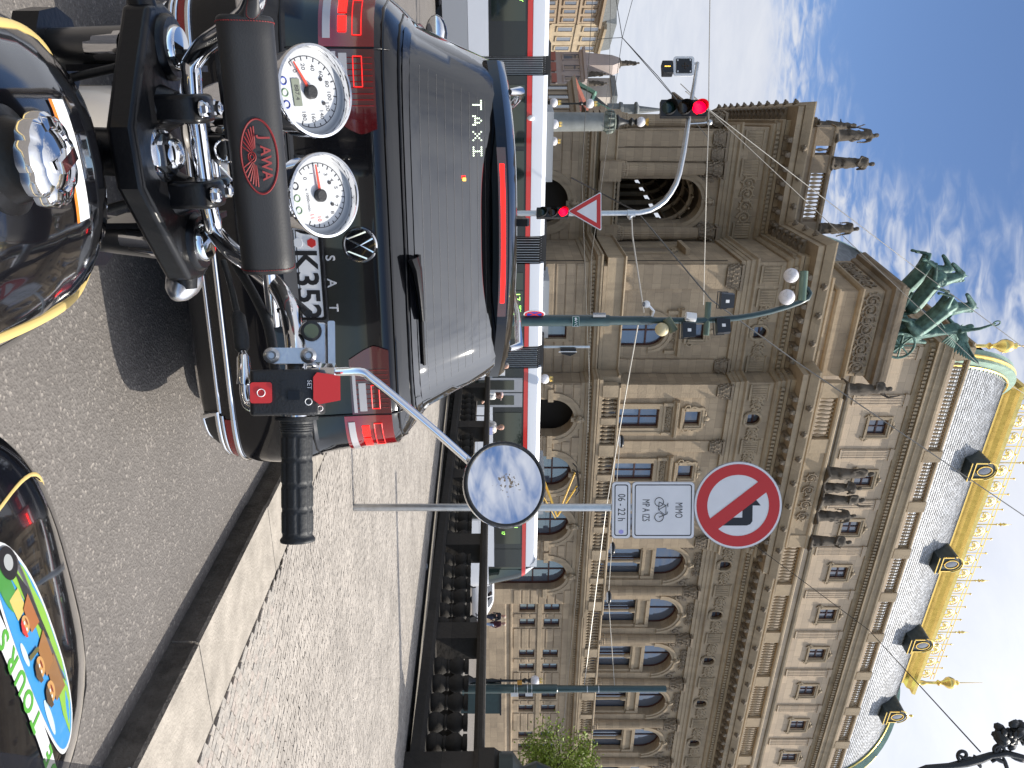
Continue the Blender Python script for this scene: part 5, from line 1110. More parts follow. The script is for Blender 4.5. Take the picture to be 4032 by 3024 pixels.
# ================================================================== PEOPLE
SKIN = mat('skin', (.48, .27, .19), .55); 
def person(label, base, rz, h, arms, cols, hair, lean=(0, 0), female=False, stride=.1, extra=None, grp=None, voxel=.011):
    mats = [SKIN] + [mat('cloth', c, .85, var=.15, vscale=12, bump=.25, bscale=40) for c in cols]
    me = fuse(human(h, arms, lean, False, stride, female), voxel, 4)
    for m_ in mats: me.materials.append(m_)
    F_ = T(*base) @ RZ(rz); o = put(bpy.data.objects.new('person', me), None, F_); tag(o, label, 'person', grp); k = h/1.75; lx, ly = lean
    hm_ = MB(); kind, hc = hair; HM = mat('hair', hc, .7, var=.3, vscale=30, bump=.4, bscale=60)
    hm_.grid(lambda u, v: tuple(Vector(((lx+.098*math.sin(u*math.pi)*math.cos(v*6.283))*k, (ly+.0+.112*math.sin(u*math.pi)*math.sin(v*6.283)+.02)*k, (1.655+.105*math.cos(u*math.pi))*k))) if u < .62 or math.sin(v*6.283) > -.1 else ((lx+.07*math.cos(v*6.283))*k, (ly+.05)*k, 1.60*k), 8, 16)
    if kind == 'long':
        for q in range(26):
            a = R(20+140*q/25); hm_.tube([((lx+.09*math.cos(a))*k, (ly+.09*math.sin(a))*k, 1.66*k), ((lx+.13*math.cos(a))*k, (ly+.1*math.sin(a))*k, 1.5*k), ((lx+.14*math.cos(a)+random.uniform(-.03, .03))*k, (ly+.08*math.sin(a)-.02)*k, 1.32*k)], [.03, .034, .012], 5)
    ob('hair', hm_, HM, o, F_, 60)
    eb = MB()
    for s_ in (-1, 1): eb.ball(((lx+s_*.034)*k, (ly-.098)*k, 1.64*k), .011*k, 6, 4)
    ob('eyes', eb, BLACKIRON, o, F_); ob('mouth', MB().ball((lx*k, (ly-.118)*k, 1.572*k), (.024*k, .008*k, .006*k), 8, 4), mat('lips', (.35, .12, .10), .6), o, F_)
    er = MB()
    for s_ in (-1, 1): er.ball(((lx+s_*.092)*k, (ly-.01)*k, 1.62*k), (.012*k, .022*k, .034*k), 6, 5)
    ob('ears', er, SKIN, o, F_)
    if extra: extra(o, F_, k)
    return o
def pgz(d): return -SLOPE*min(.93*d, YFLAT)
def cap_(o, F_, k): ob('cap', MB().ball((0, .01*k, 1.69*k), (.11*k, .12*k, .075*k), 14, 8).ball((0, -.15*k, 1.675*k), (.08*k, .09*k, .012*k), 10, 5), mat('pink cap', (.62, .45, .42), .8), o, F_, 50)
p1 = P(1555, 2000, 27.2); person('woman in white blouse and pale cap with long brown hair behind the balustrade', (p1.x, p1.y, P(1555, 1985, 27.2).z-1.66), 60, 1.62, (((.23, -.02, 1.14), (.1, -.24, 1.02)), ((-.24, -.02, 1.14), (-.1, -.24, 1.0))), [(.68, .67, .64), (.10, .16, .36), (.05, .05, .05)], ('long', (.12, .05, .025)), (0, -.04), True, .1, cap_, 'people behind the stone balustrade')
def shades(o, F_, k):
    ob('sunglasses', MB().ball((-.036*k, -.103*k, 1.64*k), (.03*k, .012*k, .022*k), 8, 5).ball((.036*k, -.103*k, 1.64*k), (.03*k, .012*k, .022*k), 8, 5), BLACKIRON, o, F_)
p2 = P(1680, 2000, 26.6); F2 = person('woman in cream knitted sweater and dark glasses looking down at her phone', (p2.x, p2.y, P(1680, 1986, 26.6).z-1.71), 25, 1.70, (((.26, -.03, 1.15), (.08, -.25, 1.12)), ((-.26, -.03, 1.15), (-.06, -.25, 1.1))), [(.66, .60, .52), (.45, .42, .38), (.05, .05, .05)], ('short', (.40, .22, .12)), (0, -.05), True, .08, shades, 'people behind the stone balustrade')
bgm = MB().box(-.13, .13, -.05, .05, 0, .34); tag(ob('paper_bag', bgm, mat('lilac paper', (.42, .45, .72), .8), None, T(p2.x+.12, p2.y-.34, P(1690, 1900, 26.3).z) @ RZ(25)), 'pale lilac paper bag in front of the woman in the cream sweater', 'bag')
p3 = P(1402, 2000, 28.4); person('white haired person in black coat half hidden by the car roof', (p3.x, p3.y, P(1402, 1990, 28.4).z-1.72), 30, 1.72, ARM_BENT, [(.02, .02, .022), (.03, .03, .04), (.02, .02, .02)], ('short', (.62, .58, .52)), (0, -.02), True, .06, None, 'people behind the stone balustrade')
p4 = P(1437, 2000, 27.9); person('grey haired man in dark jacket beside the white haired person', (p4.x, p4.y, P(1437, 2003, 27.9).z-1.78), 60, 1.78, ARM_BENT, [(.035, .03, .03), (.03, .03, .04), (.02, .02, .02)], ('short', (.30, .27, .25)), (0, -.04), False, .06, None, 'people behind the stone balustrade')
for U, l_, c_, hh, ar, rz_ in ((2428, 'man in black jacket walking along the theatre wall', [(.015, .016, .022), (.03, .035, .06), (.02, .02, .02)], 1.72, ARM_BENT, -60), (2458, 'woman in dark red jacket and light jeans walking along the theatre wall', [(.07, .018, .028), (.30, .38, .52), (.05, .04, .04)], 1.68, ARMS_DOWN, -70)):
    q = P(U, 2000, 44); person(l_, (q.x, q.y, P(U, 1992, 44).z-hh), rz_, hh, ar, c_, ('short', (.45, .38, .30)), (0, -.03), U == 2458, .25, None, 'couple walking along the theatre wall', .02)
# ================================================================== STREET FURNITURE
FACE = lambda p, a=0.0: T(p.x, p.y, p.z) @ RZ(a) @ RX(90)          # sign frame: local x right, y up, z towards the viewer
SIGNW = mat('sign white', (.72, .73, .76), .4, var=.04, vscale=5); SIGNR = mat('sign red', (.52, .028, .025), .4); SIGNK = mat('sign black', (.012, .012, .014), .4); SIGNB = mat('sign blue', (.02, .05, .32), .4); SIGNG = mat('sign green', (.01, .09, .07), .4)
GREYBACK = mat('sign back grey', (.28, .29, .31), .5, .3)
def disc(r, z0, z1, n=40): return MB().lathe([(r, z0), (r, z1)], n)
def rrect(w_, h_, r, n=5):
    return [(sx*(w_/2-r)+r*math.cos(a), sy*(h_/2-r)+r*math.sin(a)) for sx, sy, a0 in ((1, 1, 0), (-1, 1, 90), (-1, -1, 180), (1, -1, 270)) for a in [R(a0+90*k/n) for k in range(n+1)]]
def ringp(outer, inner, z0, z1):
    n = len(outer); return MB().add([(x, y, z0) for x, y in outer]+[(x, y, z1) for x, y in outer]+[(x, y, z1) for x, y in inner], [(i, (i+1) % n, n+(i+1) % n, n+i) for i in range(n)]+[(n+i, n+(i+1) % n, 2*n+(i+1) % n, 2*n+i) for i in range(n)])
# ---- no left turn sign post on the pavement
DS = 7.35; pb = P(1998, 1413, DS); px_, py_ = pb.x, pb.y
post = thing('sign_post', 'grey post with no left turn sign and two white plates below it', 'road sign', T(px_, py_, pb.z))
ob('pole', MB().lathe([(.036, pb.z-.05), (.036, P(0, 3040, DS).z)], 16, T(px_, py_, 0)), STEEL, post, smooth=40)
k_ = DS/FPX; c = P(1990, 2906, DS-.06); F_ = FACE(c, 3); r_ = 172*k_
rd = ob('no_left_turn_sign', disc(r_, -.02, 0, 56), GREYBACK, post, F_, 40)
ob('sign_face', disc(r_-.004, .0005, .002, 56), SIGNW, rd, F_)
rg = [(math.cos(a), math.sin(a)) for a in [k*2*math.pi/56 for k in range(56)]]
ob('red_ring', ringp([(x*r_*.945, y*r_*.945) for x, y in rg], [(x*r_*.70, y*r_*.70) for x, y in rg], .002, .0042), SIGNR, rd, F_)
s_ = r_*.70
ar_ = [(.46, -.56), (.46, .20), (.43, .28), (.36, .33), (.0, .33), (.0, .51), (-.37, .22), (.0, -.06), (.0, .10), (.28, .10), (.28, -.56)]
ob('turn_arrow', MB().prism([(x*r_, y*r_) for x, y in ar_], .0022, .004), SIGNK, rd, F_)
a_ = R(-52); ob('red_slash', MB().prism([(math.cos(a_)*u - math.sin(a_)*v, math.sin(a_)*u + math.cos(a_)*v) for u, v in ((-s_*1.06, -.062*r_/.41*1.0), (s_*1.06, -.062*r_/.41), (s_*1.06, .062*r_/.41), (-s_*1.06, .062*r_/.41))], .0044, .0058), SIGNR, rd, F_)
def plate(U, V, w_, h_, name, a=3):
    F_ = FACE(P(U, V, DS-.05), a); o = ob(name, MB().prism(rrect(w_*k_, h_*k_, .035), -.015, 0), GREYBACK, post, F_)
    ob('plate_face', MB().prism(rrect(w_*k_-.008, h_*k_-.008, .033), .0005, .002), SIGNW, o, F_)
    ob('plate_border', ringp(rrect(w_*k_-.05, h_*k_-.05, .022), rrect(w_*k_-.068, h_*k_-.068, .016), .0022, .0035), SIGNK, o, F_); return o, F_
o, F_ = plate(2009, 2611, 224, 244, 'supplementary_plate')
text('lettering', 'MIMO', .098, SIGNK, o, F_ @ T(0, .145, .0024), sx=.58); text('lettering', 'MP A IZS', .098, SIGNK, o, F_ @ T(0, -.165, .0024), sx=.56)
bk = MB(); w1, w2, rr_ = (-.135, -.012), (.085, -.012), .062
for w_ in (w1, w2): bk.tube([(w_[0]+rr_*math.cos(a), w_[1]+rr_*math.sin(a), .004) for a in [k*.2618 for k in range(24)]], .0045, 5, True)
for q in ([w1, (-.085, .085), (.045, .085), w2], [(-.085, .085), (-.02, -.02), (.052, .072)], [w1, (-.02, -.02)], [w2, (.036, .105), (.005, .108)], [(-.09, .095), (-.095, .11)], [(-.12, .112), (-.065, .112)]): bk.tube([(x, y, .004) for x, y in q], .0045, 5)
ob('bicycle_symbol', bk, SIGNK, o, F_ @ T(.01, -.03, 0) @ S(.66, .66, 1))
o, F_ = plate(2009, 2446, 224, 74, 'time_plate'); text('lettering', '06 - 22 h', .100, SIGNK, o, F_ @ T(-.025, 0, .0024), sx=.72)
ob('sticker', MB().prism([(.022*math.cos(a), .026*math.sin(a)) for a in [k*1.0472 for k in range(6)]], .0024, .0036), mat('lilac sticker', (.36, .34, .72), .5), o, F_ @ T(.205, .0, 0))
# ---- traffic signal mast with its curved arm
DT = 18.0
sig = thing('traffic_signal_mast', 'grey signal mast with long curved arm carrying a red light over the road', 'traffic light', T(P(840, 2000, DT).x, DT, gz(DT*.93)))
arm = [(840, 1900), (840, 2363), (838, 2515), (828, 2560), (811, 2591), (790, 2618), (760, 2641), (724, 2661), (684, 2675), (600, 2692), (487, 2709), (434, 2716), (336, 2733), (246, 2747)]
b_ = P(840, 2000, DT); ob('mast', MB().tube([(b_.x, b_.y, gz(17)-.05), P(840, 1950, DT), P(840, 2350, DT)], .068, 12), STEEL, sig, smooth=40)
ob('arm', MB().tube([P(u, v, DT) for u, v in arm[1:]], [.062]*9+[.056, .052, .046, .042], 12), STEEL, sig, smooth=40)
HOUS = mat('signal housing', (.012, .012, .013), .5); LENSR = mat('red signal lit', (.6, .0, .005), .3, emit=(1, .0, .01), estr=3.2); LENSG = mat('green lens dark', (.006, .022, .018), .2); LENSA = mat('amber lens dark', (.022, .012, .006), .2)
def signal(c, w_, h_, back, rl, a, parent, name):
    F_ = FACE(c, a); o = ob(name, MB().prism(rrect(w_, h_, .02), -back, 0), HOUS, parent, F_)
    for i, m_ in enumerate((LENSR, LENSA, LENSG)):
        y = h_/3*(1-i); ob('lens', MB().ball((0, 0, 0), (rl, rl, rl*.25), 22, 8), m_, o, F_ @ T(0, y, .004), 40)
        vz = MB().grid(lambda u, v: ((rl+.012)*math.cos(R(-20+220*u)), (rl+.012)*math.sin(R(-20+220*u)), v*rl*1.5*(.35+.65*math.sin(math.pi*u))), 18, 2); ob('visor', vz, HOUS, o, F_ @ T(0, y, .0))
    return o
signal(P(425, 2693, DT-.15), .385, 1.06, .16, .155, 0, sig, 'overhead_signal'); signal(P(836, 2176, DT-.12), .235, .74, .14, .10, -6, sig, 'mast_signal')
yc = P(832, 2306, DT-.1); F_ = FACE(yc); sg = .39
yt = lambda s: [(s*1.9*math.cos(R(a)), s*1.9*math.sin(R(a))-.0) for a in (-90, 30, 150)]
def rtri(s, r, n=5):
    out = []
    for a in (-90, 30, 150):
        cx_, cy_ = (s-r*2)*math.cos(R(a)), (s-r*2)*math.sin(R(a))
        out += [(cx_+r*math.cos(R(a-60+120*k/n)), cy_+r*math.sin(R(a-60+120*k/n))) for k in range(n+1)]
    return out
FY = F_ @ T(0, .10, 0)
yo = ob('yield_sign', MB().prism(rtri(.53, .03), -.02, 0), GREYBACK, sig, FY); ob('sign_face', MB().prism(rtri(.525, .03), .001, .003), SIGNW, yo, FY); ob('red_border', ringp(rtri(.49, .02), rtri(.31, .004), .003, .006), SIGNR, yo, FY)
c = P(260, 2693, DT-.1); F_ = FACE(c); tb = ob('tram_signal_board', MB().prism(rrect(.455, .485, .07), -.03, 0), WHITEPT, sig, F_)
ob('board_field', MB().prism(rrect(.33, .36, .01), .002, .02), HOUS, tb, F_); 
for x, y in ((0, .06), (.0, 0), (-.055, .0), (.055, .0), (0, -.06)): ob('lamp', MB().ball((0, 0, 0), (.028, .028, .01), 10, 5), LENSA, tb, F_ @ T(x+.0, y+.03, .022), 50)
for x, y in ((-.13, .145), (.13, .145), (-.13, -.145), (.13, -.145)): ob('corner_mark', MB().box(-.02, .02, -.012, .012, 0, .003), SIGNW, tb, F_ @ T(x, y, .021))
c = P(261, 2630, DT-.1); F_ = FACE(c, -14); ts = ob('tram_signal', MB().prism(rrect(.31, .25, .02), -.18, 0), HOUS, sig, F_)
AMB = mat('amber led', (.4, .2, .02), .4, emit=(1, .55, .08), estr=1.5)
for k in range(4): ob('lamp', MB().ball((0, 0, 0), (.014, .014, .006), 8, 4), AMB, ts, F_ @ T(0, -.06+.035*k, .004))
ob('signal_bracket', MB().tube([P(246, 2747, DT), P(250, 2735, DT), P(258, 2722, DT)], .025, 7), STEEL, sig, smooth=50)
ob('arm_clamp', MB().tube([P(487, 2709, DT), P(484, 2760, DT), P(482, 2790, DT)], .02, 6).ball(P(482, 2794, DT), .07, 10, 6), STEEL, sig, smooth=50)
ob('mast_clamp', MB().lathe([(.085, 0), (.085, .18)], 12, T(b_.x, b_.y, P(0, 2470, DT).z)).ball(P(855, 2480, DT), .06, 8, 6), STEEL, sig, smooth=40)
# ---- green mast with two globe lamps, floodlights and cameras
DM = 17.5; gm = thing('lamp_mast', 'dark green mast with two white globe lamps, floodlights and a camera', 'lamp', T(P(1262, 2000, DM).x, DM, gz(16)))
GREENP = mat('dark green paint', (.018, .045, .045), .35, .0, var=.2, vscale=6, coat=.3); FLOOD = mat('floodlight body', (.012, .014, .018), .4)
c = P(1262, 2000, DM)
ob('mast', MB().lathe([(.13, gz(16)-.05), (.13, P(0, 2395, DM).z), (.105, P(0, 2405, DM).z), (.10, P(0, 2560, DM).z), (.075, P(0, 2575, DM).z), (.07, P(0, 2760, DM).z)], 16, T(c.x, c.y, 0)), GREENP, gm, smooth=40)
ob('arm', MB().tube([P(u, v, DM) for u, v in ((1262, 2755), (1258, 2830), (1252, 2900), (1243, 2960), (1228, 3030), (1208, 3100), (1190, 3150), (1175, 3180), (1155, 3190), (1138, 3180), (1128, 3160))], [.07, .07, .068, .066, .064, .062, .06, .058, .056, .055, .055], 12), GREENP, gm, smooth=50)
ob('lamp_holder', MB().tube([P(1185, 3158, DM), P(1068, 3166, DM)], .09, 14), mat('pale green metal', (.14, .20, .15), .4, .3), gm, smooth=40)
GLOBE = mat('opal globe', (.72, .69, .70), .22, var=.05, vscale=5); WIRE = mat('globe net', (.35, .34, .34), .6)
for u, v, r_ in ((1085, 3115, .166), (1170, 3098, .178)):
    q = P(u, v, DM-.1); g_ = ob('globe', MB().ball(q, r_, 22, 14), GLOBE, gm, smooth=70); nt_ = MB()
    bm = bmesh.new(); bmesh.ops.create_icosphere(bm, subdivisions=2, radius=r_+.001)
    for f in bm.faces:
        pass
    seen_e = set()
    dual = [f.calc_center_median().normalized()*(r_+.001) for f in bm.faces]
    for e_ in bm.edges:
        if len(e_.link_faces) == 2 and e_.index % 2 == 0: nt_.tube([q+dual[e_.link_faces[0].index], q+dual[e_.link_faces[1].index]], .0022, 3)
    bm.free(); ob('net', nt_, WIRE, g_)
def flood(u, v, a):
    q = P(u, v, DM-.25); F_ = T(q.x, q.y, q.z) @ RZ(a); o = ob('floodlight', MB().prism([(-.17, -.15), (.17, -.15), (.15, .13), (-.15, .13)], -.08, .08, 'y').box(-.18, .18, -.09, .09, -.17, -.14), FLOOD, gm, F_); ob('label_square', MB().box(-.035, .035, -.084, -.081, -.06, .02), WHITEPL, o, F_); ob('yoke', MB().tube([(-.19, 0, 0), (-.19, .05, -.22), (.19, .05, -.22), (.19, 0, 0)], .012, 5), FLOOD, o, F_)
flood(1183, 2865, 20); flood(1285, 2850, -15); flood(1300, 2715, 0)
ob('flood_bracket', MB().tube([P(1190, 2790, DM), P(1320, 2780, DM)], .07, 12), mat('pale green metal', (.10, .15, .12), .5), gm, smooth=40)
ob('sensor', MB().tube([P(1245, 2700, DM-.15), P(1250, 2740, DM-.15)], .1, 14), WHITEPL, gm, smooth=40); ob('lantern', MB().ball(P(1297, 2606, DM-.1), .155, 16, 10), mat('cream globe', (.58, .50, .30), .5, var=.1, vscale=30), gm, smooth=60)
ob('lantern_cap', MB().tube([P(1253, 2625, DM-.1), P(1305, 2655, DM-.1)], [.10, .10], 12), mat('olive metal', (.10, .12, .08), .5), gm, smooth=40)
ob('camera_dome', MB().ball(P(1198, 2545, DM-.15), .085, 14, 8).tube([P(1203, 2555, DM-.15), P(1225, 2575, DM-.1), P(1250, 2565, DM)], .028, 7), WHITEPL, gm, smooth=50); ob('camera_glass', MB().ball(P(1198, 2538, DM-.17), .06, 12, 8), GLASS, gm, smooth=60)
ob('equipment_box', MB().tube([P(1240, 2335, DM-.15), P(1240, 2385, DM-.15)], .05, 4), GREYBACK, gm)
F_ = FACE(P(1266, 2267, DM-.16), 8); w_ = ob('wc_sign', MB().prism(rrect(.235, .165, .015), -.01, 0), SIGNG, gm, F_); ob('border', ringp(rrect(.225, .155, .012), rrect(.212, .142, .01), .0005, .002), SIGNW, w_, F_); text('lettering', 'WC', .10, SIGNW, w_, F_ @ T(.035, 0, .002)); ob('arrow', MB().prism([(-.095, 0), (-.06, .035), (-.06, .015), (-.025, .015), (-.025, -.015), (-.06, -.015), (-.06, -.035)], .0005, .002), SIGNW, w_, F_)
F_ = T(*P(1238, 2104, DM-.2)) @ RZ(75) @ RX(90); ns = ob('no_stopping_sign', disc(.24, -.015, 0), WHITEPT, gm, F_, 40); ob('blue_face', disc(.215, .001, .003), SIGNB, ns, F_); ob('red_ring', ringp([(x*.215, y*.215) for x, y in rg], [(x*.17, y*.17) for x, y in rg], .003, .005), SIGNR, ns, F_)
for q in (45, -45): ob('red_bar', MB().box(-.2, .2, -.022, .022, .0032, .0052+q*1e-5), SIGNR, ns, F_ @ RZ(q))
# ---- green pole on the right with cabinet and lamps
def globe_lamp(label, U, V0, V1, d, rad, col=BLACKIRON, crown=True, orn=True):
    a, b = P(U, V0, d), P(U, V1, d); t = thing('street_lamp', label, 'lamp', T(a.x, a.y, min(a.z, ZG)), 'lamps with a white globe'); h = b.z-ZG
    ob('post', MB().lathe([(.2, ZG), (.2, ZG+.5), (.26, ZG+.55), (.12, ZG+.8), (.15, ZG+1.1), (.07, ZG+1.4), (.1, ZG+1.6), (.055, ZG+1.8), (.045, b.z-rad-.35), (.11, b.z-rad-.2), (.06, b.z-rad-.1), (.12, b.z-rad*.8)], 12, T(b.x, b.y, 0)), col, t, smooth=40)
    ob('globe', MB().ball(b, rad, 16, 10), GLOBE, t, smooth=60)
    if crown:
        m_ = MB().lathe([(rad*.45, b.z+rad*.85), (rad*.5, b.z+rad*1.1)], 12, T(b.x, b.y, 0))
        for k in range(8): m_.lathe([(.03, 0), (.0, rad*.7)], 5, T(b.x+rad*.45*math.cos(k*.785), b.y+rad*.45*math.sin(k*.785), b.z+rad*1.05))
        ob('crown', m_, GOLD, t, smooth=30)
    return t
DP = 30.0; gp = thing('green_tram_pole', 'thick dark green pole with small plates in front of the theatre wing', 'pole', T(P(2712, 0, DP).x, DP, ZG)); c = P(2712, 2000, DP)
ob('pole', MB().lathe([(.17, ZG), (.165, P(0, 2192, DP).z), (.13, P(0, 2196, DP).z), (.125, P(0, 2622, DP).z)], 18, T(c.x, c.y, 0)), GREENP, gp, smooth=40)
for v in (2025, 2035, 2075, 2092, 2192, 2310, 2355): ob('band', MB().lathe([(.172 if v < 2190 else .136, 0), (.172 if v < 2190 else .136, .03)], 18, T(c.x, c.y, P(0, v, DP).z)), STEEL, gp, smooth=40)
for u, v, w_, h_, m_ in ((2735, 2026, .14, .28, WHITEPT), (2735, 2083, .12, .28, WHITEPT), (2688, 2046, .16, .18, mat('amber plate', (.45, .22, .03), .5))): ob('small_plate', MB().box(-w_/2, w_/2, -.02, .02, -h_/2, h_/2), m_, gp, T(*P(u, v, DP-.2)))
globe_lamp('slender dark street lamp with white globe left of the green pole', 2680, 1930, 2106, 33, .21)
q = P(2745, 2000, 33); cb = thing('utility_cabinet', 'dark green utility cabinet with stickers beside the green pole', 'cabinet', T(q.x, q.y, ZG))
ob('cabinet_body', MB().box(q.x-.62, q.x+.62, 32.8, 33.3, ZG, P(0, 1968, 33).z), GREENP, cb); ob('cabinet_lid', MB().box(q.x-.67, q.x+.67, 32.75, 33.35, P(0, 1968, 33).z, P(0, 1974, 33).z), SIGNK, cb); ob('sticker', MB().box(q.x-.56, q.x-.36, 32.785, 32.797, P(0, 1950, 33).z, P(0, 1963, 33).z), mat('yellow sticker', (.6, .5, .1), .5), cb); ob('sticker', MB().ball((q.x-.35, 32.795, P(0, 1938, 33).z), (.07, .01, .06), 10, 6), WHITEPT, cb)
globe_lamp('street lamp whose white globe shows just above the tram doors', 1492, 1930, 2145, 33, .21)
globe_lamp('small street lamp left of the loggia arch, globe above the tram roof', 556, 1930, 2180, 36, .2); globe_lamp('small street lamp in front of the grey lamp column, globe above the tram roof', 489, 1930, 2183, 33.0, .2)
globe_lamp('dark street lamp beyond the tram with a globe on a carved head', 408, 1930, 2322, 40, .24); globe_lamp('low street lamp before the brown house, globe above the tram roof', 404, 1930, 2180, 38, .22)
DL = 35; a = P(480, 2000, DL); lc = thing('lamp_column', 'thick grey lamp column with carved capital and a crowned white globe', 'lamp', T(a.x, a.y, ZG))
zc = lambda v: P(0, v, DL).z
ob('column', MB().lathe([(.5, ZG), (.5, ZG+.8), (.4, ZG+.9), (.43, zc(2100)), (.40, zc(2375))], 20, T(a.x, a.y, 0)), mat('grey cast iron', (.20, .21, .20), .55, var=.15, vscale=3), lc, smooth=40)
cm = MB().lathe([(.4, zc(2375)), (.45, zc(2385)), (.42, zc(2412)), (.47, zc(2418)), (.3, zc(2424))], 16, T(a.x, a.y, 0))
for k in range(6): cm.ball((a.x+.42*math.cos(k*1.047), a.y+.42*math.sin(k*1.047), zc(2398)), (.12, .12, .2), 8, 6); cm.tube([(a.x+.5*math.cos(k*1.047+.5), a.y+.5*math.sin(k*1.047+.5), zc(2390)), (a.x+.46*math.cos(k*1.047+.5), a.y+.46*math.sin(k*1.047+.5), zc(2414))], .05, 5)
ob('capital', cm, mat('grey green iron', (.16, .18, .15), .6, var=.4, vscale=6), lc, smooth=50)
ob('lamp_stem', MB().lathe([(.3, zc(2424)), (.34, zc(2432)), (.2, zc(2440)), (.1, zc(2465)), (.08, zc(2475)), (.2, zc(2486)), (.08, zc(2498)), (.16, zc(2506))], 14, T(a.x, a.y, 0)), BLACKIRON, lc, smooth=40)
ob('globe', MB().ball(P(480, 2523, DL), .22, 16, 10), GLOBE, lc, smooth=60); ob('crown', MB().lathe([(.1, zc(2540)), (.14, zc(2545)), (.18, zc(2552)), (.05, zc(2553))], 10, T(a.x, a.y, 0)), GOLD, lc, smooth=30)
# ---- pedestrian signal seen from behind
q = P(1362, 2000, 27.0); ps = thing('pedestrian_signal', 'slim grey post with pedestrian signal turned away above the tram', 'traffic light', T(q.x, 30.5, ZG)); D3 = 30.5
ob('post', MB().tube([(P(1366, 0, D3).x, D3, ZG), P(1366, 2322, D3)], .05, 8), STEEL, ps, smooth=40); ob('signal_head', MB().prism([(0, -.3), (.22, -.24), (.3, .1), (.2, .32), (0, .32)], -.12, .12, 'y'), HOUS, ps, T(*P(1372, 2235, D3))); ob('backing_board', MB().box(.12, .15, -.2, .2, -.35, .35), WHITEPT, ps, T(*P(1372, 2235, D3)))
PARK = 1
# ---- hanging street lights and overhead wires
WIREM = mat('black wire', (.015, .014, .013), .5); WIREL = mat('steel wire', (.42, .40, .36), .5, .4)
def wire(label, pts, r=.012, m=None, sag=0.0):
    q = [P(*p) for p in pts]; out = []
    for a, b in zip(q, q[1:]):
        for k in range(8):
            t = k/8; v = a.lerp(b, t); v.z -= sag*4*t*(1-t); out.append(v)
    out.append(q[-1]); o = ob('overhead_wire', MB().tube(out, r, 5), m or WIREM, None, smooth=60); return tag(o, label, 'wire', 'overhead wires')
wire('dark overhead wire crossing the theatre front down to the roof crest', [(700, 2250, 24), (835, 2510, 20), (1180, 2800, 22), (1420, 3130, 26), (2050, 4060, 34)], .022)
wire('thin wire from the loggia statue past the bronze horses to the top edge', [(360, 2700, 24), (770, 3230, 30), (1050, 3600, 34), (1420, 4100, 38)], .017)
wire('thin wire crossing below the chariot pedestal to the driver statue', [(330, 2680, 24), (845, 3230, 30), (1450, 3870, 36), (1560, 4050, 38)], .014)
wire('thin wire over the right wing running to the ornate lamp', [(1900, 2640, 30), (2480, 3420, 26), (2960, 3860, 11.6)], .012)
wire('light span wire from the signal mast to the green mast', [(838, 2485, 18), (930, 2490, 17.9), (1230, 2535, 17.6)], .02, WIREL)
wire('light span wire from the green mast to the sign post', [(1278, 2512, 17.6), (1470, 2478, 22), (2010, 2385, 28), (2700, 2300, 30)], .018, WIREL)
wire('lower light span wire in front of the great windows', [(1740, 2440, 30), (2165, 2408, 30), (2350, 2395, 30), (2708, 2420, 30)], .014, WIREL)
wire('tram contact wire above the tram roof', [(-200, 2345, 25.0), (700, 2290, 29), (1500, 2320, 34), (2060, 2295, 36), (3050, 2200, 48)], .012)
wire('upper tram contact wire beyond the signal mast', [(-150, 2530, 26), (150, 2450, 26), (1000, 2330, 30), (1700, 2315, 34)], .010)
wire('span wire meeting at the left wire knot', [(-100, 2410, 24), (148, 2450, 24), (436, 2700, 22)], .012); wire('second span wire from the left wire knot to the signal', [(148, 2450, 24), (300, 2590, 24), (545, 2790, 26)], .012)
wire('high span wire at the top of the sky left of the signal', [(-200, 2798, 18), (250, 2792, 18), (480, 2790, 18.1), (700, 2782, 18.4), (1200, 2770, 24)], .012, WIREL)
wire('vertical drop wire at the left wire knot', [(148, 2450, 24), (150, 2410, 24), (155, 2350, 24)], .01); wire('thin wire low over the far houses', [(-100, 2405, 26), (300, 2400, 28), (520, 2370, 30)], .008)
for i, (u, v, l_) in enumerate(((1738, 2447, 'hanging street light left of the white time plate'), (2160, 2413, 'hanging street light just right of the sign post'), (2352, 2398, 'hanging street light before the second great window'))):
    q = P(u, v, 30); t = thing('hanging_light', l_, 'lamp', T(*q), 'street lights hung from span wires')
    ob('housing', MB().ball(q, (.26, .14, .1), 14, 8), SATIN, t, smooth=60); ob('diffuser', MB().ball((q.x, q.y, q.z-.05), (.22, .12, .08), 12, 8), WHITEPL, t, smooth=60)
tag(ob('paper_scrap', MB().ball((0, 0, .03), (.09, .07, .035), 7, 5, RZ(20)), mat('white tissue', (.75, .75, .78), .9, bump=.8, bscale=30), None, T(*P(2232, 1672, 16.2))), 'crumpled white paper scrap at the foot of the balustrade', 'litter')
# far handrail of the river steps
a, b = P(1480, 1911, 27.6), P(1800, 1912, 25.6); rl = thing('brass_handrail', 'thin brass handrail just above the stone balustrade', 'handrail', T(a.x, a.y, a.z-1)); c2 = P(2000, 1912, 24.6)
ob('rail', MB().tube([a, b, c2], .022, 7), mat('old brass', (.35, .26, .10), .35, .9), rl, smooth=60)
for u in (1480, 1650, 1820, 2000):
    q = a.lerp(c2, (u-1480)/520.); ob('post', MB().tube([(q.x, q.y, q.z), (q.x, q.y, q.z-1.1)], .02, 6), BLACKIRON, rl)
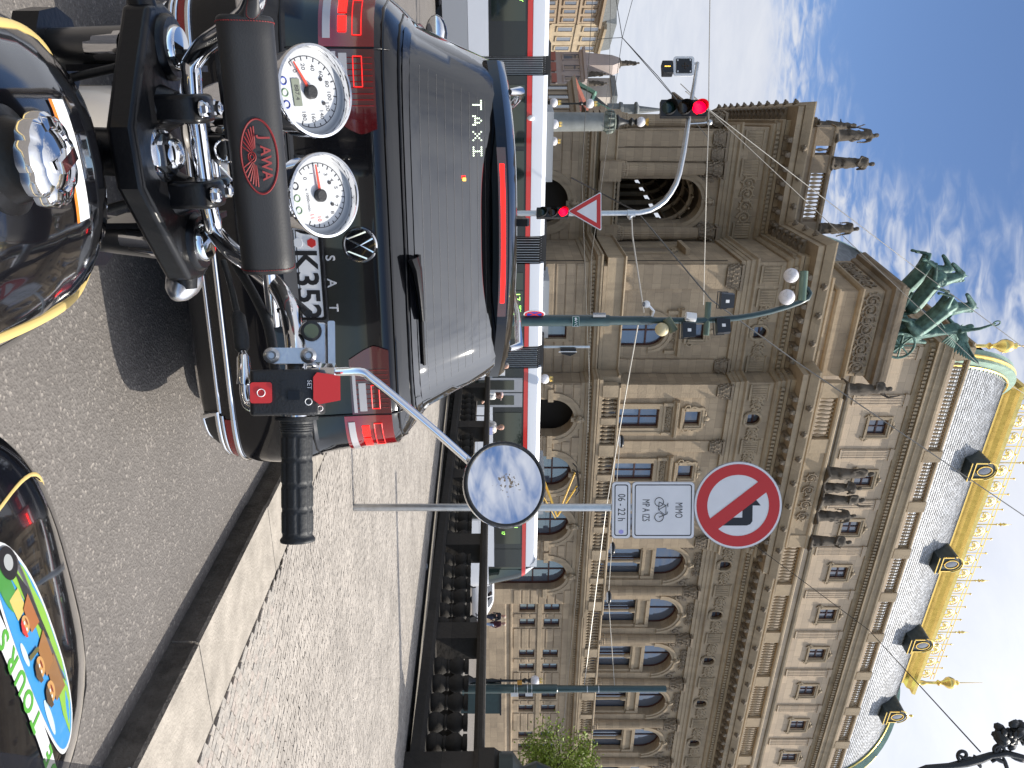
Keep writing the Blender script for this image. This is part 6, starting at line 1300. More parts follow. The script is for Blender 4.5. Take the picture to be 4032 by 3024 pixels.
# ================================================================== TAXI AHEAD (black estate car)
CARF = T(-.467, 2.68, gz(2.6)+.03) @ RZ(18) @ RX(-1.75)
PAINT = mat('black car paint', (.004, .004, .005), .14, 0, coat=.8, spec=.15, bump=.004, bscale=5)
CGLASS = mat('tinted car glass', (.006, .007, .009), .025, 0, spec=1.0, coat=.6, bump=.006, bscale=3)
TLR = mat('tail lamp red', (.20, .006, .009), .10, 0, coat=1.0); TLD = mat('tail lamp dark', (.075, .004, .006), .12, 0, coat=1.0); TLW = mat('reversing lens', (.42, .40, .41), .2, coat=1.0)
LIT = mat('brake light lit', (.6, .01, .01), .3, emit=(1, .004, .002), estr=2.6); RFL = mat('red reflector', (.30, .008, .008), .25, coat=.6, bump=.15, bscale=250); LITL = mat('lamp outline', (.5, .02, .02), .3, emit=(1, .01, .006), estr=.5)
taxi = thing('taxi_car', 'black estate taxi standing just ahead with brake lights lit', 'car', CARF)
SLC = [(.20, .24, 4.50, .78), (.27, .10, 4.62, .845), (.36, .03, 4.72, .885), (.46, .0, 4.76, .905), (.57, .0, 4.77, .915), (.64, .012, 4.75, .917), (.675, .045, 4.73, .917), (.70, .065, 4.71, .916), (.82, .075, 4.66, .912), (.93, .085, 4.56, .905), (.985, .085, 4.42, .893), (1.015, .10, 4.2, .878), (1.045, .13, 3.9, .855), (1.07, .155, 3.7, .832), (1.10, .18, 3.55, .808), (1.20, .25, 3.35, .765), (1.30, .32, 3.12, .722), (1.385, .385, 2.92, .685), (1.43, .44, 2.75, .655), (1.455, .52, 2.6, .615), (1.475, .72, 2.4, .53), (1.485, 1.0, 2.1, .36)]
def sl_(z):
    for a, b in zip(SLC, SLC[1:]):
        if a[0] <= z <= b[0]:
            t = (z-a[0])/(b[0]-a[0]); return [a[k]+(b[k]-a[k])*t for k in (1, 2, 3)]
    return list(SLC[-1][1:]) if z > 1 else list(SLC[0][1:])
def nex(z): return 13.0 if z < .5 else (13.0-(z-.5)*11 if z < .86 else (9.0 if z < 1.0 else (9-(z-1.0)*38 if z < 1.085 else 5.8)))
def rear(x, z, off=0.0):
    """point on the tail at width x and height z, pushed out by off"""
    yr, yf, w_ = sl_(z); L_ = (yf-yr)/2; yc = (yf+yr)/2; u = min(abs(x)/w_, .9995)
    NEX = nex(z); y = yc-L_*(1-u**NEX)**(1/NEX)
    if off:
        e = .004; a = Vector((x+e, rear(x+e, z).y, z))-Vector((x-e, rear(x-e, z).y, z)); b = Vector((0, rear(x, z+e).y-rear(x, z-e).y, 2*e)); n = b.cross(a).normalized()
        if n.y > 0 and abs(x) < .6*w_: n = -n
        if n.x*x < 0 and abs(x) > .6*w_: n = -n
        return Vector((x, y, z))+n*off
    return Vector((x, y, z))
bd = MB(); zs_ = [s_[0] for s_ in SLC]; zs2 = []
for a, b in zip(zs_, zs_[1:]): zs2 += [a, (a+b)/2] if b-a > .05 else [a]
zs2.append(zs_[-1]); n = 112; vs = []
for z in zs2:
    yr, yf, w_ = sl_(z); L_ = (yf-yr)/2; yc = (yf+yr)/2; NEX = nex(z)
    for k in range(n):
        a = 2*math.pi*k/n; c_, s_ = math.cos(a), math.sin(a)
        vs.append((w_*math.copysign(abs(s_)**(2/NEX), s_), yc-L_*math.copysign(abs(c_)**(2/NEX), c_), z))
fs = [(i*n+k, i*n+(k+1) % n, (i+1)*n+(k+1) % n, (i+1)*n+k) for i in range(len(zs2)-1) for k in range(n)]
fs += [tuple(range(n)), tuple((len(zs2)-1)*n+k for k in range(n))]
ob('car_body', bd.add(vs, fs), PAINT, taxi, CARF, 28)
def patch(name, x0f, x1f, z0, z1, off, m, nu=14, nv=8, parent=None, th=.006):
    """panel lying on the tail between x0f(z) and x1f(z)"""
    mb = MB(); P_ = [[rear(x0f(z0+(z1-z0)*j/nv)+(x1f(z0+(z1-z0)*j/nv)-x0f(z0+(z1-z0)*j/nv))*i/nu, z0+(z1-z0)*j/nv, off) for j in range(nv+1)] for i in range(nu+1)]
    mb.grid(lambda u, v: P_[round(u*nu)][round(v*nv)], nu, nv, (0, th, 0)); return ob(name, mb, m, parent or taxi, CARF, 35)
def line(name, pts, r, m, off=.002, parent=None, flat=1.0): return ob(name, MB().tube([rear(x, z, off) for x, z in pts], r, 6), m, parent or taxi, CARF, 60)
def lin(a, b, n=14): return [(a[0]+(b[0]-a[0])*i/n, a[1]+(b[1]-a[1])*i/n) for i in range(n+1)]
# rear window, dark surround and spoiler
patch('rear_window_surround', lambda z: -(.80-.52*(z-1.06)), lambda z: .80-.52*(z-1.06), 1.068, 1.425, .004, BLACKPAINT, 24, 12)
rw = patch('rear_window', lambda z: -(.735-.53*(z-1.06)-.06*max(0, (z-1.34)/.05)**2), lambda z: .735-.53*(z-1.06)-.06*max(0, (z-1.34)/.05)**2, 1.088, 1.372, .0075, CGLASS, 28, 14)
for k in range(9):
    z = 1.12+k*.029; ob('heater_wire', MB().tube([rear(-.64+.5*(z-1.06)+1.28*i/16*(1-.39*(z-1.06)*2), z, .0092) for i in range(17)], .00035, 3), mat('heater print', (.22, .21, .20), .6), rw, CARF)
sp_ = [(1.385, .36), (1.41, .325), (1.45, .33), (1.478, .40), (1.492, .62), (1.48, .68), (1.42, .47)]
ob('roof_spoiler', MB().grid(lambda u, v: (lambda x, q: (x, q[1]+.18*abs(x/.6)**3.2, q[0]-.035*abs(x/.6)**2.4))((-.655+1.31*u), sp_[round(v*6)]), 24, 6), PAINT, taxi, CARF, 40)
ob('high_brake_light', MB().grid(lambda u, v: (lambda x: (x, .323+.18*abs(x/.6)**3.2, 1.418+.016*v-.035*abs(x/.6)**2.4))(-.27+.54*u), 20, 1, (0, -.004, 0)), LIT, taxi, CARF)
ob('high_light_cover', MB().grid(lambda u, v: (lambda x: (x, .326+.18*abs(x/.6)**3.2, 1.409+.034*v-.035*abs(x/.6)**2.4))(-.33+.66*u), 20, 1, (0, -.004, 0)), TLD, taxi, CARF)
# tail lamps: outer piece on the wing, inner piece on the tailgate
for s_ in (-1, 1):
    hi = lambda z: .895 if z < .93 else .895-.3*(z-.93)
    lo_ = patch('tail_lamp', lambda z: s_*.655, lambda z: s_*(sl_(z)[2]*.9965), .805, .985, .008, TLR if s_ > 0 else TLR, 16, 8)
    li = patch('tail_lamp', lambda z: s_*(.375+.38*abs(z-.935)+.25*max(0, .90-z)), lambda z: s_*.648, .838, .985, .008, TLD, 14, 8)
    for k in range(9): ob('lamp_rib', MB().tube([rear(s_*(.47+.019*k), z, .0085) for z in (.85, .90, .94, .98)], .0016, 4), TLR, li, CARF)
    for (xa, xb) in ((.70, .75), (.76, .81)): patch('lit_block', lambda z: s_*xa, lambda z: s_*xb, .868, .895, .0105, LIT, 5, 3, lo_, .004)
    patch('reverse_lens', lambda z: s_*.52, lambda z: s_*.635, .868, .895, .0105, TLW, 6, 3, li, .004)
    for (xa, xb, par_) in ((.69, .80, lo_), (.53, .625, li)):
        for q in (lin((s_*xa, .915), (s_*xb, .915), 5), lin((s_*xa, .945), (s_*xb, .945), 5), lin((s_*xa, .915), (s_*xa, .945), 3), lin((s_*xb, .915), (s_*xb, .945), 3)): ob('light_outline', MB().tube([rear(x, z, .0115) for x, z in q], .0016, 4), LITL, par_, CARF)
    patch('lower_lens', lambda z: s_*.68, lambda z: s_*(sl_(z)[2]*.985), .818, .842, .0105, TLW, 10, 2, lo_, .004); patch('lower_lens', lambda z: s_*(.47+.0*(z)), lambda z: s_*.64, .846, .858, .0105, TLW, 6, 2, li, .004)
    line('panel_gap', lin((s_*.652, .70), (s_*.652, 1.03), 12), .0035, SATIN, .0035)
line('panel_gap', lin((-.80, 1.058), (.80, 1.058), 30), .0045, SATIN, .002)
line('panel_gap', lin((-.86, .685), (.86, .685), 30), .005, SATIN, .001)
line('tailgate_ridge', lin((-.845, 1.012), (.845, 1.012), 30), .006, PAINT, .001)
# bumper chrome, reflectors and exhaust trims
line('chrome_strip', lin((-.64, .405), (.64, .405), 24), .009, CHROME, .003)
line('chrome_strip', lin((-.62, .352), (.62, .352), 24), .007, CHROME, .003)
patch('lower_bumper', lambda z: -.8, lambda z: .8, .25, .345, .003, PLASTIC, 16, 4)
for s_ in (-1, 1):
    patch('red_reflector', lambda z: s_*.645, lambda z: s_*.862, .368, .398, .004, RFL, 12, 2)
    line('chrome_strip', lin((s_*.64, .405), (s_*.875, .405), 12), .010, CHROME, .003); line('chrome_strip', lin((s_*.63, .36), (s_*.862, .36), 12), .006, CHROME, .003)
    ex = [(s_*.62, .345), (s_*.845, .345), (s_*.83, .262), (s_*.66, .262), (s_*.62, .345)]
    ob('exhaust_trim', MB().tube([rear(x, z, .008) for a, b in zip(ex, ex[1:]) for x, z in lin(a, b, 6)[:-1]], .011, 7, True), CHROME, taxi, CARF, 60); patch('exhaust_opening', lambda z: s_*.64, lambda z: s_*.835, .268, .340, .004, RUBBER, 6, 3)
# badge, letters, number plate
bz = .905; BF = lambda x, z, off: (lambda p: T(*p) @ RX(90+4))(rear(x, z, off))
bg = ob('badge', MB().lathe([(.073, 0), (.076, .006), (.072, .012), (.066, .011), (.064, .005)], 40).tube([(.069*math.cos(a), .069*math.sin(a), .009) for a in [k*.1571 for k in range(40)]], .0055, 6, True), CHROME, taxi, CARF @ BF(0, bz, .004) @ S(.84, .84, 1), 50)
ob('badge_ground', MB().lathe([(.066, .003), (.066, .0055)], 36), BLACKPAINT, bg, CARF @ BF(0, bz, .004) @ S(.84, .84, 1))
for q in ([(-.030, .058), (0, .004), (.030, .058)], [(-.058, .030), (-.026, -.052), (0, .0), (.026, -.052), (.058, .030)]): ob('badge_letter', MB().tube([(x, y, .010) for x, y in q], .0058, 5), CHROME, bg, CARF @ BF(0, bz, .004) @ S(.84, .84, 1), 40)
SILV = mat('bright silver', (.72, .72, .74), .3, .35)
for k, ch in enumerate('PASSAT'): text('badge_character', ch, .047, SILV, taxi, CARF @ BF((k-2.5)*.091, .795, .003), ext=.002, bold=.0005, sx=1.05)
WPL = mat('plate white', (.74, .74, .74), .35)
patch('plate_recess', lambda z: -.31, lambda z: .31, .70, .775, .003, PLASTIC, 10, 3)
pf = CARF @ T(0, rear(0, .70).y-.018, .71) @ RX(90+3); pl_ = ob('number_plate', MB().prism(rrect(.52, .115, .008), -.006, 0), WPL, taxi, pf); ob('plate_frame', ringp(rrect(.535, .13, .012), rrect(.515, .11, .008), -.008, .002), SATIN, pl_, pf)
text('plate_characters', 'K352', .122, SIGNK, pl_, pf @ T(.138, -.002, .0004), ext=.0006, bold=.0022, sx=.98)
ob('plate_stamp', MB().lathe([(.017, .0), (.017, .002)], 6), SIGNR, pl_, pf @ T(-.012, .03, 0)); ob('plate_stamp', MB().lathe([(.017, .0), (.017, .0012)], 20), WPL, pl_, pf @ T(-.012, -.018, 0))
# wiper
ob('wiper_arm', MB().tube([rear(.06, 1.075, .02), rear(.10, 1.082, .03), rear(.20, 1.092, .028), rear(.30, 1.10, .024)], [.042, .034, .022, .014], 8, flat=.55), SATIN, taxi, CARF, 50)
ob('wiper_blade', MB().tube([rear(x, 1.098+.01*(x-.06), .016) for x in (.05, .15, .25, .35, .42, .48)], .0075, 6), SATIN, taxi, CARF, 50)
# roof fittings
for s_ in (-1, 1): ob('roof_rail', MB().tube([(s_*.54, .62, 1.46), (s_*.545, .68, 1.505), (s_*.545, 1.3, 1.525), (s_*.53, 2.2, 1.52), (s_*.51, 2.32, 1.47)], [.012, .02, .018, .018, .012], 8), CHROME, taxi, CARF, 50)
ob('antenna', MB().prism([(.78, 1.455), (1.0, 1.478), (.80, 1.555), (.77, 1.545)], -.016, .016, 'x').lathe([(.07, 1.45), (.05, 1.475), (.02, 1.49)], 14, T(0, .88, 0) @ S(.8, 1.5, 1)), SATIN, taxi, CARF, 40)
for s_ in (-1, 1):
    xs_ = lambda y, z, o: s_*(sl_(z)[2]*(1-abs((y-(sl_(z)[0]+sl_(z)[1])/2)/((sl_(z)[1]-sl_(z)[0])/2))**5.4)**(1/5.4)+o)
    for ya, yb in ((.62, 1.15), (1.22, 2.0), (2.08, 2.85)):
        ob('side_window', MB().grid(lambda u, v: (xs_(ya+(yb-ya)*u, 1.10+.29*v, .004), ya+(yb-ya)*u+(.12*v if ya < .7 else 0), 1.10+.29*v), 8, 6), CGLASS, taxi, CARF, 40)
    ob('window_trim', MB().tube([(xs_(y, 1.092, .006), y, 1.092) for y in (.55, .8, 1.2, 1.8, 2.4, 2.9)], .008, 6), CHROME, taxi, CARF, 50)
    mr_ = ob('door_mirror', MB().ball((s_*1.02, 3.0, 1.04), (.12, .08, .075), 14, 8).tube([(s_*.86, 3.02, 1.0), (s_*.98, 3.0, 1.01)], .03, 7), PAINT, taxi, CARF, 50); ob('mirror_glass', MB().ball((s_*1.025, 2.94, 1.04), (.1, .022, .06), 14, 6), CHROME, mr_, CARF, 50)
TY = mat('tyre', (.016, .016, .016), .8, bump=.2, bscale=60)
for s_ in (-1, 1):
    for y in (.98, 3.75):
        w_ = ob('wheel', MB().lathe([(.2, -.1), (.30, -.105), (.325, -.07), (.325, .07), (.30, .105), (.2, .1)], 32, T(s_*.80, y, .325) @ RY(90)), TY, taxi, CARF, 40); ob('rim', MB().lathe([(.02, .09), (.2, .1), (.21, .085)], 20, T(s_*.80, y, .325) @ RY(90*s_)), ALU, w_, CARF, 40)
# TAXI spelled in dots behind the glass, small lights on the dashboard
DOT = {'T': ['11111', '00100', '00100', '00100', '00100'], 'A': ['00100', '01010', '01010', '11111', '10001'], 'X': ['10001', '01010', '00100', '01010', '10001'], 'I': ['11111', '00100', '00100', '00100', '11111']}
LEDW = mat('white led', (.6, .7, .55), .4, emit=(.85, 1.0, .72), estr=1.6); dm = MB()
for k, ch in enumerate('TAXI'):
    for r_, row in enumerate(DOT[ch]):
        for c_, v in enumerate(row):
            if v == '1': dm.ball(rear(-.495+k*.055+c_*.0075, 1.338-r_*.0075, .0095), (.0024, .0024, .0024), 6, 4)
tag(ob('taxi_dots', dm, LEDW, taxi, CARF, 60), 'dotted white letters spelling TAXI', kind='stuff')
ob('dash_light', MB().box(-.228, -.218, 0, .003, 0, .02), LIT, taxi, CARF @ T(0, rear(-.22, 1.265, .009).y, 1.262)); ob('dash_light', MB().box(-.225, -.213, 0, .003, .0, .012), AMB, taxi, CARF @ T(.004, rear(-.22, 1.265, .010).y, 1.272))
# ---- white car parked beyond the tram nose
pc_ = P(2205, 2000, 44); PF = T(pc_.x, pc_.y, P(0, 1946, 44).z-1.485) @ RZ(-62); pk = thing('parked_car', 'small white car parked beyond the front of the tram', 'car', PF)
cbm = bpy.data.objects['car_body'].data.copy(); cbm.materials.clear(); cbm.materials.append(mat('white car paint', (.68, .68, .69), .2, coat=.8)); put(bpy.data.objects.new('car_body', cbm), pk, PF)
for o_ in [q for q in taxi.children if q.name.startswith(('side_window', 'rear_window', 'wheel'))]: inst(o_, PF @ CARF.inverted() @ WM[o_.name], pk)
# ================================================================== MOTORCYCLE (seen from the saddle)
BK = T(-.26, .897, 0) @ RZ(21.5)           # bike frame: x to the right, y forward
BKI = BK.inverted()
def BL(U, V, d): return BKI @ P(U, V, d)
moto = thing('motorcycle', 'black and chrome motorcycle with white dials and wide handlebar in the foreground', 'motorcycle', BK)
def mo(name, mb, m, smooth=45, fr=I4, parent=None): return ob(name, mb, m, parent or moto, BK @ fr, smooth)
def smooth_path(pts, n=6):
    pts = [Vector(p) for p in pts]; q = [pts[0]*2-pts[1]] + pts + [pts[-1]*2-pts[-2]]; out = []
    for i in range(1, len(q)-2):
        for k in range(n):
            t = k/n; out.append(.5*((2*q[i])+(-q[i-1]+q[i+1])*t+(2*q[i-1]-5*q[i]+4*q[i+1]-q[i+2])*t*t+(-q[i-1]+3*q[i]-3*q[i+1]+q[i+2])*t**3))
    return out + [pts[-1]]
# ---- tank
TW = [(.012, .005, .875, .86), (.006, .05, .895, .82), (-.008, .10, .912, .78), (-.04, .142, .93, .72), (-.08, .163, .942, .70), (-.12, .174, .950, .68), (-.2, .184, .956, .66), (-.3, .186, .955, .66), (-.42, .18, .945, .67), (-.55, .155, .92, .70), (-.66, .11, .89, .74), (-.70, .03, .86, .80)]
def tank_pt(y, a, o=0.0):
    for p, q in zip(TW, TW[1:]):
        if q[0] <= y <= p[0]:
            t = (y-p[0])/(q[0]-p[0]); w_, zt, zb = [p[k]+(q[k]-p[k])*t for k in (1, 2, 3)]; break
    else: w_, zt, zb = TW[-1][1:]
    zc_ = zb+(zt-zb)*.42; c_, s_ = math.cos(a), math.sin(a); h_ = (zt-zc_) if s_ > 0 else (zc_-zb); n_ = 2.5
    return Vector((math.copysign(abs(c_)**(2/n_), c_)*(w_+o), y, zc_+math.copysign(abs(s_)**(2/n_), s_)*(h_+o)))
tk = MB(); ys_ = []
for p, q in zip(TW, TW[1:]): ys_ += [p[0]+(q[0]-p[0])*k/3 for k in range(3)]
ys_.append(TW[-1][0]); n = 48
tk.add([tank_pt(y, 2*math.pi*k/n) for y in ys_ for k in range(n)], [(i*n+k, i*n+(k+1) % n, (i+1)*n+(k+1) % n, (i+1)*n+k) for i in range(len(ys_)-1) for k in range(n)]+[tuple(range(n)), tuple((len(ys_)-1)*n+k for k in range(n))])
tank = mo('fuel_tank', tk, BLACKPAINT, 60)
for s_ in (1, -1):
    sp = [tank_pt(y, math.pi/2-s_*a, .0012) for y, a in ((-.56, .50), (-.42, .58), (-.3, .66), (-.2, .73), (-.12, .80), (-.06, .86), (-.03, .88), (-.005, .88))]
    sp = smooth_path(sp, 5); mo('pinstripe', MB().tube(sp, .0042, 6, flat=.35), PALEGOLD, 60, parent=tank)
cz = .952; capf = T(-.022, -.246, cz) @ RX(-4) @ S(.92)
mo('cap_collar', MB().lathe([(.052, -.015), (.05, .004), (.04, .008), (.036, .02), (.036, .03)], 40), SATIN, 40, capf, tank)
cp = MB(); pr = [(.030, .028), (.043, .03), (.044, .036), (.043, .043), (.038, .047), (.030, .048), (.028, .046), (.022, .049), (.010, .052), (.001, .0525)]; vs = []
for r_, z in pr:
    for k in range(72):
        a = 2*math.pi*k/72; rr = r_*(1-.075*max(0, math.cos(9*a))**2 if r_ > .029 else 1); vs.append((rr*math.cos(a), rr*math.sin(a), z))
cp.add(vs, [(i*72+k, i*72+(k+1) % 72, (i+1)*72+(k+1) % 72, (i+1)*72+k) for i in range(len(pr)-1) for k in range(72)]); mo('filler_cap', cp, CHROME, 35, capf, tank)
mo('cap_lock', MB().box(-.006, .006, -.016, .016, .052, .058), CHROME, 40, capf @ RZ(20), tank)
lb = MB().grid(lambda u, v: tank_pt(-.125-.022*v, math.pi/2-(-.62+1.0*u)*.50, .0012), 12, 2); mo('warning_label', lb, WHITEPT, 60, parent=tank)
mo('label_stripe', MB().grid(lambda u, v: tank_pt(-.1475-.006*v, math.pi/2-(-.62+1.0*u)*.50, .0014), 12, 1), mat('orange print', (.75, .20, .02), .5), 60, parent=tank)
# ---- top yoke, forks, wheel
yz = .93
pl = [(-.17, .105), (-.178, .15), (-.165, .185), (-.13, .196), (-.09, .18), (-.05, .15), (.05, .15), (.09, .18), (.13, .196), (.165, .185), (.178, .15), (.17, .105), (.10, .055), (.035, .01), (-.035, .01), (-.10, .055)]
yk_ = bev(mo('top_yoke', MB().prism(pl, yz-.016, yz+.018), SATIN, 30), .007)
for s_ in (-1, 1):
    mo('fork_clamp', MB().lathe([(.038, -.02), (.040, -.016), (.040, .022), (.036, .027)], 28), SATIN, 40, T(s_*.124, .145, yz), yk_); mo('fork_clamp_ear', MB().tube([(s_*.150, .13, yz), (s_*.185, .125, yz)], [.02, .016], 12), SATIN, 40, I4, yk_)
    mo('fork_cap', MB().lathe([(.027, .02), (.027, .031), (.024, .035), (.001, .037)], 28), CHROME, 40, T(s_*.124, .145, yz), yk_)
    mo('fork_tube', MB().tube([(s_*.124, .15, yz-.03), (s_*.124, .30, yz-.33), (s_*.124, .34, .53)], .024, 20), CHROME, 40); mo('fork_leg', MB().tube([(s_*.124, .325, .56), (s_*.124, .45, .31)], .03, 18), mat('black fork leg', (.02, .02, .021), .3), 40)
    mo('fork_shroud', MB().tube([(s_*.124, .155, yz-.03), (s_*.124, .235, yz-.2)], .027, 20), mat('dark steel', (.16, .16, .16), .3, .9), 40)
mo('stem_nut', MB().lathe([(.034, .018), (.034, .022), (.026, .024)], 28).lathe([(.025, .024), (.025, .034), (.02, .038)], 6).ball((0, 0, .036), (.020, .020, .012), 16, 8), CHROME, 30, T(0, .07, yz), yk_)
mo('lower_yoke', MB().prism(pl, yz-.2, yz-.165), SATIN, 30, T(0, .09, 0)); mo('steering_head', MB().tube([(0, .08, yz-.02), (0, .16, yz-.2)], .03, 16), SATIN, 40)
mo('frame_tube', MB().tube([(0, .07, .86), (0, -.1, .84), (0, -.4, .72)], .025, 10), SATIN); 
for s_ in (-1, 1): mo('frame_tube', MB().tube([(s_*.03, .12, .80), (s_*.12, .05, .60), (s_*.13, -.05, .35)], .018, 10), SATIN)
fw_ = mo('front_wheel', MB().tube([(0, .62+.27*math.cos(a), .30+.27*math.sin(a)) for a in [k*2*math.pi/40 for k in range(40)]], .045, 12, True), TY, 60, T(0, 0, -.02))
mo('front_hub', MB().lathe([(.05, -.06), (.07, -.05), (.07, .05), (.05, .06)], 20, T(0, .62, .28) @ RY(90)), ALU, 40, I4, fw_)
FEN = mat('pale mudguard', (.26, .235, .20), .35, coat=.4)
mo('front_mudguard', MB().grid(lambda u, v: (lambda a, b: (.075*math.sin(b), .62+(.36-.04*(1-math.cos(b)))*math.cos(a), .28+(.36-.04*(1-math.cos(b)))*math.sin(a)))(R(20+150*u), R(-85+170*v)), 24, 10), FEN, 60)
for q in ([(-.10, .1, .90), (-.08, .16, .78), (-.04, .2, .66)], [(.06, .09, .9), (.09, .14, .76), (.06, .22, .62)], [(.01, .13, .9), (.02, .2, .75), (0.05, .3, .6)]): mo('cable', MB().tube(smooth_path(q), .0055, 7), RUBBER, 60)
# ---- handlebar
hb = [(0, .105, .985), (.055, .106, .985), (.095, .108, .987), tuple(BL(905, 840, 1.045)), tuple(BL(981, 905, 1.02)), tuple(BL(1053, 1000, .99)), tuple(BL(1125, 1086, .955)), tuple(BL(1198, 1130, .925)), tuple(BL(1282, 1152, .895)), tuple(BL(1373, 1165, .87)), tuple(BL(1500, 1167, .855)), tuple(BL(1640, 1167, .85)), tuple(BL(2100, 1171, .85))]
half = [(x, y, z) for x, y, z in hb]; full = [(-x, y, z) for x, y, z in half[:0:-1]] + half
bar = mo('handlebar', MB().tube(smooth_path(full, 6), .0118, 18), CHROME, 60)
for U, V, d in ((868, 832, 1.05), (1212, 1133, .92)): q = BL(U, V, d); mo('cable_tie', MB().tube([q+Vector((-.002, 0, 0)), q+Vector((.003, -.001, .001))], .0135, 14), RUBBER, 60)
q = BL(205, 762, .995); mo('cable_tie', MB().tube([q+Vector((-.003, 0, 0)), q+Vector((.003, 0, 0))], .0135, 14), RUBBER, 60)
for s_ in (-1, 1):
    c_ = bev(mo('bar_clamp', MB().prism([(.078, .942), (.074, .965), (.074, .99), (.080, 1.000), (.095, 1.005), (.115, 1.006), (.130, 1.0), (.136, .99), (.136, .965), (.132, .942)], s_*.052-.0175, s_*.052+.0175, 'x'), SATIN, 40), .006); mo('clamp_riser', MB().lathe([(.030, 0), (.024, .012), (.021, .02)], 20, T(s_*.052, .105, yz+.016)), SATIN, 40)
    for y in (.083, .127): mo('clamp_bolt', MB().lathe([(.0085, 0), (.0085, .007), (.006, .009), (.006, .006), (.003, .005)], 6, T(s_*.052, y, 1.003)).lathe([(.0105, 0), (.0105, .002)], 20, T(s_*.052, y, 1.002)), CHROME, 30, I4, c_)
# ---- crossbar pad with the maker's oval
pa, pb_ = P(66, 962, .85), P(1065, 1058, .945); ax = (pb_-pa).normalized(); PR = .0315
tocam = (Vector((0, 0, EYE))-(pa+pb_)/2); tocam = (tocam-ax*tocam.dot(ax)).normalized(); side = ax.cross(tocam).normalized()
if side.z < 0: side = -side
PLEN = (pb_-pa).length
def pad(s, ang, off=0.0):                  # s metres along the pad, ang 0 faces the rider, + is upwards
    n_ = 3.2; c_, q_ = math.cos(ang), math.sin(ang); rr = PR/((abs(c_)**n_+abs(q_)**n_)**(1/n_))*.97
    return pa+ax*s+(tocam*c_+side*q_)*(rr+off)
pm = MB(); n = 40; st = [0, .0015, .004]+[PLEN*k/12 for k in range(1, 12)]+[PLEN-.004, PLEN-.0015, PLEN]; sh_ = [.9, .97, 1]+[1]*11+[1, .97, .9]
pm.add([pa+ax*s+(pad(s, 2*math.pi*k/n)-pa-ax*s)*f for s, f in zip(st, sh_) for k in range(n)], [(i*n+k, i*n+(k+1) % n, (i+1)*n+(k+1) % n, (i+1)*n+k) for i in range(len(st)-1) for k in range(n)]+[tuple(range(n)), tuple((len(st)-1)*n+k for k in range(n))])
pd = ob('crossbar_pad', pm, LEATHER, moto, I4, 50); mo('crossbar', MB().tube([BKI @ (pa-ax*.03), BKI @ (pb_+ax*.07)], .008, 12), CHROME, 50)
for s0 in (.006, PLEN-.006):
    m_ = MB()
    for k in range(70):
        a = 2*math.pi*k/70; m_.tube([pad(s0, a, .0003), pad(s0+.0004, a+.055, .0003)], .0006, 4)
    tag(ob('stitching', m_, REDPRINT, pd, I4), kind='stuff')
oc_, ow, oh = .146, .0405, .60; el = lambda t, f=1.0: pad(oc_+ow*f*math.cos(t), .06+oh*f*math.sin(t), .0005)
ob('emblem_oval', MB().tube([el(k*2*math.pi/64) for k in range(64)], .0012, 5, True), REDPRINT, pd, I4)
em = MB()
for s_ in (-1, 1):
    for k in range(7):
        a = R(-4-11*k); em.tube([pad(oc_+s_*ow*f*math.cos(a)*.95, -.03+.06*(1-f)-.10*(1-f)+oh*f*math.sin(a)*.95, .0005) for f in (.24, .55, .86)], [.0004, .0011, .0009], 4)
em.tube([pad(oc_+.0055*math.cos(a), -.2+.13*math.sin(a), .0005) for a in [k*.4488 for k in range(14)]], .0008, 4, True); em.tube([pad(oc_+.0028*math.cos(a), -.2+.07*math.sin(a), .0005) for a in [k*.4488 for k in range(14)]], .0007, 4, True)
tag(ob('emblem_wings', em, REDPRINT, pd, I4), kind='stuff')
nrm = (tocam*math.cos(.36)+side*math.sin(.36)); up_ = nrm.cross(ax); up_ = up_ if up_.z > 0 else -up_
def ofr(o, x, z): y = z.cross(x); return Matrix(((x.x, y.x, z.x, o.x), (x.y, y.y, z.y, o.y), (x.z, y.z, z.z, o.z), (0, 0, 0, 1)))
for k, ch in enumerate('JAWA'): text('emblem_letter', ch, .0165, REDPRINT, pd, ofr(pad(oc_-.0205+.0137*k, .27, .0006), ax, (tocam*math.cos(.27)+side*math.sin(.27)).normalized()), ext=.0003, bold=.0003, sx=.95)
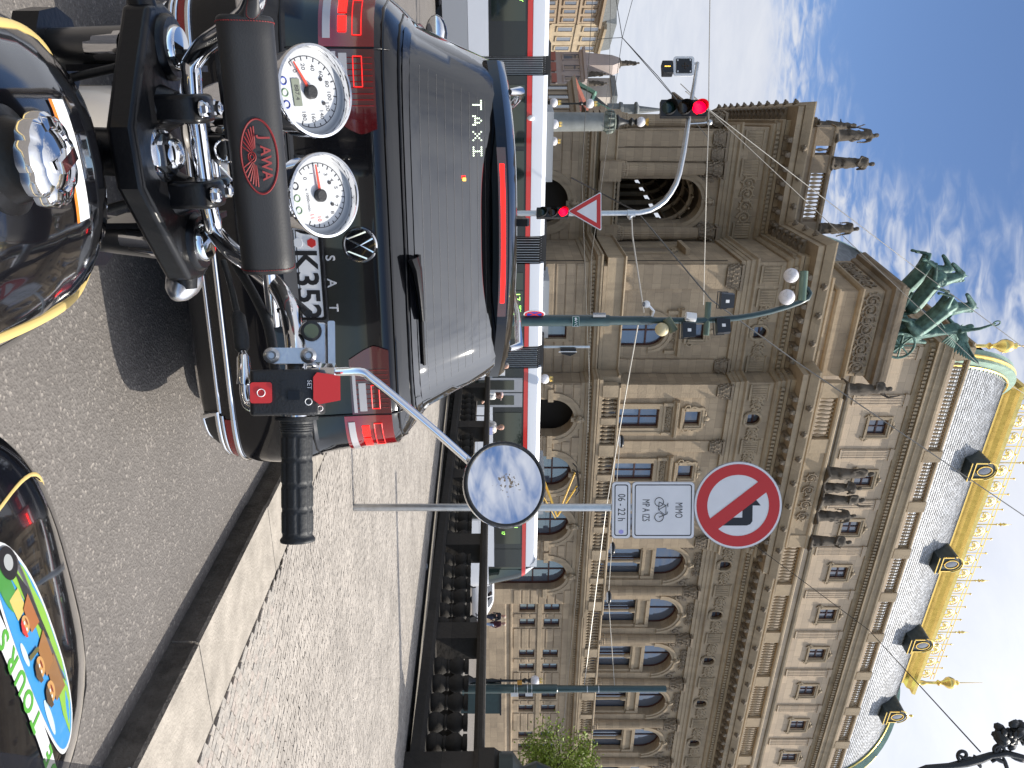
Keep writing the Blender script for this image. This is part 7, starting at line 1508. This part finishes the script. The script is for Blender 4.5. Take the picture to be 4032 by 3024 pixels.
# ---- dials
DIAL = mat('white dial', (.56, .57, .58), .35); DPR = mat('dial print', (.03, .03, .035), .6); DRED = mat('needle red', (.75, .06, .03), .5); LCD = mat('grey display', (.20, .22, .17), .2); CLEAR = mat('dial glass', (1, 1, 1), .0, trans=1.0, ior=1.2)
br_ = Vector((math.cos(R(21.5)), math.sin(R(21.5)), 0)); bf = Vector((-math.sin(R(21.5)), math.cos(R(21.5)), 0))
def dial(name, label, U, V, d, rad, nums, a0, a1, needle, fmt):
    nz_ = (-bf*math.cos(R(50))+Vector((0, 0, 1))*math.sin(R(50))+br_*(-.10)).normalized(); x_ = (br_-nz_*br_.dot(nz_)).normalized(); F_ = ofr(P(U, V, d), x_, nz_)
    o = ob(name, MB().lathe([(rad*.55, -.055), (rad*.8, -.05), (rad*.93, -.03), (rad*.97, .0), (rad, .006), (rad*.985, .011), (rad*.93, .012), (rad*.90, .008), (rad*.89, -.0055)], 56, open_end=True), CHROME, moto, F_, 50); o['label'] = label
    ob('dial_face', MB().lathe([(rad*.90, -.006), (rad*.90, -.0045)], 48), DIAL, o, F_)
    tk_ = MB(); 
    for k in range(nums*2-1):
        a = R(a0+(a1-a0)*k/(nums*2-2)); r0 = rad*(.66 if k % 2 == 0 else .69)
        tk_.m = RZ(math.degrees(a)); tk_.box(r0, rad*.75, -.0006, .0006, -.0044, -.0040)
    tk_.m = None; n_ = 50; tk_.add([(rad*f*math.cos(R(a0+(a1-a0)*k/n_)), rad*f*math.sin(R(a0+(a1-a0)*k/n_)), -.0041) for k in range(n_+1) for f in (.745, .762)], [(2*k, 2*k+1, 2*k+3, 2*k+2) for k in range(n_)])
    tag(ob('dial_marks', tk_, DPR, o, F_), kind='stuff')
    for k in range(nums):
        a = R(a0+(a1-a0)*k/(nums-1)); text('dial_number', fmt(k), rad*.145, DPR if not (name == 'tachometer' and k > 9) else DRED, o, F_ @ T(rad*.54*math.cos(a), rad*.54*math.sin(a), -.0044), ext=.0002)
    na_ = R(needle); ob('needle', MB().prism([(-rad*.02, -.0022), (rad*.72, -.0008), (rad*.72, .0008), (-rad*.02, .0022)], -.0015, -.0003), DRED, o, F_ @ RZ(needle)); ob('needle_hub', MB().lathe([(rad*.15, -.004), (rad*.15, .002), (rad*.12, .0035)], 24), PLASTIC, o, F_, 40)
    for x in (-.27, .24): ob('face_screw', MB().lathe([(.0025, -.0044), (.0025, -.0030)], 10), DPR, o, F_ @ T(x*rad, .02, 0))
    return o, F_
o, F_ = dial('speedometer', 'left white dial numbered to 180 with a small display', 362, 1226, .995, .0575, 10, 215, -25, 209, lambda k: str(k*20))
ob('display', MB().prism(rrect(.033, .012, .001), -.0044, -.0030), LCD, o, F_ @ T(0, -.020, 0)); text('display_digits', '887.4', .0085, DPR, o, F_ @ T(0, -.020, -.0029), ext=.0002)
for k, m_ in enumerate((SIGNB, mat('dim green', (.25, .36, .22), .5), SIGNB)): ob('tell_tale', MB().tube([(.0045*math.cos(a), .0045*math.sin(a), -.004) for a in [j*.5236 for j in range(12)]], .0009, 4, True), m_, o, F_ @ T(-.014+.014*k, -.037, 0))
text('dial_text', 'mph', .0065, DPR, o, F_ @ T(.036, -.034, -.0044), ext=.0002)
o, F_ = dial('tachometer', 'right white dial numbered to 11 for engine speed', 770, 1264, 1.065, .0575, 12, 218, -32, 181, lambda k: str(k))
text('dial_text', 'x 1000r/min', .0062, DPR, o, F_ @ T(.004, -.019, -.0044), ext=.0002)
for k in range(3): ob('tell_tale', MB().tube([(.0045*math.cos(a), .0045*math.sin(a), -.004) for a in [j*.5236 for j in range(12)]], .0009, 4, True), DPR if k == 0 else mat('dim green', (.25, .36, .22), .5), o, F_ @ T(-.016+.016*k, -.036, 0))
mo('dial_bracket', MB().prism([(-.14, .16), (.14, .16), (.12, .24), (-.12, .24)], 1.0, 1.008), SATIN, 30); 
hl = BL(300, 830, 1.15); mo('headlamp', MB().ball((0, 0, 0), (.085, .075, .08), 28, 16), CHROME, 60, T(.0, hl.y+.1, .93))
for s_ in (-1, 1): mo('headlamp_ear', MB().prism([(.13, .82), (.22, .82), (.24, .96), (.14, .96)], s_*.10-.004, s_*.10+.004, 'x'), SATIN, 30)
kq = BL(595, 885, 1.0); mo('key_ring', MB().tube([kq+Vector((.014*math.cos(a), .004, .014*math.sin(a))) for a in [k*.4488 for k in range(14)]], .0013, 5, True), CHROME, 60); mo('ignition_key', MB().box(-.006, .006, -.002, .002, -.02, .015), CHROME, 30, T(*(kq+Vector((.03, .01, -.012)))) @ RY(50)); mo('ignition_lock', MB().lathe([(.016, .0), (.016, .03), (.008, .031)], 20), SATIN, 40, T(0, .16, .965))
# ---- right grip, switches, master cylinder
g0, g1 = P(1640, 1167, .85), P(2132, 1172, .85); gx = (g1-g0).normalized(); gl_ = (g1-g0).length; toc = (Vector((0, 0, EYE))-(g0+g1)/2); toc = (toc-gx*toc.dot(gx)).normalized(); gs = toc.cross(gx); gs = gs if gs.z > 0 else -gs
NS, NA = 150, 96; vs = []
for i in range(NS+1):
    s_ = gl_*i/NS
    for k in range(NA):
        a = 2*math.pi*k/NA; r_ = .0162
        if s_ < .004: r_ = .0235-.0*s_
        elif s_ < .007: r_ = .0180
        elif s_ < .017: r_ = .0172+.0006*(1 if int(s_/.0012) % 2 else 0)
        elif s_ > gl_-.006: r_ = .0162+.0026*math.sin((s_-gl_+.006)/.006*math.pi*.75)
        else:
            u = ((s_-.019)/(gl_-.027)*4) % 1; v = (a/(2*math.pi)*8) % 1; e = min(min(u, 1-u)*.026/.0022-.6, min(v, 1-v)*.0132/.0018-.55); r_ += .0011*max(0, min(1, e))
        vs.append(g0+gx*s_+(toc*math.cos(a)+gs*math.sin(a))*r_)
gm_ = MB().add(vs, [(i*NA+k, i*NA+(k+1) % NA, (i+1)*NA+(k+1) % NA, (i+1)*NA+k) for i in range(NS) for k in range(NA)]+[tuple(range(NA)), tuple(NS*NA+k for k in range(NA))]); ob('grip', gm_, RUBBER, moto, I4, 60)
SWF = ofr(P(1545, 1130, .83), gx, toc)     # local x along the bar, y up, z to the rider
sw = ob('switch_housing', MB().prism([(-.038, -.030), (-.032, -.036), (.034, -.036), (.040, -.028), (.040, -.004), (.034, .012), (.016, .016), (-.012, .010), (-.036, .008), (-.038, .0)], -.0245, .0245, 'x'), PLASTIC, moto, SWF, 30); bev(sw, .003)
ob('housing_groove', MB().box(-.0248, .0248, -.004, -.0028, -.03, .0112), SATIN, sw, SWF)
ob('starter_button', MB().prism(rrect(.022, .011*2, .003), .006, .0125), REDPL, sw, SWF @ T(0, -.026, .0)); ob('button_mark', MB().tube([(.004*math.cos(a), .004*math.sin(a), .0128) for a in [j*.5236 for j in range(12)]], .0005, 4, True), WHITEPL, sw, SWF @ T(0, -.026, 0))
ob('switch_slot', MB().prism(rrect(.021, .021, .002), .0095, .0128), RUBBER, sw, SWF @ T(-.002, .006-.001, 0)); ob('slider', MB().box(-.002, .008, -.004, .008, .012, .0165), SATIN, sw, SWF @ T(.0, .005, 0))
text('switch_text', 'SET', .0065, WHITEPL, sw, SWF @ T(-.008, .023, .0163) @ RX(-8), ext=.0003); ob('lamp_mark', MB().tube([(.0035*math.cos(a), .0035*math.sin(a), .0163) for a in [j*.5236 for j in range(12)]], .0005, 4, True), WHITEPL, sw, SWF @ T(.010, .022, -.0005))
ob('kill_switch', MB().prism([(-.017, .028), (-.013, .052), (.013, .052), (.017, .03), (.012, .024), (-.012, .024)], .004, .019), REDPL, sw, SWF @ T(-.004, .003, 0)); ob('off_mark', MB().tube([(.0028*math.cos(a), .0028*math.sin(a), .014) for a in [j*.5236 for j in range(11)]], .0005, 4), WHITEPL, sw, SWF @ T(.0175, .034, -.002))
MCF = ofr(P(1358, 1236, .885), gx, toc)
mc = ob('master_cylinder', MB().prism(rrect(.050, .028, .004), -.02, .010), ALU, moto, MCF, 30); ob('sight_glass', MB().lathe([(.0115, .010), (.0115, .013), (.009, .014)], 24), RUBBER, mc, MCF @ T(-.015, -.003, 0), 40); ob('sight_window', MB().lathe([(.0082, .0135), (.0082, .0146)], 20), mat('brake fluid window', (.10, .12, .07), .1), mc, MCF @ T(-.015, -.003, 0)); bev(mc, .002); ob('reservoir_lid', MB().prism(rrect(.053, .008, .002), -.022, .016), ALU, mc, MCF @ T(0, .019, 0), 30)
CLF = ofr(P(1402, 1146, .845), gx, toc); cl_ = ob('lever_clamp', MB().prism(rrect(.050, .017, .007), -.012, .013), ALU, moto, CLF @ RZ(90), 30)
for y in (-.020, .018): ob('clamp_bolt', MB().lathe([(.0085, .012), (.0085, .018), (.005, .0215), (.003, .018)], 18), STEEL, cl_, CLF @ T(0, y, 0), 40)
# ---- throttle cable and wiring
cq = [(1030, 880, .99), (1110, 905, .96), (1240, 935, .92)]; ob('throttle_cable', MB().tube(smooth_path([P(*q) for q in cq]), .004, 8), RUBBER, moto, I4, 60)
ob('cable_boot', MB().tube([P(1235, 933, .92), P(1250, 938, .915), P(1330, 950, .90), P(1368, 953, .895), P(1385, 956, .89)], [.0055, .0085, .0088, .0085, .005], 14), RUBBER, moto, I4, 50)
ob('cable_adjuster', MB().tube([P(1385, 956, .89), P(1405, 958, .885), P(1412, 958, .885), P(1490, 962, .87), P(1505, 963, .87), P(1512, 963, .87)], [.004, .0062, .0075, .0078, .0085, .0085], 14), CHROME, moto, I4, 40)
ob('cable_elbow', MB().tube(smooth_path([P(1510, 963, .87), P(1550, 965, .865), P(1590, 975, .86), P(1608, 1000, .855)]), .0058, 12), CHROME, moto, I4, 60)
ob('wiring_loom', MB().tube(smooth_path([P(1040, 930, 1.02), P(1180, 1010, .98), P(1300, 1060, .94), P(1470, 1085, .89)]), .006, 10), RUBBER, moto, I4, 60)
ob('brake_hose', MB().tube(smooth_path([P(1235, 1215, .90), P(1180, 1150, .98), P(1100, 1040, 1.05), P(1000, 900, 1.12)]), .005, 9), RUBBER, moto, I4, 60)
# ---- mirror
mst = smooth_path([P(1465, 1275, .85), P(1463, 1330, .852), P(1464, 1420, .856), P(1490, 1462, .86), P(1560, 1550, .87), P(1690, 1705, .888), P(1818, 1850, .905)], 5)
MG = P(1908, 1985, .905); mir = ob('mirror_stem', MB().tube(mst, .0048, 12), CHROME, moto, I4, 60)
ob('stem_nut', MB().lathe([(.0095, 0), (.0095, .016)], 6, T(*P(1465, 1265, .85)) @ RY(0)).lathe([(.0115, -.008), (.0115, 0)], 20, T(*P(1465, 1265, .85))), CHROME, mir, I4, 30)
mn = Vector((-MG.x, -MG.y, 0)).normalized(); mn = (mn*math.cos(R(19))+Vector((0, 0, 1))*math.sin(R(19))+Vector((-.10, 0, 0))).normalized(); mx_ = Vector((0, 0, 1)).cross(mn).normalized(); MF = ofr(MG, mx_, mn)
ob('mirror_shell', MB().lathe([(.001, -.030), (.02, -.028), (.038, -.019), (.048, -.006), (.0505, .0), (.0505, .004), (.0475, .0052)], 48, open_end=True), CHROME, mir, MF, 50); ob('mirror_rim', MB().tube([(.0478*math.cos(a), .0478*math.sin(a), .0045) for a in [k*2*math.pi/56 for k in range(56)]], .0026, 8, True), RUBBER, mir, MF, 60)
def mirror_mat():
    m = mat('mirror glass with dried spots', (.92, .93, .95), .01, 1.0); t = m.node_tree; b = t.nodes['Principled BSDF']; N = t.nodes.new; K = t.links.new
    tcn = N('ShaderNodeTexCoord'); nz = N('ShaderNodeTexNoise'); nz.inputs['Scale'].default_value = 230; nz.inputs['Detail'].default_value = 4; K(tcn.outputs['Object'], nz.inputs['Vector'])
    gr = N('ShaderNodeMapping'); gr.inputs['Location'].default_value = (.05, -.1, 0); gr.inputs['Scale'].default_value = (34, 28, 1); K(tcn.outputs['Object'], gr.inputs[0])
    ln = N('ShaderNodeVectorMath'); ln.operation = 'LENGTH'; K(gr.outputs[0], ln.inputs[0])
    r1 = N('ShaderNodeMapRange'); K(ln.outputs['Value'], r1.inputs[0]); r1.inputs[1].default_value = .2; r1.inputs[2].default_value = 1.0; r1.inputs[3].default_value = .15; r1.inputs[4].default_value = -.2
    ad = N('ShaderNodeMath'); K(nz.outputs[0], ad.inputs[0]); K(r1.outputs[0], ad.inputs[1]); st_ = N('ShaderNodeMapRange'); K(ad.outputs[0], st_.inputs[0]); st_.inputs[1].default_value = .665; st_.inputs[2].default_value = .70
    d_ = N('ShaderNodeBsdfDiffuse'); d_.inputs[0].default_value = (.25, .20, .15, 1); mx = N('ShaderNodeMixShader'); K(st_.outputs[0], mx.inputs[0]); K(b.outputs[0], mx.inputs[1]); K(d_.outputs[0], mx.inputs[2]); K(mx.outputs[0], t.nodes['Material Output'].inputs[0]); return m
ob('mirror_glass', MB().lathe([(.046, .0035), (.046, .0050)], 48), mirror_mat(), mir, MF)
# ---- right indicator
ind = P(1112, 722, 1.09); IF = T(*ind) @ RZ(21.5)
io = ob('indicator', MB().lathe([(.001, -.036), (.010, -.032), (.019, -.018), (.0235, -.002), (.0245, .012), (.0225, .016), (.001, .017)], 28, RX(-90)), mat('satin silver', (.55, .55, .56), .28, .9), moto, IF @ RZ(20), 50); ob('indicator_stalk', MB().tube([P(1100, 700, 1.10), P(1060, 755, 1.10), P(1000, 790, 1.09)], [.008, .009, .011], 10), CHROME, moto, I4, 50)
ob('indicator_lens', MB().ball((0, .018, 0), (.022, .008, .022), 16, 8), mat('amber lens', (.6, .16, .02), .2, coat=.5), io, IF @ RZ(20), 50)
# ================================================================== SIDECAR
side_ = thing('sidecar', 'black sidecar nose with a bright cartoon sticker and gold pinstripe', 'sidecar', RF @ T(1.0, .6, gz(.6)))
SCX = .945
SN = [(1.405, .03, .38, .33), (1.40, .12, .42, .29), (1.38, .22, .455, .25), (1.34, .31, .485, .22), (1.28, .37, .512, .20), (1.18, .405, .542, .19), (1.05, .425, .570, .19), (.85, .435, .605, .19), (.6, .44, .635, .19), (.3, .44, .65, .19), (-.3, .44, .65, .19), (-.7, .40, .63, .22), (-.8, .25, .55, .28)]
def sn_(y):
    for p, q in zip(SN, SN[1:]):
        if q[0] <= y <= p[0]: t = (y-p[0])/(q[0]-p[0]); return [p[k]+(q[k]-p[k])*t for k in (1, 2, 3)]
    return list(SN[0][1:]) if y > 0 else list(SN[-1][1:])
def scp(y, a, o=0.0):
    w_, zt, zb = sn_(y); zc_ = zb+(zt-zb)*.5; n_ = 3.0; c_, s_ = math.cos(a), math.sin(a)
    return Vector((SCX+math.copysign(abs(c_)**(2/n_), c_)*(w_+o), y, zc_+math.copysign(abs(s_)**(2/n_), s_)*((zt-zb)/2+o)))
def hood_(x, y, o=0.0):
    w_, zt, zb = sn_(y); zc_ = zb+(zt-zb)*.5; return Vector((x, y, zc_+(zt-zb)/2*max(0, 1-min(1, abs(x-SCX)/w_)**3)**(1/3)+o))
sb = MB(); n = 56; ys_ = []
for p, q in zip(SN, SN[1:]): ys_ += [p[0]+(q[0]-p[0])*k/2 for k in range(2)]
ys_.append(SN[-1][0])
sb.add([scp(y, 2*math.pi*k/n) for y in ys_ for k in range(n)], [(i*n+k, i*n+(k+1) % n, (i+1)*n+(k+1) % n, (i+1)*n+k) for i in range(len(ys_)-1) for k in range(n)]+[tuple(range(n)), tuple((len(ys_)-1)*n+k for k in range(n))])
ob('sidecar_body', sb, BLACKPAINT, side_, RF, 60)
ob('pinstripe', MB().tube(smooth_path([scp(y, a, .001) for y, a in ((.6, 2.05), (.9, 2.1), (1.1, 2.15), (1.25, 2.2), (1.34, 2.2), (1.39, 2.1))], 5), .004, 6, flat=.35), PALEGOLD, side_, RF, 60)
SCC = (.92, 1.085)
def stk(u, v, o): # sticker coordinates: u right as seen from the front (so to our left), v up towards the rider
    return hood_(SCC[0]-u*.88, SCC[1]-v*.54-.10*u, o)
def flat(name, pts, m, o, parent=None):
    c_ = Vector((sum(p[0] for p in pts)/len(pts), sum(p[1] for p in pts)/len(pts))); mb = MB(); rings = [[stk(c_.x+(p[0]-c_.x)*f, c_.y+(p[1]-c_.y)*f, o) for p in pts] for f in (.0001, .25, .5, .75, 1)]; n_ = len(pts)
    mb.add([q for r in rings for q in r], [(i*n_+k, i*n_+(k+1) % n_, (i+1)*n_+(k+1) % n_, (i+1)*n_+k) for i in range(4) for k in range(n_)]); return ob(name, mb, m, parent or side_, RF, 60)
def ell(cx_, cy_, a, b, n_=28, p=2.0): return [(cx_+a*math.copysign(abs(math.cos(t))**(2/p), math.cos(t)), cy_+b*math.copysign(abs(math.sin(t))**(2/p), math.sin(t))) for t in [2*math.pi*k/n_ for k in range(n_)]]
C_ = lambda nm, c: mat('print '+nm, tuple(q*.8 for q in c), .35, coat=.5)
stick = flat('sticker', ell(-.02, 0, .275, .125, 48, 2.3), C_('white', (.75, .76, .76)), .0012)
flat('print_sky', ell(-.02, .0, .262, .113, 48, 2.3), C_('blue', (.05, .32, .72)), .0018, stick)
def clip(pts): return [(-.02+(x+.02)*min(1, .98/max(1e-6, (abs((x+.02)/.262)**2.3+abs(y/.113)**2.3)**(1/2.3))) if (abs((x+.02)/.262)**2.3+abs(y/.113)**2.3) > .96 else x, y*min(1, .98/max(1e-6, (abs((x+.02)/.262)**2.3+abs(y/.113)**2.3)**(1/2.3))) if (abs((x+.02)/.262)**2.3+abs(y/.113)**2.3) > .96 else y) for x, y in pts]
flat('print_meadow', clip([(-.28, -.03), (-.2, -.01), (-.1, -.035), (.0, -.02), (.1, -.03), (.18, .0), (.25, .01), (.26, -.06), (.2, -.1), (.05, -.115), (-.1, -.115), (-.22, -.1)]), C_('green', (.28, .55, .07)), .0024, stick)
flat('print_bushes', ell(.17, .04, .055, .035), C_('bush green', (.07, .30, .06)), .0026, stick); flat('print_house', [(.10, -.01), (.15, -.01), (.15, .055), (.10, .055)], C_('yellow', (.66, .55, .16)), .0029, stick)
flat('print_road', [(-.15, -.09), (.2, -.075), (.22, -.045), (-.1, -.05)], C_('grey road', (.09, .09, .10)), .0028, stick)
flat('print_cloud', ell(-.15, .075, .05, .016), C_('pale cloud', (.62, .76, .80)), .0026, stick); flat('print_cloud', ell(.03, .085, .03, .012), C_('pale cloud', (.62, .76, .80)), .0027, stick)
tyre_ = flat('print_wheel', ell(.205, -.02, .034, .05), SIGNK, .0034, stick); flat('print_hub', ell(.207, -.02, .016, .026), C_('hub grey', (.45, .47, .47)), .0040, tyre_)
flat('print_bike', [(.19, -.03), (.10, -.02), (.0, -.055), (-.02, -.075), (.12, -.06)], C_('bike black', (.03, .03, .035)), .0036, stick)
for x, y, hc_, cc_, sc_ in ((.075, .02, (.62, .05, .04), (.42, .15, .05), .9), (-.035, .025, (.12, .07, .035), (.36, .17, .06), 1.1), (-.11, .015, (.10, .06, .03), (.30, .15, .06), 1.15)):
    r_ = flat('print_rider_coat', [(x-.035*sc_, y-.075*sc_), (x+.05*sc_, y-.07*sc_), (x+.035*sc_, y-.01), (x-.03*sc_, y-.005)], C_('coat', cc_), .0042, stick); flat('print_head', ell(x+.004, y+.012, .022*sc_, .026*sc_), C_('skin', (.62, .34, .12)), .0048, r_); flat('print_mouth', ell(x+.006, y+.002, .010*sc_, .004*sc_, 12), C_('mouth', (.25, .03, .02)), .0052, r_); flat('print_eye', ell(x-.006, y+.016, .0045, .005, 10), C_('eye', (.75, .75, .7)), .0053, r_); flat('print_eye', ell(x+.010, y+.016, .0045, .005, 10), C_('eye', (.75, .75, .7)), .0053, r_); flat('print_helmet', [(x-.024*sc_, y+.022), (x-.02*sc_, y+.038*sc_), (x, y+.048*sc_), (x+.02*sc_, y+.038*sc_), (x+.026*sc_, y+.022)], C_('helmet', hc_), .0054, r_)
flat('print_arm', [(-.0, .01), (.012, .015), (.02, .075), (.008, .078)], C_('glove', (.14, .13, .05)), .0050, stick); flat('print_smoke', ell(.245, .01, .02, .022), C_('smoke', (.60, .68, .58)), .0030, stick)
ban = ob('sticker_banner', MB().grid(lambda u, v: stk(-.40+.585*u, .118+.012*(1-u)*0+.058*v+.02*(1-u)*(v-.5)*0, .0018), 40, 6), C_('white', (.75, .76, .76)), side_, RF, 60)
for k, ch in enumerate('DE TOURS'):
    if ch != ' ':
        q = stk(-.265+.053*k, .147, .0024); e1 = (stk(-.265+.053*k+.01, .147, .0024)-q).normalized(); e2 = (stk(-.265+.053*k, .157, .0024)-q).normalized(); text('banner_letter', ch, .048, C_('letter green', (.10, .42, .05)), ban, RF @ ofr(q, e1, e1.cross(e2).normalized()), ext=.0003, bold=.0012, sx=1.05)
SMOKE = mat('smoked acrylic', (.03, .03, .04), .05, 0, alpha=.72, coat=.5)
def wsp(u, v): return (.70+.55*u+.045*v, .69-.16*u*u-.02*v, .60+.34*v)
ob('windscreen', MB().grid(wsp, 24, 6), SMOKE, side_, RF, 60); ob('windscreen_edge', MB().tube([wsp(k/24, 1) for k in range(25)], .005, 6), WHITEPT, side_, RF, 60)
for y_, x_ in ((.2, 1.52),): w_ = ob('wheel', MB().tube([(x_, y_+.25*math.cos(a), gz(y_)+.30+.25*math.sin(a)) for a in [k*2*math.pi/36 for k in range(36)]], .05, 10, True), TY, side_, RF, 60)
import OpenImageIO as oiio, sys, numpy as np
b=oiio.ImageBuf('/workdir/render_main.png'); a=b.get_pixels(oiio.UINT8)[...,:3]
for n,x,y in [('sky blue',930,30),('sky mid',850,60),('sky low cloud',720,40),('sky right',950,560+60),('bldg B wall',680,330),('bldg A1',655,420),('attic',850,470),('pave',350,640),('kerbtop',230,640),('asphalt',100,420),('tram white',545,200),('car paint',350,300),('sooty rail',488,700),('gold',940,560),('slate',930,500)]:
    r=a[max(0,y-4):y+5,max(0,x-4):x+5].reshape(-1,3).mean(0).round(); print(n,(x*3.9375,y*3.9375),r)
